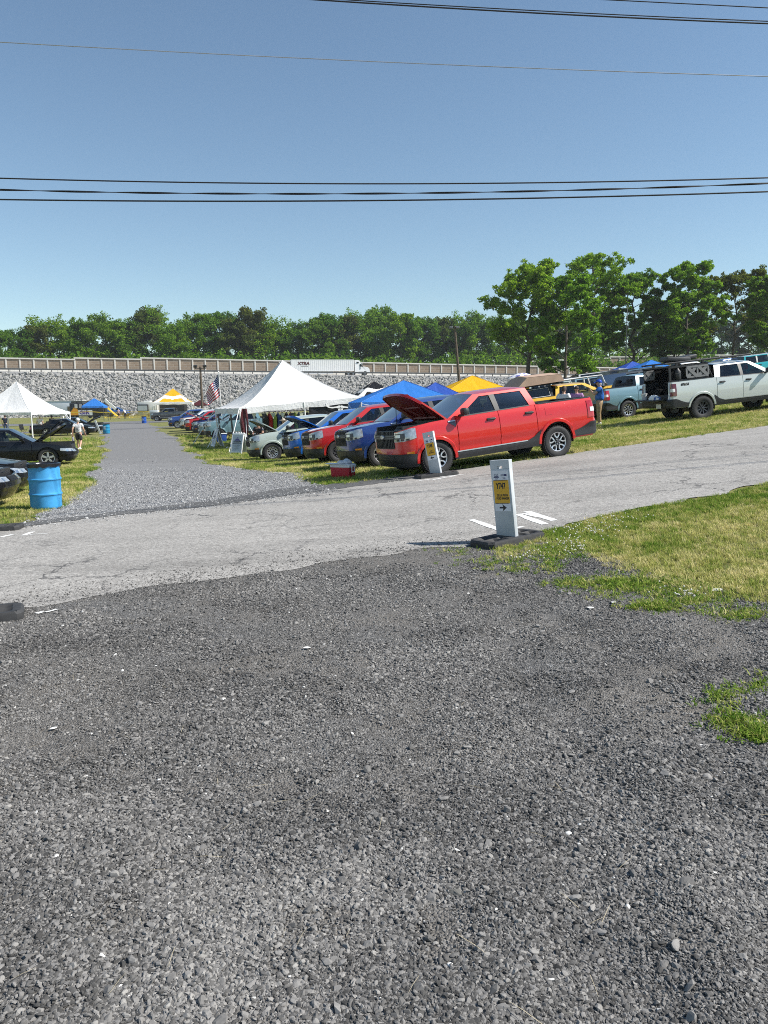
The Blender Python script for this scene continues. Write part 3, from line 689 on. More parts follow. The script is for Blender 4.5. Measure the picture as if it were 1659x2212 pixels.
GALV = plain('galvanised_steel', (.16, .165, .17), .5, .5, .12)
def barrier_wall(name, label, off, a0, a1, sp, top, bot, steps, parapet):
    root = thing(name, label, 'noise wall', wpt(a0, off, 0))
    rz = math.atan2(WD.y, WD.x); root.rotation_euler = (0, 0, rz)
    n = int((a1 - a0) / sp)
    proto_p = None; proto_q = None
    for k in range(n + 1):
        a = a0 + k * sp; st = sum(h for q, h in steps if a >= q); zt_, zb = top(a) + st, bot(a)
        if proto_p is None:
            mb = MB(); mb.box((0, 0, .5), (.34, .36, 1), bevel=.02); proto_p = mb.build('post', CONC, root); q_ = proto_p
        else: q_ = dup(proto_p, root)
        q_.location = (k * sp, 0, zb - .7); q_.scale = (1, 1, zt_ - zb + .62)
        if k == n: break
        if proto_q is None:
            mb = MB(); mb.mi = 0; mb.box((0, 0, .5), (1, .16, .999)); proto_q = mb.build('panel', PANELM, root); q_ = proto_q
        else: q_ = dup(proto_q, root)
        # keep one mesh, sized through the panel's own scale
        q_.location = (k * sp + sp / 2, 0.02, zb); q_.scale = (sp - .34, 1, zt_ - zb - .3)
    # coping follows the steps
    segs = []; cur = a0; bounds = sorted([q for q, h in steps if a0 < q < a1]) + [a1]
    for b in bounds:
        mb = MB(); st = sum(h for q, h in steps if cur >= q)
        z0, z1 = top(cur) + st, top(b) + st
        x0, x1 = cur - a0 - .17, b - a0 + .17
        mb.add([(x0, -.24, z0 - .32), (x1, -.24, z1 - .32), (x1, -.24, z1), (x0, -.24, z0), (x0, .24, z0 - .32), (x1, .24, z1 - .32), (x1, .24, z1), (x0, .24, z0)], [(0, 1, 2, 3), (7, 6, 5, 4), (3, 2, 6, 7), (0, 4, 5, 1), (0, 3, 7, 4), (1, 5, 6, 2)])
        mb.build('coping', CONC, root); cur = b
    if parapet:
        cnt = int((a1 - a0) / 3.6); pp = None
        for k in range(cnt):
            a = a0 + k * 3.6
            if pp is None:
                mb = MB(); mb.add([(0, -.55, 0), (3.56, -.55, 0), (3.56, -.32, .95), (0, -.32, .95), (0, -.26, 0), (3.56, -.26, 0), (3.56, -.26, .95), (0, -.26, .95)], [(0, 1, 2, 3), (7, 6, 5, 4), (3, 2, 6, 7), (0, 3, 7, 4), (1, 5, 6, 2)])
                pp = mb.build('parapet', CONC, root); q_ = pp
            else: q_ = dup(pp, root)
            q_.location = (k * 3.6, 0, zrd(a) + .02)
    return root
aL = a_of_px(-40)
sA, sB = a_of_px(155), a_of_px(300)
sp = 3.15
def snap(a): return aL + round((a - aL) / sp) * sp
barrier_wall('noise_wall', 'long brown stone-pattern noise wall with pale posts beside the highway', 0, aL, aL + sp * 98, sp, lambda a: 14.05 - .0200 * (a + 50) - .15, lambda a: zrd(a) + .88, [(snap(sA), .38), (snap(sB), .36)], True)
b0 = a_of_px(1066, -14)
barrier_wall('noise_wall', 'higher noise wall stepping up behind the large trees on the right', -14, b0, b0 + 3.15 * 36, 3.15, lambda a: 14.9 + .004 * (a - b0), lambda a: 12.0, [(b0 + 3.15 * 6, .35), (b0 + 3.15 * 10, .5), (b0 + 3.15 * 12, .4), (b0 + 3.15 * 16, .5)], False)
# guard rail
gr = thing('guard_rail', 'long galvanised guard rail along the top of the rock slope', 'guard rail', wpt(-118, 12.1, 0)); gr.rotation_euler = (0, 0, math.atan2(WD.y, WD.x))
mb = MB()
for yy, zz_ in ((-.06, .44), (-.06, .62)):
    prof = [(-.03, -.09), (-.09, -.05), (-.09, .05), (-.03, .09)]
    P = [[(x_, y_, zrd(-118 + x_) + zz_ + .02 + h_) for y_, h_ in prof] for x_ in np.linspace(0, 230, 60)]
    mb.grid(P)
mb.build('rail', GALV, gr)
pp = None
for k in range(100):
    if pp is None: mb = MB(); mb.box((0, .05, .05), (.16, .2, 1.15), bevel=.01); pp = mb.build('post', DARKM, gr); q_ = pp
    else: q_ = dup(pp, gr)
    q_.location = (k * 2.3, 0, zrd(-118 + k * 2.3) + .02)

# ------------------------------------------------------------------ trees
BARK = None
m, nt_, p_ = new_mat('bark'); n_ = noise(nt_, 5, 6, .7); L(nt_, ramp(nt_, n_.outputs['Fac'], [(.3, (.035, .028, .022)), (.7, (.12, .10, .08))]).outputs[0], p_.inputs['Base Color']); p_.inputs['Roughness'].default_value = .95; L(nt_, bump(nt_, n_.outputs['Fac'], .8, .05), p_.inputs['Normal']); BARK = m
def leaf_mat(name, a, b, c):
    m = bpy.data.materials.new(name); m.use_nodes = True; nt = m.node_tree; nt.nodes.remove(nt.nodes['Principled BSDF']); out = nt.nodes['Material Output']
    g = N(nt, 'ShaderNodeNewGeometry'); oi = N(nt, 'ShaderNodeObjectInfo'); n1 = noise(nt, .35, 3)
    col = ramp(nt, g.outputs['Random Per Island'], [(0, a), (.55, b), (1, c)]).outputs[0]
    col = mixc(nt, .5, col, ramp(nt, n1.outputs['Fac'], [(.3, .7), (.65, 1.1)]).outputs[0], 'MULTIPLY')
    col = mixc(nt, .6, col, ramp(nt, oi.outputs['Random'], [(0, (.7, .85, .8)), (.5, (1, 1, 1)), (1, (1.25, 1.1, .8))]).outputs[0], 'MULTIPLY')
    df = N(nt, 'ShaderNodeBsdfDiffuse'); tl = N(nt, 'ShaderNodeBsdfTranslucent'); gl = N(nt, 'ShaderNodeBsdfGlossy'); gl.inputs['Roughness'].default_value = .45
    mx = N(nt, 'ShaderNodeMixShader'); mx.inputs[0].default_value = .48; m2 = N(nt, 'ShaderNodeMixShader'); m2.inputs[0].default_value = .0
    L(nt, col, df.inputs[0]); L(nt, mixc(nt, 1., col, (1.25, 1.35, .6), 'MULTIPLY'), tl.inputs[0]); L(nt, df.outputs[0], mx.inputs[1]); L(nt, tl.outputs[0], mx.inputs[2])
    L(nt, mx.outputs[0], m2.inputs[1]); L(nt, gl.outputs[0], m2.inputs[2]); L(nt, m2.outputs[0], out.inputs[0])
    return m
LEAF = leaf_mat('leaf_green', (.058, .128, .013), (.13, .24, .024), (.26, .38, .055))
LEAFD = leaf_mat('leaf_deep_green', (.046, .108, .016), (.098, .19, .028), (.185, .295, .052))
LEAFY = leaf_mat('leaf_olive', (.06, .085, .02), (.10, .13, .032), (.16, .18, .06))
LEAFB = leaf_mat('leaf_maple', (.085, .165, .02), (.19, .32, .036), (.34, .47, .075)); LEAFB2 = leaf_mat('leaf_maple_deep', (.065, .14, .022), (.14, .25, .036), (.25, .37, .066))
def tree(name, label, group, base, H, W, seed, leafmat, nleaf, ls, trunk_frac=.3, r0=None, lean=(0, 0), sparse=.0, clump=.2, nl=12, droop=.25):
    """trunk with limbs; crown of leaf-sized faces gathered in clumps round the limb ends"""
    g = random.Random(seed); gn = np.random.default_rng(seed)
    root = thing(name, label, 'tree', base, 0, group)
    r0 = r0 or H * .018; mb = MB(); tips = []
    tz = np.linspace(0, .93, 9); wob = [(g.gauss(0, .012) * H, g.gauss(0, .012) * H) for _ in tz]
    tp = [Vector((lean[0] * t * H + wob[i][0] * min(1, t * 3), lean[1] * t * H + wob[i][1] * min(1, t * 3), t * H - (.4 if i == 0 else 0))) for i, t in enumerate(tz)]
    mb.tube(tp, [r0 * (1.35 if i == 0 else 1) * (1 - t * .92) + .02 for i, t in enumerate(tz)], 7, False)
    def at_t(t): k = t / .93 * 8; i = min(7, int(k)); return tp[i].lerp(tp[i + 1], k - i)
    for i in range(nl):
        t = trunk_frac + (.9 - trunk_frac) * ((i + g.random() * .7) / nl); az = i * 2.4 + g.uniform(-.5, .5)
        q = (t - trunk_frac) / (1 - trunk_frac)
        reach = W * .5 * (math.sin(math.pi * min(1, q * .8 + .22)) ** .7) * g.uniform(.62, 1.08)
        b = at_t(t); e = b + Vector((math.cos(az) * reach, math.sin(az) * reach, reach * g.uniform(.25, .75) + H * .02))
        e.z = min(e.z, H * .98)
        mid = b.lerp(e, .5) + Vector((g.gauss(0, .05), g.gauss(0, .05), -.04)) * reach
        rr_ = r0 * (1 - t * .8) * .5; mb.tube([b, mid, e], [rr_, rr_ * .65, .03], 5, False)
        tips += [(e, 1.), (b.lerp(e, .62), .85)]
        for s_ in range(3):
            f = g.uniform(.4, .95); p0 = b.lerp(e, f); a2 = az + g.uniform(-1.3, 1.3); l2 = reach * g.uniform(.25, .5)
            p1 = p0 + Vector((math.cos(a2) * l2, math.sin(a2) * l2, l2 * g.uniform(-.3, .8))); mb.tube([p0, p1], [rr_ * .4, .02], 4, False); tips.append((p1, .8))
    tips += [(at_t(.9) + Vector((0, 0, .03 * H)), .9), (at_t(.8), 1.)]
    mb.build('trunk', BARK, root, smooth=60)
    tips = [t_ for t_ in tips if g.random() > sparse]
    wt = np.array([s_ ** 2 for _, s_ in tips]); wt /= wt.sum(); idx = gn.choice(len(tips), nleaf, p=wt)
    C = np.array([tuple(p) for p, _ in tips]); S = np.array([s_ for _, s_ in tips]) * W * clump
    # sub-clumps inside each clump give light and dark masses with holes between
    nsub = 7; sub = gn.normal(size=(len(tips), nsub, 3)); sub /= np.linalg.norm(sub, axis=2, keepdims=True); sub *= gn.uniform(.35, 1., (len(tips), nsub, 1))
    si = gn.integers(0, nsub, nleaf); ctr = C[idx] + sub[idx, si] * S[idx, None] * np.array([1, 1, .72])
    v = gn.normal(size=(nleaf, 3)); v /= np.linalg.norm(v, axis=1, keepdims=True); v *= (gn.random(nleaf) ** .5)[:, None]
    P = ctr + v * (S[idx, None] * .46) * np.array([1, 1, .7])
    P[:, 2] = np.maximum(P[:, 2], H * max(.04, trunk_frac * .55))
    nrm = v * .5 + gn.normal(size=(nleaf, 3)) * .7 + np.array([0, 0, .55]); nrm /= np.linalg.norm(nrm, axis=1, keepdims=True)
    t1 = np.cross(nrm, gn.normal(size=(nleaf, 3))); t1 /= np.linalg.norm(t1, axis=1, keepdims=True); t2 = np.cross(nrm, t1)
    s1 = (ls * gn.uniform(.6, 1.3, nleaf))[:, None]; s2 = s1 * .62
    V = np.stack([P - t1 * s1, P - t2 * s2 + nrm * s2 * .2, P + t1 * s1, P + t2 * s2 + nrm * s2 * .2], 1).reshape(-1, 3)
    np_mesh('crown', V, np.arange(nleaf * 4).reshape(-1, 4), leafmat, root)
    return root
# the big trees on the right: (trunk pixel x, top pixel y, crown width in pixels, metres ahead, ...)
BG = 'large trees at the top of the field'
big = [
 (1141, 572, 165, 122, .22, LEAF, .00, 'broad full maple with a leaning bare trunk, leftmost of the large trees', .018, 0, .2),
 (1224, 588, 150, 118, .05, LEAF, .00, 'bright leafy tree whose foliage hangs almost down to its short trunk', .014, 0, .2),
 (1282, 546, 175, 128, .36, LEAF, .22, 'tall open-crowned tree with dark bare limbs against the sky', .015, .01, .17),
 (1372, 582, 150, 130, .13, LEAFD, .08, 'dark green tree rising directly behind the blue canopies', .015, 0, .19),
 (1462, 640, 110, 131, .12, LEAFD, .05, 'lower dark bushy tree between the two taller trees on the right', .015, 0, .21),
 (1492, 566, 135, 126, .10, LEAF, .04, 'slender pointed tree with bright lower foliage beside a thin pole', .014, 0, .19),
 (1592, 586, 135, 133, .3, LEAFY, .25, 'thin olive tree with sparse see-through crown on the right', .013, 0, .18),
 (1672, 588, 110, 120, .12, LEAFD, .0, 'dense dark tree cut by the right edge of the picture', .016, 0, .22),
]
for i, (px, ty, wpx, D, tf, lm, spz, lab, rf, ln, cl) in enumerate(big):
    q = atd(px, ty, D); b = Vector((q.x, D, Z(q.x, D))); H = q.z - b.z
    Wd = wpx * D / FD
    tree('maple_tree' if i < 6 else 'tree', lab, BG, b, H, Wd, 400 + i, {'leaf_green': LEAFB, 'leaf_deep_green': LEAFB2}.get(lm.name, lm), 42000 if spz < .2 else 20000, .185, tf, H * rf, (.03 if i in (0,) else ln, 0), spz, cl * .64, 20)
# the tree line behind the wall: six builds, each repeated with its own turn and size
TL = 'trees in the line behind the wall'
protos_t = []
kinds = [('round deep green', LEAFD, 1.0), ('tall bright green', LEAF, .7), ('spreading mid green', LEAF, 1.15), ('thin olive', LEAFY, .8), ('bushy dark', LEAFD, .9), ('ragged pale-limbed', LEAF, .85)]
line = [(-30, 705), (8, 712), (42, 708), (78, 706), (108, 694), (140, 700), (172, 688), (203, 683), (238, 690), (270, 690), (308, 667), (338, 676), (366, 705), (398, 690), (425, 684), (452, 676), (482, 673), (512, 690), (540, 668), (574, 694), (604, 712), (632, 700), (660, 708), (690, 690), (715, 678), (742, 686), (775, 684), (805, 668), (832, 668), (864, 676), (895, 690), (915, 684), (945, 688), (972, 690), (1000, 690), (1032, 682), (1062, 688), (1100, 684), (1150, 690), (1210, 680), (1260, 690), (1320, 680), (1380, 690), (1440, 690), (1500, 680), (1560, 690), (1620, 668), (1675, 640)]
names_near = ['above the left edge of the picture', 'over the left end of the noise wall', 'beyond the white tent on the left', 'beyond the race trailer', 'over the lane end', 'over the barrels', 'beyond the floodlight pole', 'behind the flag', 'between flag and tent peak', 'over the tall white tent', 'behind the lorry', 'over the tractor unit', 'beyond the blue canopy', 'beyond the utility pole', 'beyond the yellow canopy', 'left of the large maples', 'behind the large maples', 'behind the right-hand canopies', 'beyond the right-hand trucks']
for i, (px, ty) in enumerate(line):
    k = (i * 5 + i // 6) % 6; D = 232 + px * .028 + (i * 37 % 17); q = atd(px, ty, D); zb = 11.2
    H = q.z - zb
    if k < len(protos_t) or len(protos_t) == 6: pass
    nm, lm, wf = kinds[k]
    found = next((t for t in protos_t if t[0] == k), None)
    if found is None:
        t_ = tree('woodland_tree', '', TL, (q.x, D, zb), 18., 12.5 * wf, 500 + k, lm, 12000, .29, .10 if k != 3 else .2, .26, (0, 0), .22 if k in (3, 5) else 0, .24, 11); protos_t.append((k, t_)); o = t_; bh = 18.
    else: o = dup(found[1]); bh = 18.
    o.location = (q.x, D, zb); s_ = H / bh; o.scale = (s_ * rng.uniform(.85, 1.15), s_ * rng.uniform(.85, 1.1), s_); o.rotation_euler = (0, 0, rng.uniform(0, 6.28))
    o['group'] = TL; o['label'] = '%s tree behind the wall, %s' % (nm, names_near[min(len(names_near) - 1, int(max(0, px + 30) / 1700 * len(names_near)))])
# understorey that closes the gaps low down, one mass
n = 26000; aa = nrg.uniform(-135, 165, n); of = nrg.uniform(-26, -9, n); hh = 1.5 + 7 * vnoise(aa, of, 6, 31) * (.4 + .6 * vnoise(aa, of, 2, 32))
P = np.stack([W0.x + WD.x * aa + WN.x * of, W0.y + WD.y * aa + WN.y * of, 11 + hh * np.sqrt(nrg.random(n))], 1)
nr = nrg.normal(size=(n, 3)) + np.array([0, -.2, .6]); nr /= np.linalg.norm(nr, axis=1, keepdims=True); t1 = np.cross(nr, nrg.normal(size=(n, 3))); t1 /= np.linalg.norm(t1, axis=1, keepdims=True); t2 = np.cross(nr, t1); s1 = nrg.uniform(.35, .75, n)[:, None]
us = np_mesh('undergrowth', np.stack([P - t1 * s1, P - t2 * s1 * .6, P + t1 * s1, P + t2 * s1 * .6], 1).reshape(-1, 3), np.arange(4 * n).reshape(-1, 4), LEAFD); us['kind'] = 'stuff'

# ------------------------------------------------------------------ overhead lines
CABLE = plain('cable_sheath', (.012, .012, .013), .5, 0, .2, 4)
CABLEL = plain('bare_wire', (.45, .46, .48), .4, .6, .1, 4)
def cable(label, pix, y, r, mat=CABLE, twist=0, name='overhead_cable'):
    """hangs across the road between poles that stand outside the picture"""
    P = [atd(px, py, y) for px, py in pix]; xs = [p.x for p in P]; zs = [p.z for p in P]
    co = np.polyfit(xs, zs, 2); x_ = np.linspace(-26, 26, 90)
    path = [Vector((a, y + .0 * a, float(np.polyval(co, a)))) for a in x_]
    mb = MB(); mb.tube(path, r, 6)
    if twist:
        for ph in (0, math.pi):
            mb.tube([p + Vector((0, math.sin(a_ * twist + ph), math.cos(a_ * twist + ph))) * r * 1.7 for p, a_ in zip([Vector((a, y, float(np.polyval(co, a)))) for a in np.linspace(-26, 26, 420)], np.linspace(-26, 26, 420))], r * .8, 5)
    o = mb.build(name, mat, smooth=60); tag(o, label, 'cable', 'overhead cables across the sky'); return o
cable('thin dark cable with small ties, uppermost of the three lower overhead lines', [(0, 385), (830, 397), (1659, 384)], 13, .0108)
cable('twisted bundle of cables, the middle of the three lower overhead lines', [(0, 410), (830, 418), (1659, 396)], 13.1, .0066, CABLE, 2.6)
cable('smooth thick cable, lowest of the overhead lines above the field', [(0, 431), (830, 433), (1659, 414)], 13.2, .0125)
cable('thin pale wire running alone across the upper sky', [(0, 91), (830, 134), (1659, 165)], 13.5, .0068, CABLEL)
cable('thick dark cable crossing the top right of the sky', [(690, 0), (1100, 25), (1659, 51)], 13.8, .0115)
cable('dark cable hugging the thick one at top right, just above it', [(690, -4), (1100, 20), (1659, 46)], 13.9, .008)
cable('thin wire at the very top right corner of the sky', [(1300, -1), (1480, 8), (1659, 17)], 14, .008)

# ------------------------------------------------------------------ poles
WOOD = plain('weathered_pole_wood', (.10, .075, .055), .9, 0, .3, 6, .3)
q0, q1 = atd(994, 826, 96), atd(982, 705, 96); zb = Z(q0.x, 96)
up = thing('utility_pole', 'leaning wooden pole with small lamps on top behind the yellow canopy', 'pole', (q0.x + .1, 96, zb))
top = Vector((q1.x, 96, q1.z)) - up.location
mb = MB(); mb.tube([(0, 0, -.5), tuple(top * .5), tuple(top)], [.19, .165, .13], 10); mb.build('shaft', WOOD, up, smooth=50)
for sx in (-.45, .35):
    mb = MB(); mb.box(top + Vector((sx, -.1, -.15)), (.42, .3, .28), bevel=.05); mb.box(top + Vector((sx * .5, 0, -.25)), (abs(sx), .06, .06)); mb.build('floodlight', GALV, up)
q0, q1 = atd(437, 880, 138), atd(432.5, 792, 138); zb = Z(q0.x, 138)
lp = thing('floodlight_pole', 'brown floodlight pole with a crossbar in front of the rock slope', 'pole', (q0.x, 138, zb)); top = Vector((q1.x, 138, q1.z)) - lp.location
mb = MB(); mb.tube([(0, 0, -.5), tuple(top)], [.24, .17], 10); mb.build('shaft', WOOD, lp, smooth=50)
mb = MB(); mb.box(top + Vector((0, 0, -.35)), (2.0, .1, .1)); mb.build('crossbar', DARKM, lp)
for sx in (-.85, .8):
    mb = MB(); mb.box(top + Vector((sx, -.1, .05)), (.62, .4, .42), (.3, 0, 0), bevel=.05); mb.box(top + Vector((sx, 0, -.2)), (.08, .08, .3)); mb.build('floodlight', DARKM, lp)
mb = MB(); mb.box((0, -.3, 1.1), (1.3, .08, .9), bevel=.02); mb.build('notice_board', WHITEP, lp)
q = atd(1352, 640 + 130, 124); zb = Z(q.x, 124); qt = atd(1354, 636, 124)
tpz = thing('thin_pole', 'thin pale pole standing in front of the slender pointed tree', 'pole', (q.x, 124, zb)); mb = MB(); mb.tube([(0, 0, -.3), (0, 0, qt.z - zb)], [.1, .07], 8); mb.build('shaft', GALV, tpz, smooth=50); mb = MB(); mb.lathe([(0, 0), (.13, .01), (.12, .1), (0, .16)], 10, 'Z', (0, 0, qt.z - zb)); mb.build('cap', GALV, tpz, smooth=50)
# ------------------------------------------------------------------ vehicles
def lerp(a, b, t): return a + (b - a) * t
def interp(x, tab): return float(np.interp(x, [t[0] for t in tab], [t[1] for t in tab]))
class Shell:
    """plan outline of the left half (front centre -> corner -> side -> rear centre) with an inset table by height"""
    def __init__(s, S):
        s.S = S; xf, xr, W, rf, rr, bow = S['xf'], S['xr'], S['W'], S['rf'], S['rr'], S.get('bow', .08)
        P = []
        # front face, bowed, then corner (superellipse), taper along the side
        fx = lambda y: xf - bow * (y / W) ** 2
        yc = W - rf * 1.0
        for y in np.linspace(0, yc, 14): P.append((fx(y), y))
        cx = fx(yc)
        for a in np.linspace(0, math.pi / 2, 14)[1:]:
            P.append((cx - rf * 1.25 * (1 - math.cos(a) ** .8 if a < math.pi / 2 else 1), yc + rf * (math.sin(a) ** .9)))
        x0 = P[-1][0]
        for x in np.linspace(x0, xr + rr, 60)[1:]: P.append((x, W - .012 * ((x - .0) / 2.5) ** 4 * 0))
        for a in np.linspace(0, math.pi / 2, 10)[1:]: P.append((xr + rr - rr * math.sin(a), W - rr + rr * math.cos(a)))
        for y in np.linspace(W - rr, 0, 12)[1:]: P.append((xr, y))
        P = np.array(P); d = np.concatenate([[0], np.cumsum(np.hypot(*np.diff(P, axis=0).T))]); s.P, s.d = P, d; s.L = d[-1]
        t = np.gradient(P, d, axis=0); nrm = np.stack([t[:, 1] * 1, -t[:, 0]], 1); nrm /= np.linalg.norm(nrm, axis=1, keepdims=True); s.N = nrm
        s.sf = d[13]; s.sc = d[26]; s.s_side0, s.s_side1 = d[26], d[26 + 59]
        s.x0 = x0
    def at(s, q):
        x, y = np.interp(q, s.d, s.P[:, 0]), np.interp(q, s.d, s.P[:, 1]); nx, ny = np.interp(q, s.d, s.N[:, 0]), np.interp(q, s.d, s.N[:, 1])
        k = math.hypot(nx, ny); return x, y, nx / k, ny / k
    def sx(s, x):
        """arc position on the side or corner for a given x"""
        m = slice(0, 26 + 70); return float(np.interp(-x, -s.P[m, 0], s.d[m]))
    def pt(s, q, z, off=0., side=1):
        x, y, nx, ny = s.at(q); S = s.S
        w = nx * nx
        i = interp(z, S['in_side']) * (1 - w) + interp(z, S['in_front'] if nx > 0 else S['in_rear']) * w
        return Vector((x + nx * (off - i), (y + ny * (off - i)) * side, z))
    def patch(s, mb, qs, zlo, zhi, nz=8, off=0., flange=.03, side=1, close=True):
        zl = zlo if callable(zlo) else (lambda q: zlo); zh = zhi if callable(zhi) else (lambda q: zhi)
        G = [[s.pt(q, lerp(zl(q), max(zh(q), zl(q) + 1e-4), k / nz), off, side) for k in range(nz + 1)] for q in qs]
        mb.grid(G)
        if flange:
            def inn(q, z): return s.pt(q, z, off - flange, side)
            b = [inn(q, zl(q)) for q in qs]; t = [inn(q, zh(q)) for q in qs]
            mb.grid([[g[0] for g in G], b]); mb.grid([[g[-1] for g in G], t])
            for e, q in ((0, qs[0]), (-1, qs[-1])):
                mb.grid([G[e], [inn(q, lerp(zl(q), max(zh(q), zl(q) + 1e-4), k / nz)) for k in range(nz + 1)]])
    def qrange(s, xa, xb, n=14, arches=()):
        """arc samples from x=xa (front) to xb (rear), dense round the wheel arches"""
        xs = list(np.linspace(xa, xb, n))
        for ax, ra in arches:
            for th in np.linspace(0, math.pi, 23):
                x = ax + ra * math.cos(th)
                if min(xa, xb) < x < max(xa, xb): xs.append(x)
            for e in (-1, 1):
                x = ax + ra * e * 1.0005
                if min(xa, xb) < x < max(xa, xb): xs.append(x)
        xs = sorted(set(round(x, 5) for x in xs), reverse=True)
        return [s.sx(x) for x in xs]

def wheel(parent, loc, r, tw, rimr, style, side, name='wheel', rimmat=None, seed=0):
    root = bpy.data.objects.new(name, None); link(root, parent); root.location = loc; root.empty_display_size = .1
    key = (round(r, 3), tw, round(rimr, 3), style, side, rimmat.name if rimmat else '')
    if key in WHEELS:
        for o in WHEELS[key]:
            c = o.copy(); link(c, root)
        return root
    o_ = side; mb = MB(); h = tw / 2
    prof = [(rimr * .96, -h * .8), (rimr + .01, -h * .92), (r * .86, -h * 1.0), (r * .95, -h * .93), (r * .985, -h * .78), (r, -h * .55), (r, h * .55), (r * .985, h * .78), (r * .95, h * .93), (r * .86, h), (rimr + .01, h * .92), (rimr * .96, h * .8)]
    mb.lathe(prof, 40, 'Y')
    # tread blocks on the shoulders
    for k in range(48):
        a = 2 * math.pi * k / 48
        for sy in (-1, 1):
            mb.box((math.cos(a + sy * .03) * r * .992, sy * h * .72, math.sin(a + sy * .03) * r * .992), (.016, h * .4, r * .085), (0, -a + math.pi / 2 + math.pi / 2, 0))
    t = mb.build('tyre', RUBBER, root, smooth=40)
    mb = MB(); y0 = o_ * h * .72            # outer face
    mb.mi = 0
    prof = [(rimr * .99, o_ * h * .86), (rimr * .93, o_ * h * .82), (rimr * .90, o_ * h * .55), (rimr * .86, -o_ * h * .7), (rimr * .2, -o_ * h * .72)]
    mb.mi = 1; mb.lathe(prof[2:], 36, 'Y')
    mb.mi = 0; mb.lathe(prof[:3], 36, 'Y')
    # brake disc behind the spokes
    mb.mi = 1; mb.lathe([(rimr * .6, o_ * h * .05), (0, o_ * h * .05)], 24, 'Y')
    mb.mi = 0
    def fr(a, ra0, ra1, w0, w1, d0, d1, th=.02):
        ca, sa = math.cos(a), math.sin(a)
        def P(rad, tan, dep): return Vector((ca * rad - sa * tan, o_ * dep, sa * rad + ca * tan))
        mb.add([P(ra0, -w0, d0), P(ra0, w0, d0), P(ra1, w1, d1), P(ra1, -w1, d1), P(ra0, -w0 * 1.2, d0 - th), P(ra0, w0 * 1.2, d0 - th), P(ra1, w1 * 1.2, d1 - th), P(ra1, -w1 * 1.2, d1 - th)],
               [(0, 1, 2, 3), (0, 3, 7, 4), (1, 5, 6, 2), (3, 2, 6, 7), (0, 4, 5, 1)])
    def arc(a0, r0_, a1, r1_, w0, w1, d0, d1):
        """a spoke arm between two polar points"""
        p0 = Vector((math.cos(a0) * r0_, 0, math.sin(a0) * r0_)); p1 = Vector((math.cos(a1) * r1_, 0, math.sin(a1) * r1_)); t_ = (p1 - p0).normalized(); n_ = Vector((-t_.z, 0, t_.x))
        q = lambda p, w, d: Vector((p.x + n_.x * w, o_ * d, p.z + n_.z * w))
        mb.add([q(p0, -w0, d0), q(p0, w0, d0), q(p1, w1, d1), q(p1, -w1, d1), q(p0, -w0 * 1.3, d0 - .03), q(p0, w0 * 1.3, d0 - .03), q(p1, w1 * 1.3, d1 - .03), q(p1, -w1 * 1.3, d1 - .03)],
               [(0, 1, 2, 3), (0, 3, 7, 4), (1, 5, 6, 2), (3, 2, 6, 7), (0, 4, 5, 1)])
    yo = h * .80; yi = h * .62
    tau = 2 * math.pi
    if style == 'split':          # five spokes that part into two arms, joined near the rim
        for k in range(5):
            a = tau * k / 5 + .3
            mb.mi = 1; fr(a, rimr * .16, rimr * .5, rimr * .15, rimr * .12, yi, yi + .01)
            mb.mi = 0
            arc(a - .12, rimr * .42, a - .36, rimr * .70, .013, .014, yi + .014, yo - .01); arc(a + .12, rimr * .42, a + .36, rimr * .70, .013, .014, yi + .014, yo - .01)
            arc(a - .36, rimr * .70, a - .30, rimr * .93, .014, .016, yo - .01, yo); arc(a + .36, rimr * .70, a + .30, rimr * .93, .014, .016, yo - .01, yo)
            arc(a - .12, rimr * .42, a + .12, rimr * .42, .012, .012, yi + .014, yi + .014)
    elif style == 'loop':         # oval openings with bright rims
        for k in range(8):
            a = tau * k / 8 + .2
            for s_ in (-1, 1):
                arc(a + s_ * .10, rimr * .36, a + s_ * .27, rimr * .58, .010, .013, yi + .01, yo - .01); arc(a + s_ * .27, rimr * .58, a + s_ * .24, rimr * .80, .013, .013, yo - .01, yo); arc(a + s_ * .24, rimr * .80, a + s_ * .06, rimr * .9, .013, .012, yo, yo)
    elif style == 'five':         # five plain bright spokes
        for k in range(5): a = tau * k / 5 + .31; fr(a, rimr * .1, rimr * .93, rimr * .12, rimr * .16, yi + .02, yo, .04)
    else:                         # many dark straight spokes
        for k in range(9): a = tau * k / 9; fr(a, rimr * .12, rimr * .93, rimr * .075, rimr * .07, yi, yo - .01, .04)
        mb.lathe([(rimr * .93, o_ * (yo + .006)), (rimr * .99, o_ * (yo + .006)), (rimr * 1.0, o_ * (yo - .03))], 32, 'Y')
    mb.mi = 1; mb.lathe([(0, o_ * (yi + .03)), (rimr * .14, o_ * (yi + .025)), (rimr * .17, o_ * (yi - .02))], 16, 'Y')
    for k in range(5):
        a = tau * k / 5; mb.mi = 0; mb.box((math.cos(a) * rimr * .25, o_ * (yi + .012), math.sin(a) * rimr * .25), (.022, .02, .022))
    f = mb.build('rim', [rimmat or SILVER, GREYM], root, smooth=35)
    WHEELS[key] = [t, f]; return root
WHEELS = {}

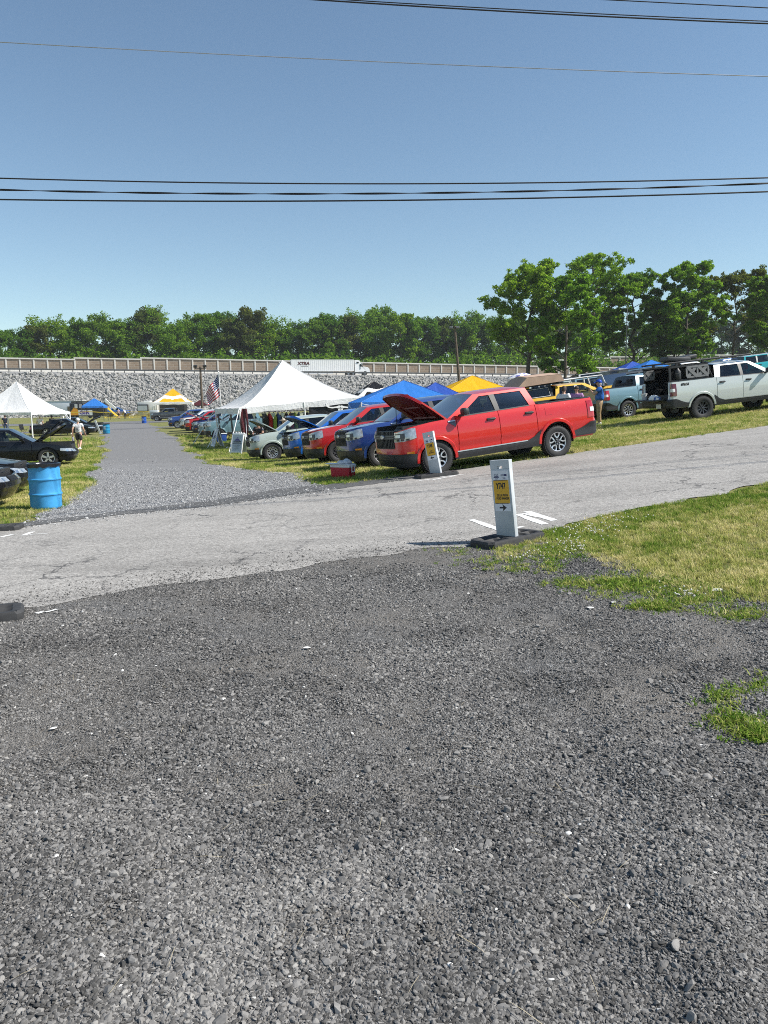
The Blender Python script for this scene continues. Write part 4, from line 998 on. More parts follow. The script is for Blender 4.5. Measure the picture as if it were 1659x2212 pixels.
PICKUP = dict(rake=1.3, xf=2.40, xr=-2.66, W=.925, rf=.34, rr=.12, bow=.10, axf=1.54, axr=-1.54, R=.365, Ra=.435, tw=.225, rimr=.225, yt=.80,
    in_side=[(.28, .07), (.40, .040), (.52, .042), (.59, .038), (.635, .006), (.78, 0), (.92, .001), (1.02, .012), (1.10, .024), (1.19, .05), (1.30, .085)], in_front=[(.25, .10), (.45, .02), (.62, 0), (.9, .005), (1.1, .035), (1.3, .1)], in_rear=[(.3, .12), (.45, .0), (.7, .0), (.8, .06), (1.3, .09)],
    zr=.36, zfb=.30, zrb=.42, top=[(-2.7, 1.235), (-1.05, 1.245), (-.9, 1.235), (1.22, 1.20), (1.6, 1.185), (2.1, 1.135), (2.32, 1.085), (2.42, 1.03)],
    xcowl=1.20, glass=dict(ab=1.20, at=.42, ct=-.94, cb=-1.07, zr=1.655, yr=.655, crown=.085), doors=[(1.0, -.06), (-.06, -1.03)], bed=True,
    win=[((.88, .28), (-.01, .035)), ((-.125, -.10), (-.90, -.78))])
RANGER = dict(PICKUP, rake=.6, xf=2.52, xr=-2.85, W=.95, axf=1.635, axr=-1.635, R=.405, Ra=.475, tw=.27, rimr=.225, yt=.83, zr=.48, zfb=.46, zrb=.52,
    in_side=[(.38, .06), (.52, .03), (.72, .012), (.9, 0), (1.1, .006), (1.27, .03), (1.42, .055)], in_rear=[(.4, .12), (.52, 0), (.74, 0), (.82, .06), (1.45, .08)],
    in_front=[(.35, .10), (.55, .02), (.75, 0), (1.0, .01), (1.2, .03), (1.4, .1)],
    top=[(-2.9, 1.36), (-1.1, 1.37), (-.9, 1.345), (1.22, 1.32), (1.7, 1.30), (2.2, 1.26), (2.42, 1.20), (2.55, 1.13)],
    glass=dict(ab=1.22, at=.40, ct=-.98, cb=-1.12, zr=1.80, yr=.66, crown=.08), doors=[(1.03, -.05), (-.05, -1.05)], win=[((.90, .29), (0, .04)), ((-.115, -.09), (-.90, -.76))])
SEDAN = dict(xf=2.42, xr=-2.92, W=.985, rf=.46, rr=.30, bow=.16, axf=1.455, axr=-1.455, R=.345, Ra=.40, tw=.235, rimr=.232, yt=.82,
    in_side=[(.2, .08), (.35, .04), (.5, .01), (.62, 0), (.78, .015), (.92, .05), (1.05, .10)], in_front=[(.2, .14), (.32, .04), (.45, 0), (.58, .01), (.62, .06), (.8, .12), (.95, .25)], in_rear=[(.2, .12), (.4, .0), (.55, .0), (.65, .05), (.85, .08), (1.05, .2)],
    zr=.24, zfb=.20, zrb=.28, top=[(-2.95, .86), (-2.7, .96), (-1.75, .99), (-.9, .985), (.95, .95), (1.5, .87), (2.1, .755), (2.3, .70), (2.45, .64)],
    xcowl=.98, glass=dict(ab=.98, at=.15, ct=-1.12, cb=-1.82, zr=1.40, yr=.60, crown=.075), doors=[(.92, -.28), (-.28, -1.25)], bed=False,
    win=[((.66, .02), (-.24, -.20)), ((-.33, -.29), (-1.18, -1.02))])
SUV = dict(PICKUP, rake=.0, xf=2.30, xr=-2.12, W=.94, rf=.26, rr=.16, bow=.08, axf=1.45, axr=-1.35, R=.39, Ra=.46, tw=.25, rimr=.22, zr=.46, zfb=.46, zrb=.5,
    top=[(-2.2, 1.22), (1.15, 1.22), (1.5, 1.215), (2.1, 1.17), (2.25, 1.12), (2.32, 1.06)], xcowl=1.12, bed=False,
    glass=dict(ab=1.12, at=.62, ct=-1.92, cb=-2.05, zr=1.76, yr=.72, crown=.06), doors=[(.98, -.06), (-.06, -1.0)], win=[((.85, .50), (0, .02)), ((-.10, -.09), (-.95, -.92)), ((-1.06, -1.04), (-1.9, -1.82))])
JEEP = dict(SUV, R=.43, Ra=.50, zr=.55, zfb=.55, rf=.16, top=[(-2.2, 1.25), (1.15, 1.27), (2.25, 1.22), (2.32, 1.18)], W=.9, glass=dict(ab=.98, at=.80, ct=-1.98, cb=-2.06, zr=1.86, yr=.70, crown=.03))

def vehicle(S, name, label, cat, group, mat, hood_open=0., wheels='split', rimmat=None, roofmat=None, pillarmat=None, glass_front=None, detail=2, hoodmat=None, fascia='bar', cladding=True, tailmat=None, topless=False, open_gate=False):
    root = thing(name, label, cat, group=group); sh = Shell(S); G = S['glass']; A = [(S['axf'], S['Ra']), (S['axr'], S['Ra'])]
    top = lambda q: interp(sh.at(q)[0], S['top'])
    Rw = S['R']
    def zlow(q, ex=0.):
        x, y, nx, ny = sh.at(q); z = S['zr']
        if nx > .3: z = S['zfb']
        if nx < -.3: z = S['zrb']
        for ax, ra in A:
            d = x - ax; ra = ra + ex
            if abs(d) < ra and abs(ny) > .35: z = max(z, Rw + math.sqrt(max(0, ra * ra - d * d)))
        return z
    sed = S is SEDAN
    # --- body: fenders, bed sides and nose as one shell in several patches with real shut lines
    d0 = S['doors'][0][0]; d2 = S['doors'][-1][1]; g = .008
    mb = MB()
    zband = S['zfb'] + (.27 if not sed else .0)          # where the dark lower bumper ends
    qn = list(np.linspace(0, sh.sx(S['axf'] + S['Ra'] * 1.02), 40))
    def nose_lo(q):
        x, y, nx, ny = sh.at(q)
        if not cladding: return zlow(q)
        t = np.clip((S['xf'] - .25 - x) / .45, 0, 1); return max(lerp(zband, S['zr'] + .12, t), zlow(q) if abs(ny) > .9 and x < S['axf'] + S['Ra'] else 0)
    for sd in (1, -1):
        mb = MB()
        sh.patch(mb, qn, nose_lo, top, 9, 0, .03, sd)
        qs = sh.qrange(S['axf'] + S['Ra'] * 1.02, d0 + g, 12, A); sh.patch(mb, qs, zlow, top, 10, 0, .03, sd)
        def lips(ax, ra):
            P = []
            for th in np.linspace(-.12, math.pi + .12, 30):
                row = []
                for rad, of in ((ra - .004, .0), (ra - .004, .022), (ra + .055, .024), (ra + .075, .002)):
                    x_, z_ = ax + rad * math.cos(th), Rw + rad * math.sin(th); row.append(sh.pt(sh.sx(x_), max(z_, S['zr'] - .02), of, sd))
                P.append(row)
            if not sed: mb.grid(P)
        lips(*A[0]); mb.build('front_fender', mat, root, smooth=32); mb = MB(); lips(*A[1])
        qs = sh.qrange(d2 - g, S['xr'] + S['rr'], 16, A)
        if S['bed'] or sed or True:
            q_end = list(np.linspace(sh.s_side1, sh.s_side1 + S['rr'] * 1.5, 8)); 
            sh.patch(mb, qs, zlow, top, 10, 0, .03, sd)
            qe = list(np.linspace(qs[-1], sh.L, 22))
            if not (open_gate and S['bed']):
                sh.patch(mb, qe, lambda q: max(zlow(q), S['zrb'] + (.26 if cladding else 0)), top, 8, 0, .03, sd)
            else:
                qe2 = [q for q in qe if sh.at(q)[1] > .70]; sh.patch(mb, qe2, lambda q: max(zlow(q), S['zrb'] + .26), top, 8, 0, .03, sd)
        mb.build('bed_side' if S['bed'] else 'rear_fender', mat, root, smooth=32)
    # hood / deck infill ahead of the cowl (kept when the hood is shut), trunk deck of a saloon
    def deck(x0, x1f, crown, n=10, m=14, dz=0., inset=0.):
        """crowned panel from x0 to the plan outline in front (or rear)"""
        rows = []
        for i in range(n + 1):
            v = i / n; row = []
            for j in range(m + 1):
                t = j / m * 2 - 1
                xb = lerp(x0, x1f, v); q = sh.sx(xb) if (xb < sh.x0 and xb > S['xr'] + S['rr']) else sh.s_side0
                yw = abs(sh.pt(sh.s_side0 + .01, interp(x0, S['top'])).y) - inset
                y = yw * t
                xe = x1f - (S['bow'] * t * t + S['rf'] * .95 * max(0, (abs(t) - .62) / .38) ** 2.2) * (1 if x1f > x0 else -1)
                x_ = lerp(x0, xe, v); z_ = interp(x_, S['top']) + crown * (1 - abs(t) ** 2.4) + dz
                row.append(Vector((x_, y, z_)))
            rows.append(row)
        return rows
    xh = S['xf'] - .055
    xc = S['xcowl'] if not sed else G['ab'] + .02
    hoodrows = deck(xc - .02, xh - (.16 if sed else .03), .035, 12, 16, .004, .006)
    if not hood_open:
        pass
    else:
        # engine bay: dark tub with a few lumps
        bay = MB(); zt = interp(xc, S['top']); bay.box(((xc + xh) / 2 - .05, 0, zt - .42), (xh - xc - .1, 1.55, .05))
        for sy in (-1, 1): bay.box(((xc + xh) / 2 - .05, sy * .76, zt - .22), (xh - xc - .12, .06, .38))
        bay.box((xc + .04, 0, zt - .2), (.05, 1.5, .4)); bay.box((xh - .12, 0, zt - .3), (.06, 1.4, .36))
        bay.box(((xc + xh) / 2, .1, zt - .22), (.6, .62, .22), bevel=.05); bay.box((xc + .3, -.55, zt - .2), (.3, .24, .22), bevel=.02); bay.box((xc + .3, .55, zt - .22), (.26, .3, .2), bevel=.04)
        bay.tube([(xc + .35, .5, zt - .12), (xc + .6, .3, zt - .08), (xc + .75, -.2, zt - .1)], .045, 8)
        bay.build('engine_bay', BLACKP, root, smooth=40)
    hb = MB(); mat_h = hoodmat or mat
    hx, hz = xc, interp(xc, S['top']) + .01
    off = Vector((hx, 0, hz)); rows = [[p - off for p in r_] for r_ in hoodrows]
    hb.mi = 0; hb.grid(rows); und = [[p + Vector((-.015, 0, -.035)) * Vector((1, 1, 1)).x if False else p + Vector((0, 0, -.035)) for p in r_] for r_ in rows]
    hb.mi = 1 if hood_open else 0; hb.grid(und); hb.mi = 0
    hb.grid([rows[-1], [p + Vector((-.01, 0, -.06)) for p in rows[-1]]]); hb.grid([[r_[0] for r_ in rows], [r_[0] for r_ in und]]); hb.grid([[r_[-1] for r_ in rows], [r_[-1] for r_ in und]])
    if hood_open:           # stiffening ribs under an open hood
        hb.mi = 1
        Lh = xh - xc
        for sy in (-1, 1):
            hb.tube([(.12, sy * .12, -.03), (Lh * .55, sy * .5, -.05), (Lh - .2, sy * .6, -.06)], .028, 6); hb.tube([(.12, sy * .6, -.03), (Lh * .5, sy * .62, -.05)], .03, 6)
        hb.tube([(Lh * .84, -.6, -.06), (Lh * .86, 0, -.05), (Lh * .84, .6, -.06)], .03, 6); hb.tube([(.12, -.62, -.04), (.12, .62, -.04)], .035, 6); hb.tube([(Lh * .45, -.45, -.05), (Lh * .45, .45, -.05)], .026, 6)
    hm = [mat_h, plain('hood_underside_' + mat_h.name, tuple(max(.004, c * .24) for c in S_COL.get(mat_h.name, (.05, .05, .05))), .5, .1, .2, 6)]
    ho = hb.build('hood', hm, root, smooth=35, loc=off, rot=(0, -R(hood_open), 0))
    if hood_open:
        # prop rod
        pb = MB(); a = R(hood_open); e = Vector((math.cos(a) * .75, -.6, math.sin(a) * .75 - .05)) + off; pb.tube([(xc + .55, -.72, hz - .03), tuple(e)], .008, 6); pb.build('prop_rod', DARKM, root)
    if sed:
        mb2 = MB(); rows = deck(G['cb'] + .03, S['xr'] + .03, .03, 8, 14, .004, .006); mb2.grid(rows); mb2.build('trunk_lid', mat, root, smooth=40)
        lo_cov = MB(); lo_cov.grid([[Vector((x_, y_, interp(x_, S['top']) - .01)) for y_ in (-.9, 0, .9)] for x_ in np.linspace(G['cb'] + .1, S['xr'] + .3, 4)])
    # --- doors with handles
    gi = 0
    for k, (xa, xb) in enumerate(S['doors']):
        for sd in (1, -1):
            dm = MB(); qs = sh.qrange(xa - g, xb + g, 12, A)
            zl = lambda q: max(zlow(q, .07 if not sed else .0), S['zr'] + (.10 if not sed else .0))
            sh.patch(dm, qs, zl, top, 12, 0.001, .035, sd)
            # pressed crease low on the door
            do = dm.build('door', mat, root, smooth=32)
            xh_ = lerp(xa, xb, .80); zh_ = interp(xh_, S['top']) - .15
            hm_ = MB(); p0 = sh.pt(sh.sx(xh_ + .11), zh_, .03, sd); p1 = sh.pt(sh.sx(xh_ - .11), zh_, .03, sd); hm_.box((p0 + p1) / 2, (.22, .03, .035), bevel=.012)
            hm_.box((p0 + p1) / 2 - Vector((0, .025 * sd, 0)), (.2, .01, .06), bevel=.004); hm_.build('handle', BLACKP if not sed else mat, do, smooth=40)
    # --- dark inner core, wheel wells, sills
    cb = MB(); xm = (S['xf'] + S['xr']) / 2
    cb.box(((S['axf'] + S['axr']) / 2, 0, S['zr'] + .16), (S['axf'] - S['axr'] - 2 * S['Ra'] - .02, S['W'] * 2 - .16, .30))
    cb.box((xm, 0, S['zr'] + .18), (S['xf'] - S['xr'] - .5, 1.15, .34))
    cb.box((S['xr'] + .3, 0, S['zr'] + .3), (.35, S['W'] * 2 - .35, .3)); cb.box((S['xf'] - .35, 0, S['zr'] + .3), (.25, 1.25, .5))
    for ax, ra in A:
        for sd in (1, -1):
            P = [[Vector((ax + (ra + .02) * math.cos(t), sd * y_, Rw + (ra + .02) * math.sin(t))) for y_ in (.5, S['W'] - .05)] for t in np.linspace(-.2, math.pi + .2, 18)]; cb.grid(P)
            cb.add([Vector((ax, sd * .5, Rw))] + [Vector((ax + (ra + .02) * math.cos(t), sd * .5, Rw + (ra + .02) * math.sin(t))) for t in np.linspace(-.2, math.pi + .2, 18)], [(0, i, i + 1) for i in range(1, 18)])
        cb.tube([(ax, -.7, Rw), (ax, .7, Rw)], .05, 8)
    cb.tube([(S['axr'] + .4, .3, S['zr'] + .02), (S['xr'] + .2, .35, S['zr'] + .04)], .04, 8)
    cb.build('underbody', DARKM, root)
    if cladding:
        cl = MB()
        for sd in (1, -1):
            qs = sh.qrange(S['axf'] - S['Ra'] * 1.0, S['axr'] + S['Ra'] * 1.0, 14)
            def clhi(q):
                x = sh.at(q)[0]; return S['zr'] + .11 + .20 * max(0, 1 - abs(x - (S['axr'] + S['Ra'])) / .32) ** 1.5
            sh.patch(cl, qs, S['zr'] - .06, clhi, 5, .016, .05, sd)
        cl.build('sill_cladding', BLACKP, root, smooth=35)
        if detail > 1:
            st = MB()
            for sd in (1, -1):
                qs = sh.qrange(S['axf'] - S['Ra'] - .05, S['axr'] + S['Ra'] + .36, 10); sh.patch(st, qs, S['zr'] + .095, S['zr'] + .118, 1, .024, .012, sd)
            st.build('sill_trim', SILVER, root)
        fb = MB()
        for sd in (1, -1):
            q = [q_ for q_ in qn]; sh.patch(fb, q, lambda q_: max(S['zfb'] - .02, 0), lambda q_: nose_lo(q_) + .002, 6, .014, .05, sd)
        # dark intake slots and fog-lamp pockets, moulded proud of the bumper
            sh.patch(fb, list(np.linspace(sh.sf + .02, sh.sf + .30, 6)), S['zfb'] + .10, S['zfb'] + .25, 3, .024, .02, sd)
        fb.build('front_bumper', BLACKP, root, smooth=30)
        sl = MB()
        for z_ in (.09, .15, .21): 
            for sd in (1, -1): sh.patch(sl, list(np.linspace(0, sh.sf * .78, 8)), S['zfb'] + z_, S['zfb'] + z_ + .035, 1, .022, .01, sd)
        sl.build('intake', DARKM, root)
        rb = MB()
        for sd in (1, -1):
            qs = sh.qrange(S['axr'] - S['Ra'] * 1.02, S['xr'] + S['rr'], 8) + list(np.linspace(sh.s_side1, sh.L, 16))[1:]
            def rbhi(q):
                x, y, nx, ny = sh.at(q); t = np.clip((S['axr'] - S['Ra'] - x) / .5, 0, 1); return S['zrb'] + lerp(.10, .27, t ** 1.6)
            sh.patch(rb, qs, S['zrb'] - .03, rbhi, 6, .022, .08, sd)
        rb.build('rear_bumper', BLACKP if S is not SEDAN else mat, root, smooth=35)
    else:
        fb = MB()
        for sd in (1, -1):
            sh.patch(fb, list(np.linspace(0, sh.sx(S['axf'] + S['Ra'] * 1.05), 26)), S['zfb'] + .26, S['zfb'] + .36, 4, .03, .04, sd)
        fb.build('front_bumper', mat, root, smooth=40)
        gb = MB()
        for sd in (1, -1): sh.patch(gb, list(np.linspace(sh.sf * .75, sh.sf * 1.35, 8)), S['zfb'] + .05, S['zfb'] + .16, 2, .006, .0, sd)
        gb.build('intake', DARKM, root)
        rb = MB()
        for sd in (1, -1): sh.patch(rb, list(np.linspace(sh.sx(S['axr'] - S['Ra'] * 1.1), sh.L, 24)), S['zrb'] + .2, S['zrb'] + .32, 4, .03, .04, sd)
        rb.build('rear_bumper', mat, root, smooth=40)
    # --- face: grille, lamps
    zt = interp(S['xf'] - .1, S['top'])
    if fascia == 'bar':         # boxy pickup face: slotted grille, bright crossbar, C-shaped lamps
        gm = MB(); q1 = sh.sf * .92
        zg0, zg1 = zband + .125, zt - .005
        for sd in (1, -1): sh.patch(gm, list(np.linspace(0, q1, 12)), zg0, zg1, 3, .004, .03, sd)
        go = gm.build('grille', BLACKP, root)
        gl = MB()
        for k in range(7):
            for sd in (1, -1): q = q1 * (k + .5) / 7; sh.patch(gl, [q - .012, q + .012], zg0 + .02, lerp(zg0, zg1, .55), 2, .018, .012, sd); sh.patch(gl, [q - .012, q + .012], lerp(zg0, zg1, .80), zg1 - .01, 1, .018, .012, sd)
        gl.build('grille_slats', DARKM, go)
        bm_ = MB()
        for z0 in (.62, .73):
            for sd in (1, -1): sh.patch(bm_, list(np.linspace(0, q1 * 1.02, 10)), lerp(zg0, zg1, z0 - .05), lerp(zg0, zg1, z0 + .015), 1, .03, .02, sd)
        bm_.build('grille_bar', GREYM, go)
        em = MB(); c = sh.pt(0, lerp(zg0, zg1, .68), .045); em.lathe([(0, .012), (.9, .008), (1, 0), (1, -.02)], 20, 'Z'); 
        em.v = [(c.x + v[2], c.y + v[0] * .105, c.z + v[1] * .045) for v in em.v]; em.build('emblem', SILVER, go, smooth=40)
        for sd in (1, -1):
            hl = MB(); qa, qb = q1 + .006, sh.sx(S['xf'] - .40); zb_ = lerp(zband, zt, .53)
            sh.patch(hl, list(np.linspace(qa, qb, 14)), lambda q: zb_ + .12 * max(0, (q - lerp(qa, qb, .55)) / (qb - qa)), lambda q: top(q) - .018 - .05 * max(0, (q - lerp(qa, qb, .75)) / (qb - qa)), 5, .012, .03, sd)
            ho_ = hl.build('headlight', LENS, root, smooth=40)
            dk = MB(); qm = lerp(qa, qb, .48); z1, z2 = zb_ + .085, zb_ + .165
            sh.patch(dk, list(np.linspace(lerp(qa, qb, .06), lerp(qa, qb, .58), 8)), z1 - .02, z2 + .012, 2, .017, .004, sd)
            for k in range(3): q = lerp(qa, qb, .22 + .2 * k); sh.patch(dk, list(np.linspace(q, q + .07, 3)), zb_ + .018, zb_ + .06, 1, .017, .004, sd)
            dk.build('lamp_module', LENSD, ho_)
            pj = MB(); sh.patch(pj, list(np.linspace(lerp(qa, qb, .10), lerp(qa, qb, .40), 6)), z1 + .005, z2 - .012, 2, .022, .004, sd); sh.patch(pj, [lerp(qa, qb, .02), lerp(qa, qb, .5), lerp(qa, qb, .93)], lambda q: top(q) - .045, lambda q: top(q) - .025, 1, .018, .004, sd)
            pj.build('lamp_projector', SILVER, ho_)
            mk_ = MB(); sh.patch(mk_, list(np.linspace(sh.sx(S['axf'] + S['Ra'] + .26), sh.sx(S['axf'] + S['Ra'] + .10), 4)), S['zr'] + .20, S['zr'] + .255, 1, .010, .01, sd); mk_.build('side_marker', AMBER, root)
    elif fascia == 'wide':      # off-roader face: full-width dark grille, round lamps
        gm = MB(); q1 = sh.sf * 1.22; zg0, zg1 = zband + .05, zt - .04
        for sd in (1, -1): sh.patch(gm, list(np.linspace(0, q1, 12)), zg0, zg1, 3, .008, .03, sd)
        go = gm.build('grille', BLACKP, root)
        gl = MB()
        for sd in (1, -1): sh.patch(gl, list(np.linspace(0, sh.sf * .6, 6)), lerp(zg0, zg1, .42), lerp(zg0, zg1, .58), 1, .016, .006, sd)
        gl.build('grille_bar', GREYM, go)
        for sd in (1, -1):
            c = sh.pt(sh.sf * .98, lerp(zg0, zg1, .5), .02, sd); hl = MB(); hl.lathe([(0, .02), (.08, .015), (.105, -.02), (.105, -.05)], 18, 'Z'); hl.v = [(c.x + v[2], c.y + v[0], c.z + v[1]) for v in hl.v]; hl.build('headlight', LENS, root, smooth=40)
    else:                       # saloon face: swept lamps and an upright slatted grille
        zg0, zg1 = .47, .66
        gm = MB()
        for sd in (1, -1): sh.patch(gm, list(np.linspace(0, sh.sf * .55, 8)), zg0, zg1, 3, .012, .02, sd)
        go = gm.build('grille', BLACKP, root)
        gl = MB()
        for k in range(6):
            for sd in (1, -1): q = sh.sf * .55 * (k + .5) / 6; sh.patch(gl, [q - .01, q + .01], zg0 + .01, zg1 - .01, 2, .026, .012, sd)
        gl.build('grille_slats', DARKM, go)
        for sd in (1, -1):
            hl = MB(); qa, qb = sh.sf * .66, sh.sx(S['xf'] - .52); sh.patch(hl, list(np.linspace(qa, qb, 14)), lambda q: .545 + .05 * (q - qa) / (qb - qa), lambda q: min(.69, top(q) - .012), 4, .012, .03, sd); ho_ = hl.build('headlight', LENS, root, smooth=40)
            dk = MB()
            for t in (.2, .45, .68): q = lerp(qa, qb, t); sh.patch(dk, list(np.linspace(q, q + .09, 4)), .575, .64, 2, .016, .004, sd)
            dk.build('lamp_module', CHROME, ho_)
            mk_ = MB(); q = sh.sx(S['axf'] + S['Ra'] + .12); sh.patch(mk_, [q, q + .1], .48, .53, 1, .012, .01, sd); mk_.build('side_marker', AMBER, root)
    # --- tail lamps
    for sd in (1, -1):
        tl = MB(); qa = sh.sx(S['xr'] + S['rr'] + (.13 if not sed else .1)); qb = sh.s_side1 + S['rr'] * 1.35
        zt2 = interp(S['xr'] + .1, S['top'])
        z0_, z1_ = (S['zrb'] + .37, zt2 - .06) if not sed else (.64, .84)
        sh.patch(tl, list(np.linspace(qa, qb, 10)), z0_, z1_, 4, .012, .03, sd); to = tl.build('tail_light', tailmat or REDL, root, smooth=40)
        if detail > 1 and not sed:
            tw_ = MB(); sh.patch(tw_, list(np.linspace(lerp(qa, qb, .22), lerp(qa, qb, .80), 6)), lerp(z0_, z1_, .34), lerp(z0_, z1_, .60), 2, .018, .006, sd); tw_.build('reversing_lamp', WHITEP, to)
    # --- fender vents, fuel flap, aerial, mirrors
    if fascia == 'bar' and detail > 1:
        for sd in (1, -1):
            v = MB(); zz = interp(1.05, S['top']) - .045
            sh.patch(v, [sh.sx(1.20), sh.sx(1.12), sh.sx(1.03)], lambda q: zz - .02 - .13 * np.clip((1.22 - sh.at(q)[0]) / .18, 0, 1), zz, 3, .010, .01, sd); vo = v.build('fender_vent', GREYM, root)
            v = MB(); sh.patch(v, [sh.sx(1.205), sh.sx(1.03)], zz - .022, zz, 1, .016, .006, sd); v.build('vent_trim', SILVER, vo)
        ff = MB(); sh.patch(ff, list(np.linspace(sh.sx(-1.27), sh.sx(-1.44), 6)), interp(-1.3, S['top']) - .27, interp(-1.3, S['top']) - .11, 4, .004, .01, 1); ff.build('fuel_flap', mat, root, smooth=30)
    yb = lambda x: abs(sh.pt(sh.sx(x), interp(x, S['top'])).y) - .012
    for sd in (1, -1):
        mm = MB(); xm_ = S['win'][0][0][0] - .03; zb_ = interp(xm_, S['top']); yy = yb(xm_)
        mm.box((xm_, sd * (yy + .17), zb_ + .11), (.13, .22, .165), bevel=.05); mm.box((xm_ + .02, sd * (yy + .05), zb_ + .035), (.09, .14, .05), bevel=.02)
        mo = mm.build('mirror', BLACKP if not sed else mat, root, smooth=45)
        mg = MB(); mg.box((xm_ - .068, sd * (yy + .17), zb_ + .11), (.004, .17, .12)); mg.build('mirror_glass', CHROME, mo)
    # --- greenhouse
    def gy(x, z): zb = interp(x, S['top']); t = np.clip((z - zb) / (G['zr'] - zb), 0, 1); return lerp(yb(x), G['yr'], t ** 1.15)
    def gpt(x, z, off, sd): return Vector((x, sd * (gy(x, z) + off), z))
    def gstrip(mb_, a, b, c, d, off, sd, n=5, m=3):
        """side-face quad a-b (front bottom/top) to d-c (rear bottom/top) given in x,z"""
        mb_.grid([[gpt(lerp(lerp(a[0], b[0], i / n), lerp(d[0], c[0], i / n), j / m), lerp(lerp(a[1], b[1], i / n), lerp(d[1], c[1], i / n), j / m), off, sd) for j in range(m + 1)] for i in range(n + 1)])
    zb0 = lambda x: interp(x, S['top']); zr = G['zr']; ztw = zr - .055
    pm = pillarmat or mat; rm_ = roofmat or mat
    ab, at_, ct, cb_ = G['ab'], G['at'], G['ct'], G['cb']
    roofx = lambda z, e: lerp(ab, at_, (z - zb0(ab)) / (zr - zb0(ab))) if e == 0 else lerp(cb_, ct, (z - zb0(cb_)) / (zr - zb0(cb_)))
    if not topless:
        fr = MB()
        for sd in (1, -1):
            w0 = S['win'][0][0]; wl = S['win'][-1][1]
            gstrip(fr, (ab + .0, zb0(ab)), (roofx(ztw, 0), ztw), (w0[1], ztw), (w0[0], zb0(w0[0]) + .02), .004, sd)         # A pillar
            gstrip(fr, (wl[0], zb0(wl[0]) + .02), (wl[1], ztw), (roofx(ztw, 1), ztw), (cb_, zb0(cb_)), .004, sd)             # rear pillar
            gstrip(fr, (roofx(ztw, 0), ztw), (at_, zr), (ct, zr), (roofx(ztw, 1), ztw), .004, sd, 3, 8)                     # roof rail
            gstrip(fr, (ab, zb0(ab) - .01), (w0[0] + .1, zb0(w0[0]) + .022), (wl[0], zb0(wl[0]) + .022), (cb_, zb0(cb_) - .01), .003, sd, 2, 8)
        fo = fr.build('cab_frame', mat, root, smooth=40)
        pl = MB()
        for k in range(len(S['win']) - 1):
            a, b = S['win'][k][1], S['win'][k + 1][0]
            for sd in (1, -1): gstrip(pl, (a[0], zb0(a[0]) + .01), (a[1], ztw + .005), (b[1], ztw + .005), (b[0], zb0(b[0]) + .01), .007, sd)
        if pl.v: pl.build('door_pillar', pillarmat or BLACKP, root, smooth=40)
        tr_ = MB()
        for k, (f_, r_) in enumerate(S['win']):
            for sd in (1, -1):
                gm_ = MB(); gstrip(gm_, (f_[0], zb0(f_[0]) + .012), (f_[1], ztw + .012), (r_[1], ztw + .012), (r_[0], zb0(r_[0]) + .012), -.012, sd, 4, 4)
                gm_.build('side_window', (glass_front if (k == 0 and glass_front) else TINT if k else CLEAR), root, smooth=60)
            for sd in (1, -1): gstrip(tr_, (f_[0], zb0(f_[0]) + .004), (f_[0] - .004, zb0(f_[0]) + .026), (r_[0] + .004, zb0(r_[0]) + .026), (r_[0], zb0(r_[0]) + .004), .010, sd, 1, 4)
        tr_.build('window_trim', BLACKP, root)
        rf_ = MB(); nn, mm_ = 12, 12; P = []
        for i in range(nn + 1):
            v = i / nn; row = []
            for j in range(mm_ + 1):
                t = j / mm_ * 2 - 1; x = lerp(at_ + .06 * (1 - t * t), ct - .02 * (1 - t * t), v); row.append(Vector((x, t * (G['yr'] + .006), zr + G['crown'] * (1 - abs(t) ** 2.2) * (1 - .55 * (2 * v - 1) ** 4) + .0)))
            P.append(row)
        rf_.grid(P); rf_.build('roof', rm_, root, smooth=40)
        for nm, e in (('windscreen', 0), ('rear_window', 1)):
            wm = MB(); P = []
            for i in range(8):
                v = i / 7; row = []; xb_, xt_ = (ab, at_) if e == 0 else (cb_, ct); zb_ = zb0(xb_) - .0
                for j in range(13):
                    t = j / 12 * 2 - 1; x = lerp(xb_, xt_, v) + (.10 if e == 0 else -.03) * (1 - t * t) * (1 - .45 * v); z = lerp(zb_, zr + G['crown'] * (1 - abs(t) ** 2.2) * .45, v)
                    row.append(Vector((x, t * (lerp(yb(xb_), G['yr'], v ** 1.15) - .004), z)))
                P.append(row)
            wm.grid(P); wm.build(nm, WIND if e == 0 else TINT, root, smooth=60)
        if e is not None and detail > 1:
            stk = MB(); s_ = 1
        # cowl
        cw = MB(); cw.grid([[Vector((x_ + .1 * (1 - t * t), t * (yb(ab) - .01), zb0(ab) + .012 + (.03 * (1 - t * t)))) for t in np.linspace(-1, 1, 11)] for x_ in (ab - .02, ab + .05)]); cw.build('cowl', BLACKP, root)
    else:       # roll cage and windscreen frame only, soft top
        cg = MB()
        for sd in (1, -1):
            cg.tube([(ab, sd * (yb(ab) - .04), zb0(ab)), (at_, sd * (G['yr'] + .04), zr)], .03, 6); cg.tube([(at_, sd * (G['yr'] + .04), zr), (-.2, sd * (G['yr'] + .02), zr + .02), (ct, sd * (G['yr'] + .02), zr)], .03, 6)
            cg.tube([(-.15, sd * (yb(-.1) - .08), zb0(-.1)), (-.2, sd * G['yr'], zr + .02)], .03, 6); cg.tube([(cb_ + .1, sd * (yb(-1.5) - .05), zb0(cb_)), (ct, sd * G['yr'], zr)], .03, 6)
        cg.tube([(at_, -G['yr'], zr), (at_, G['yr'], zr)], .03, 6); cg.build('roll_cage', rm_, root, smooth=50)
    # interior: seats, dash, wheel, parcel floor
    sm = MB(); fl = S['zr'] + .18; dz = zb0(0) - 1.235
    seats = [(.12, .36), (.12, -.36)] + ([(-.72, .0)] if len(S['win']) > 1 else [])
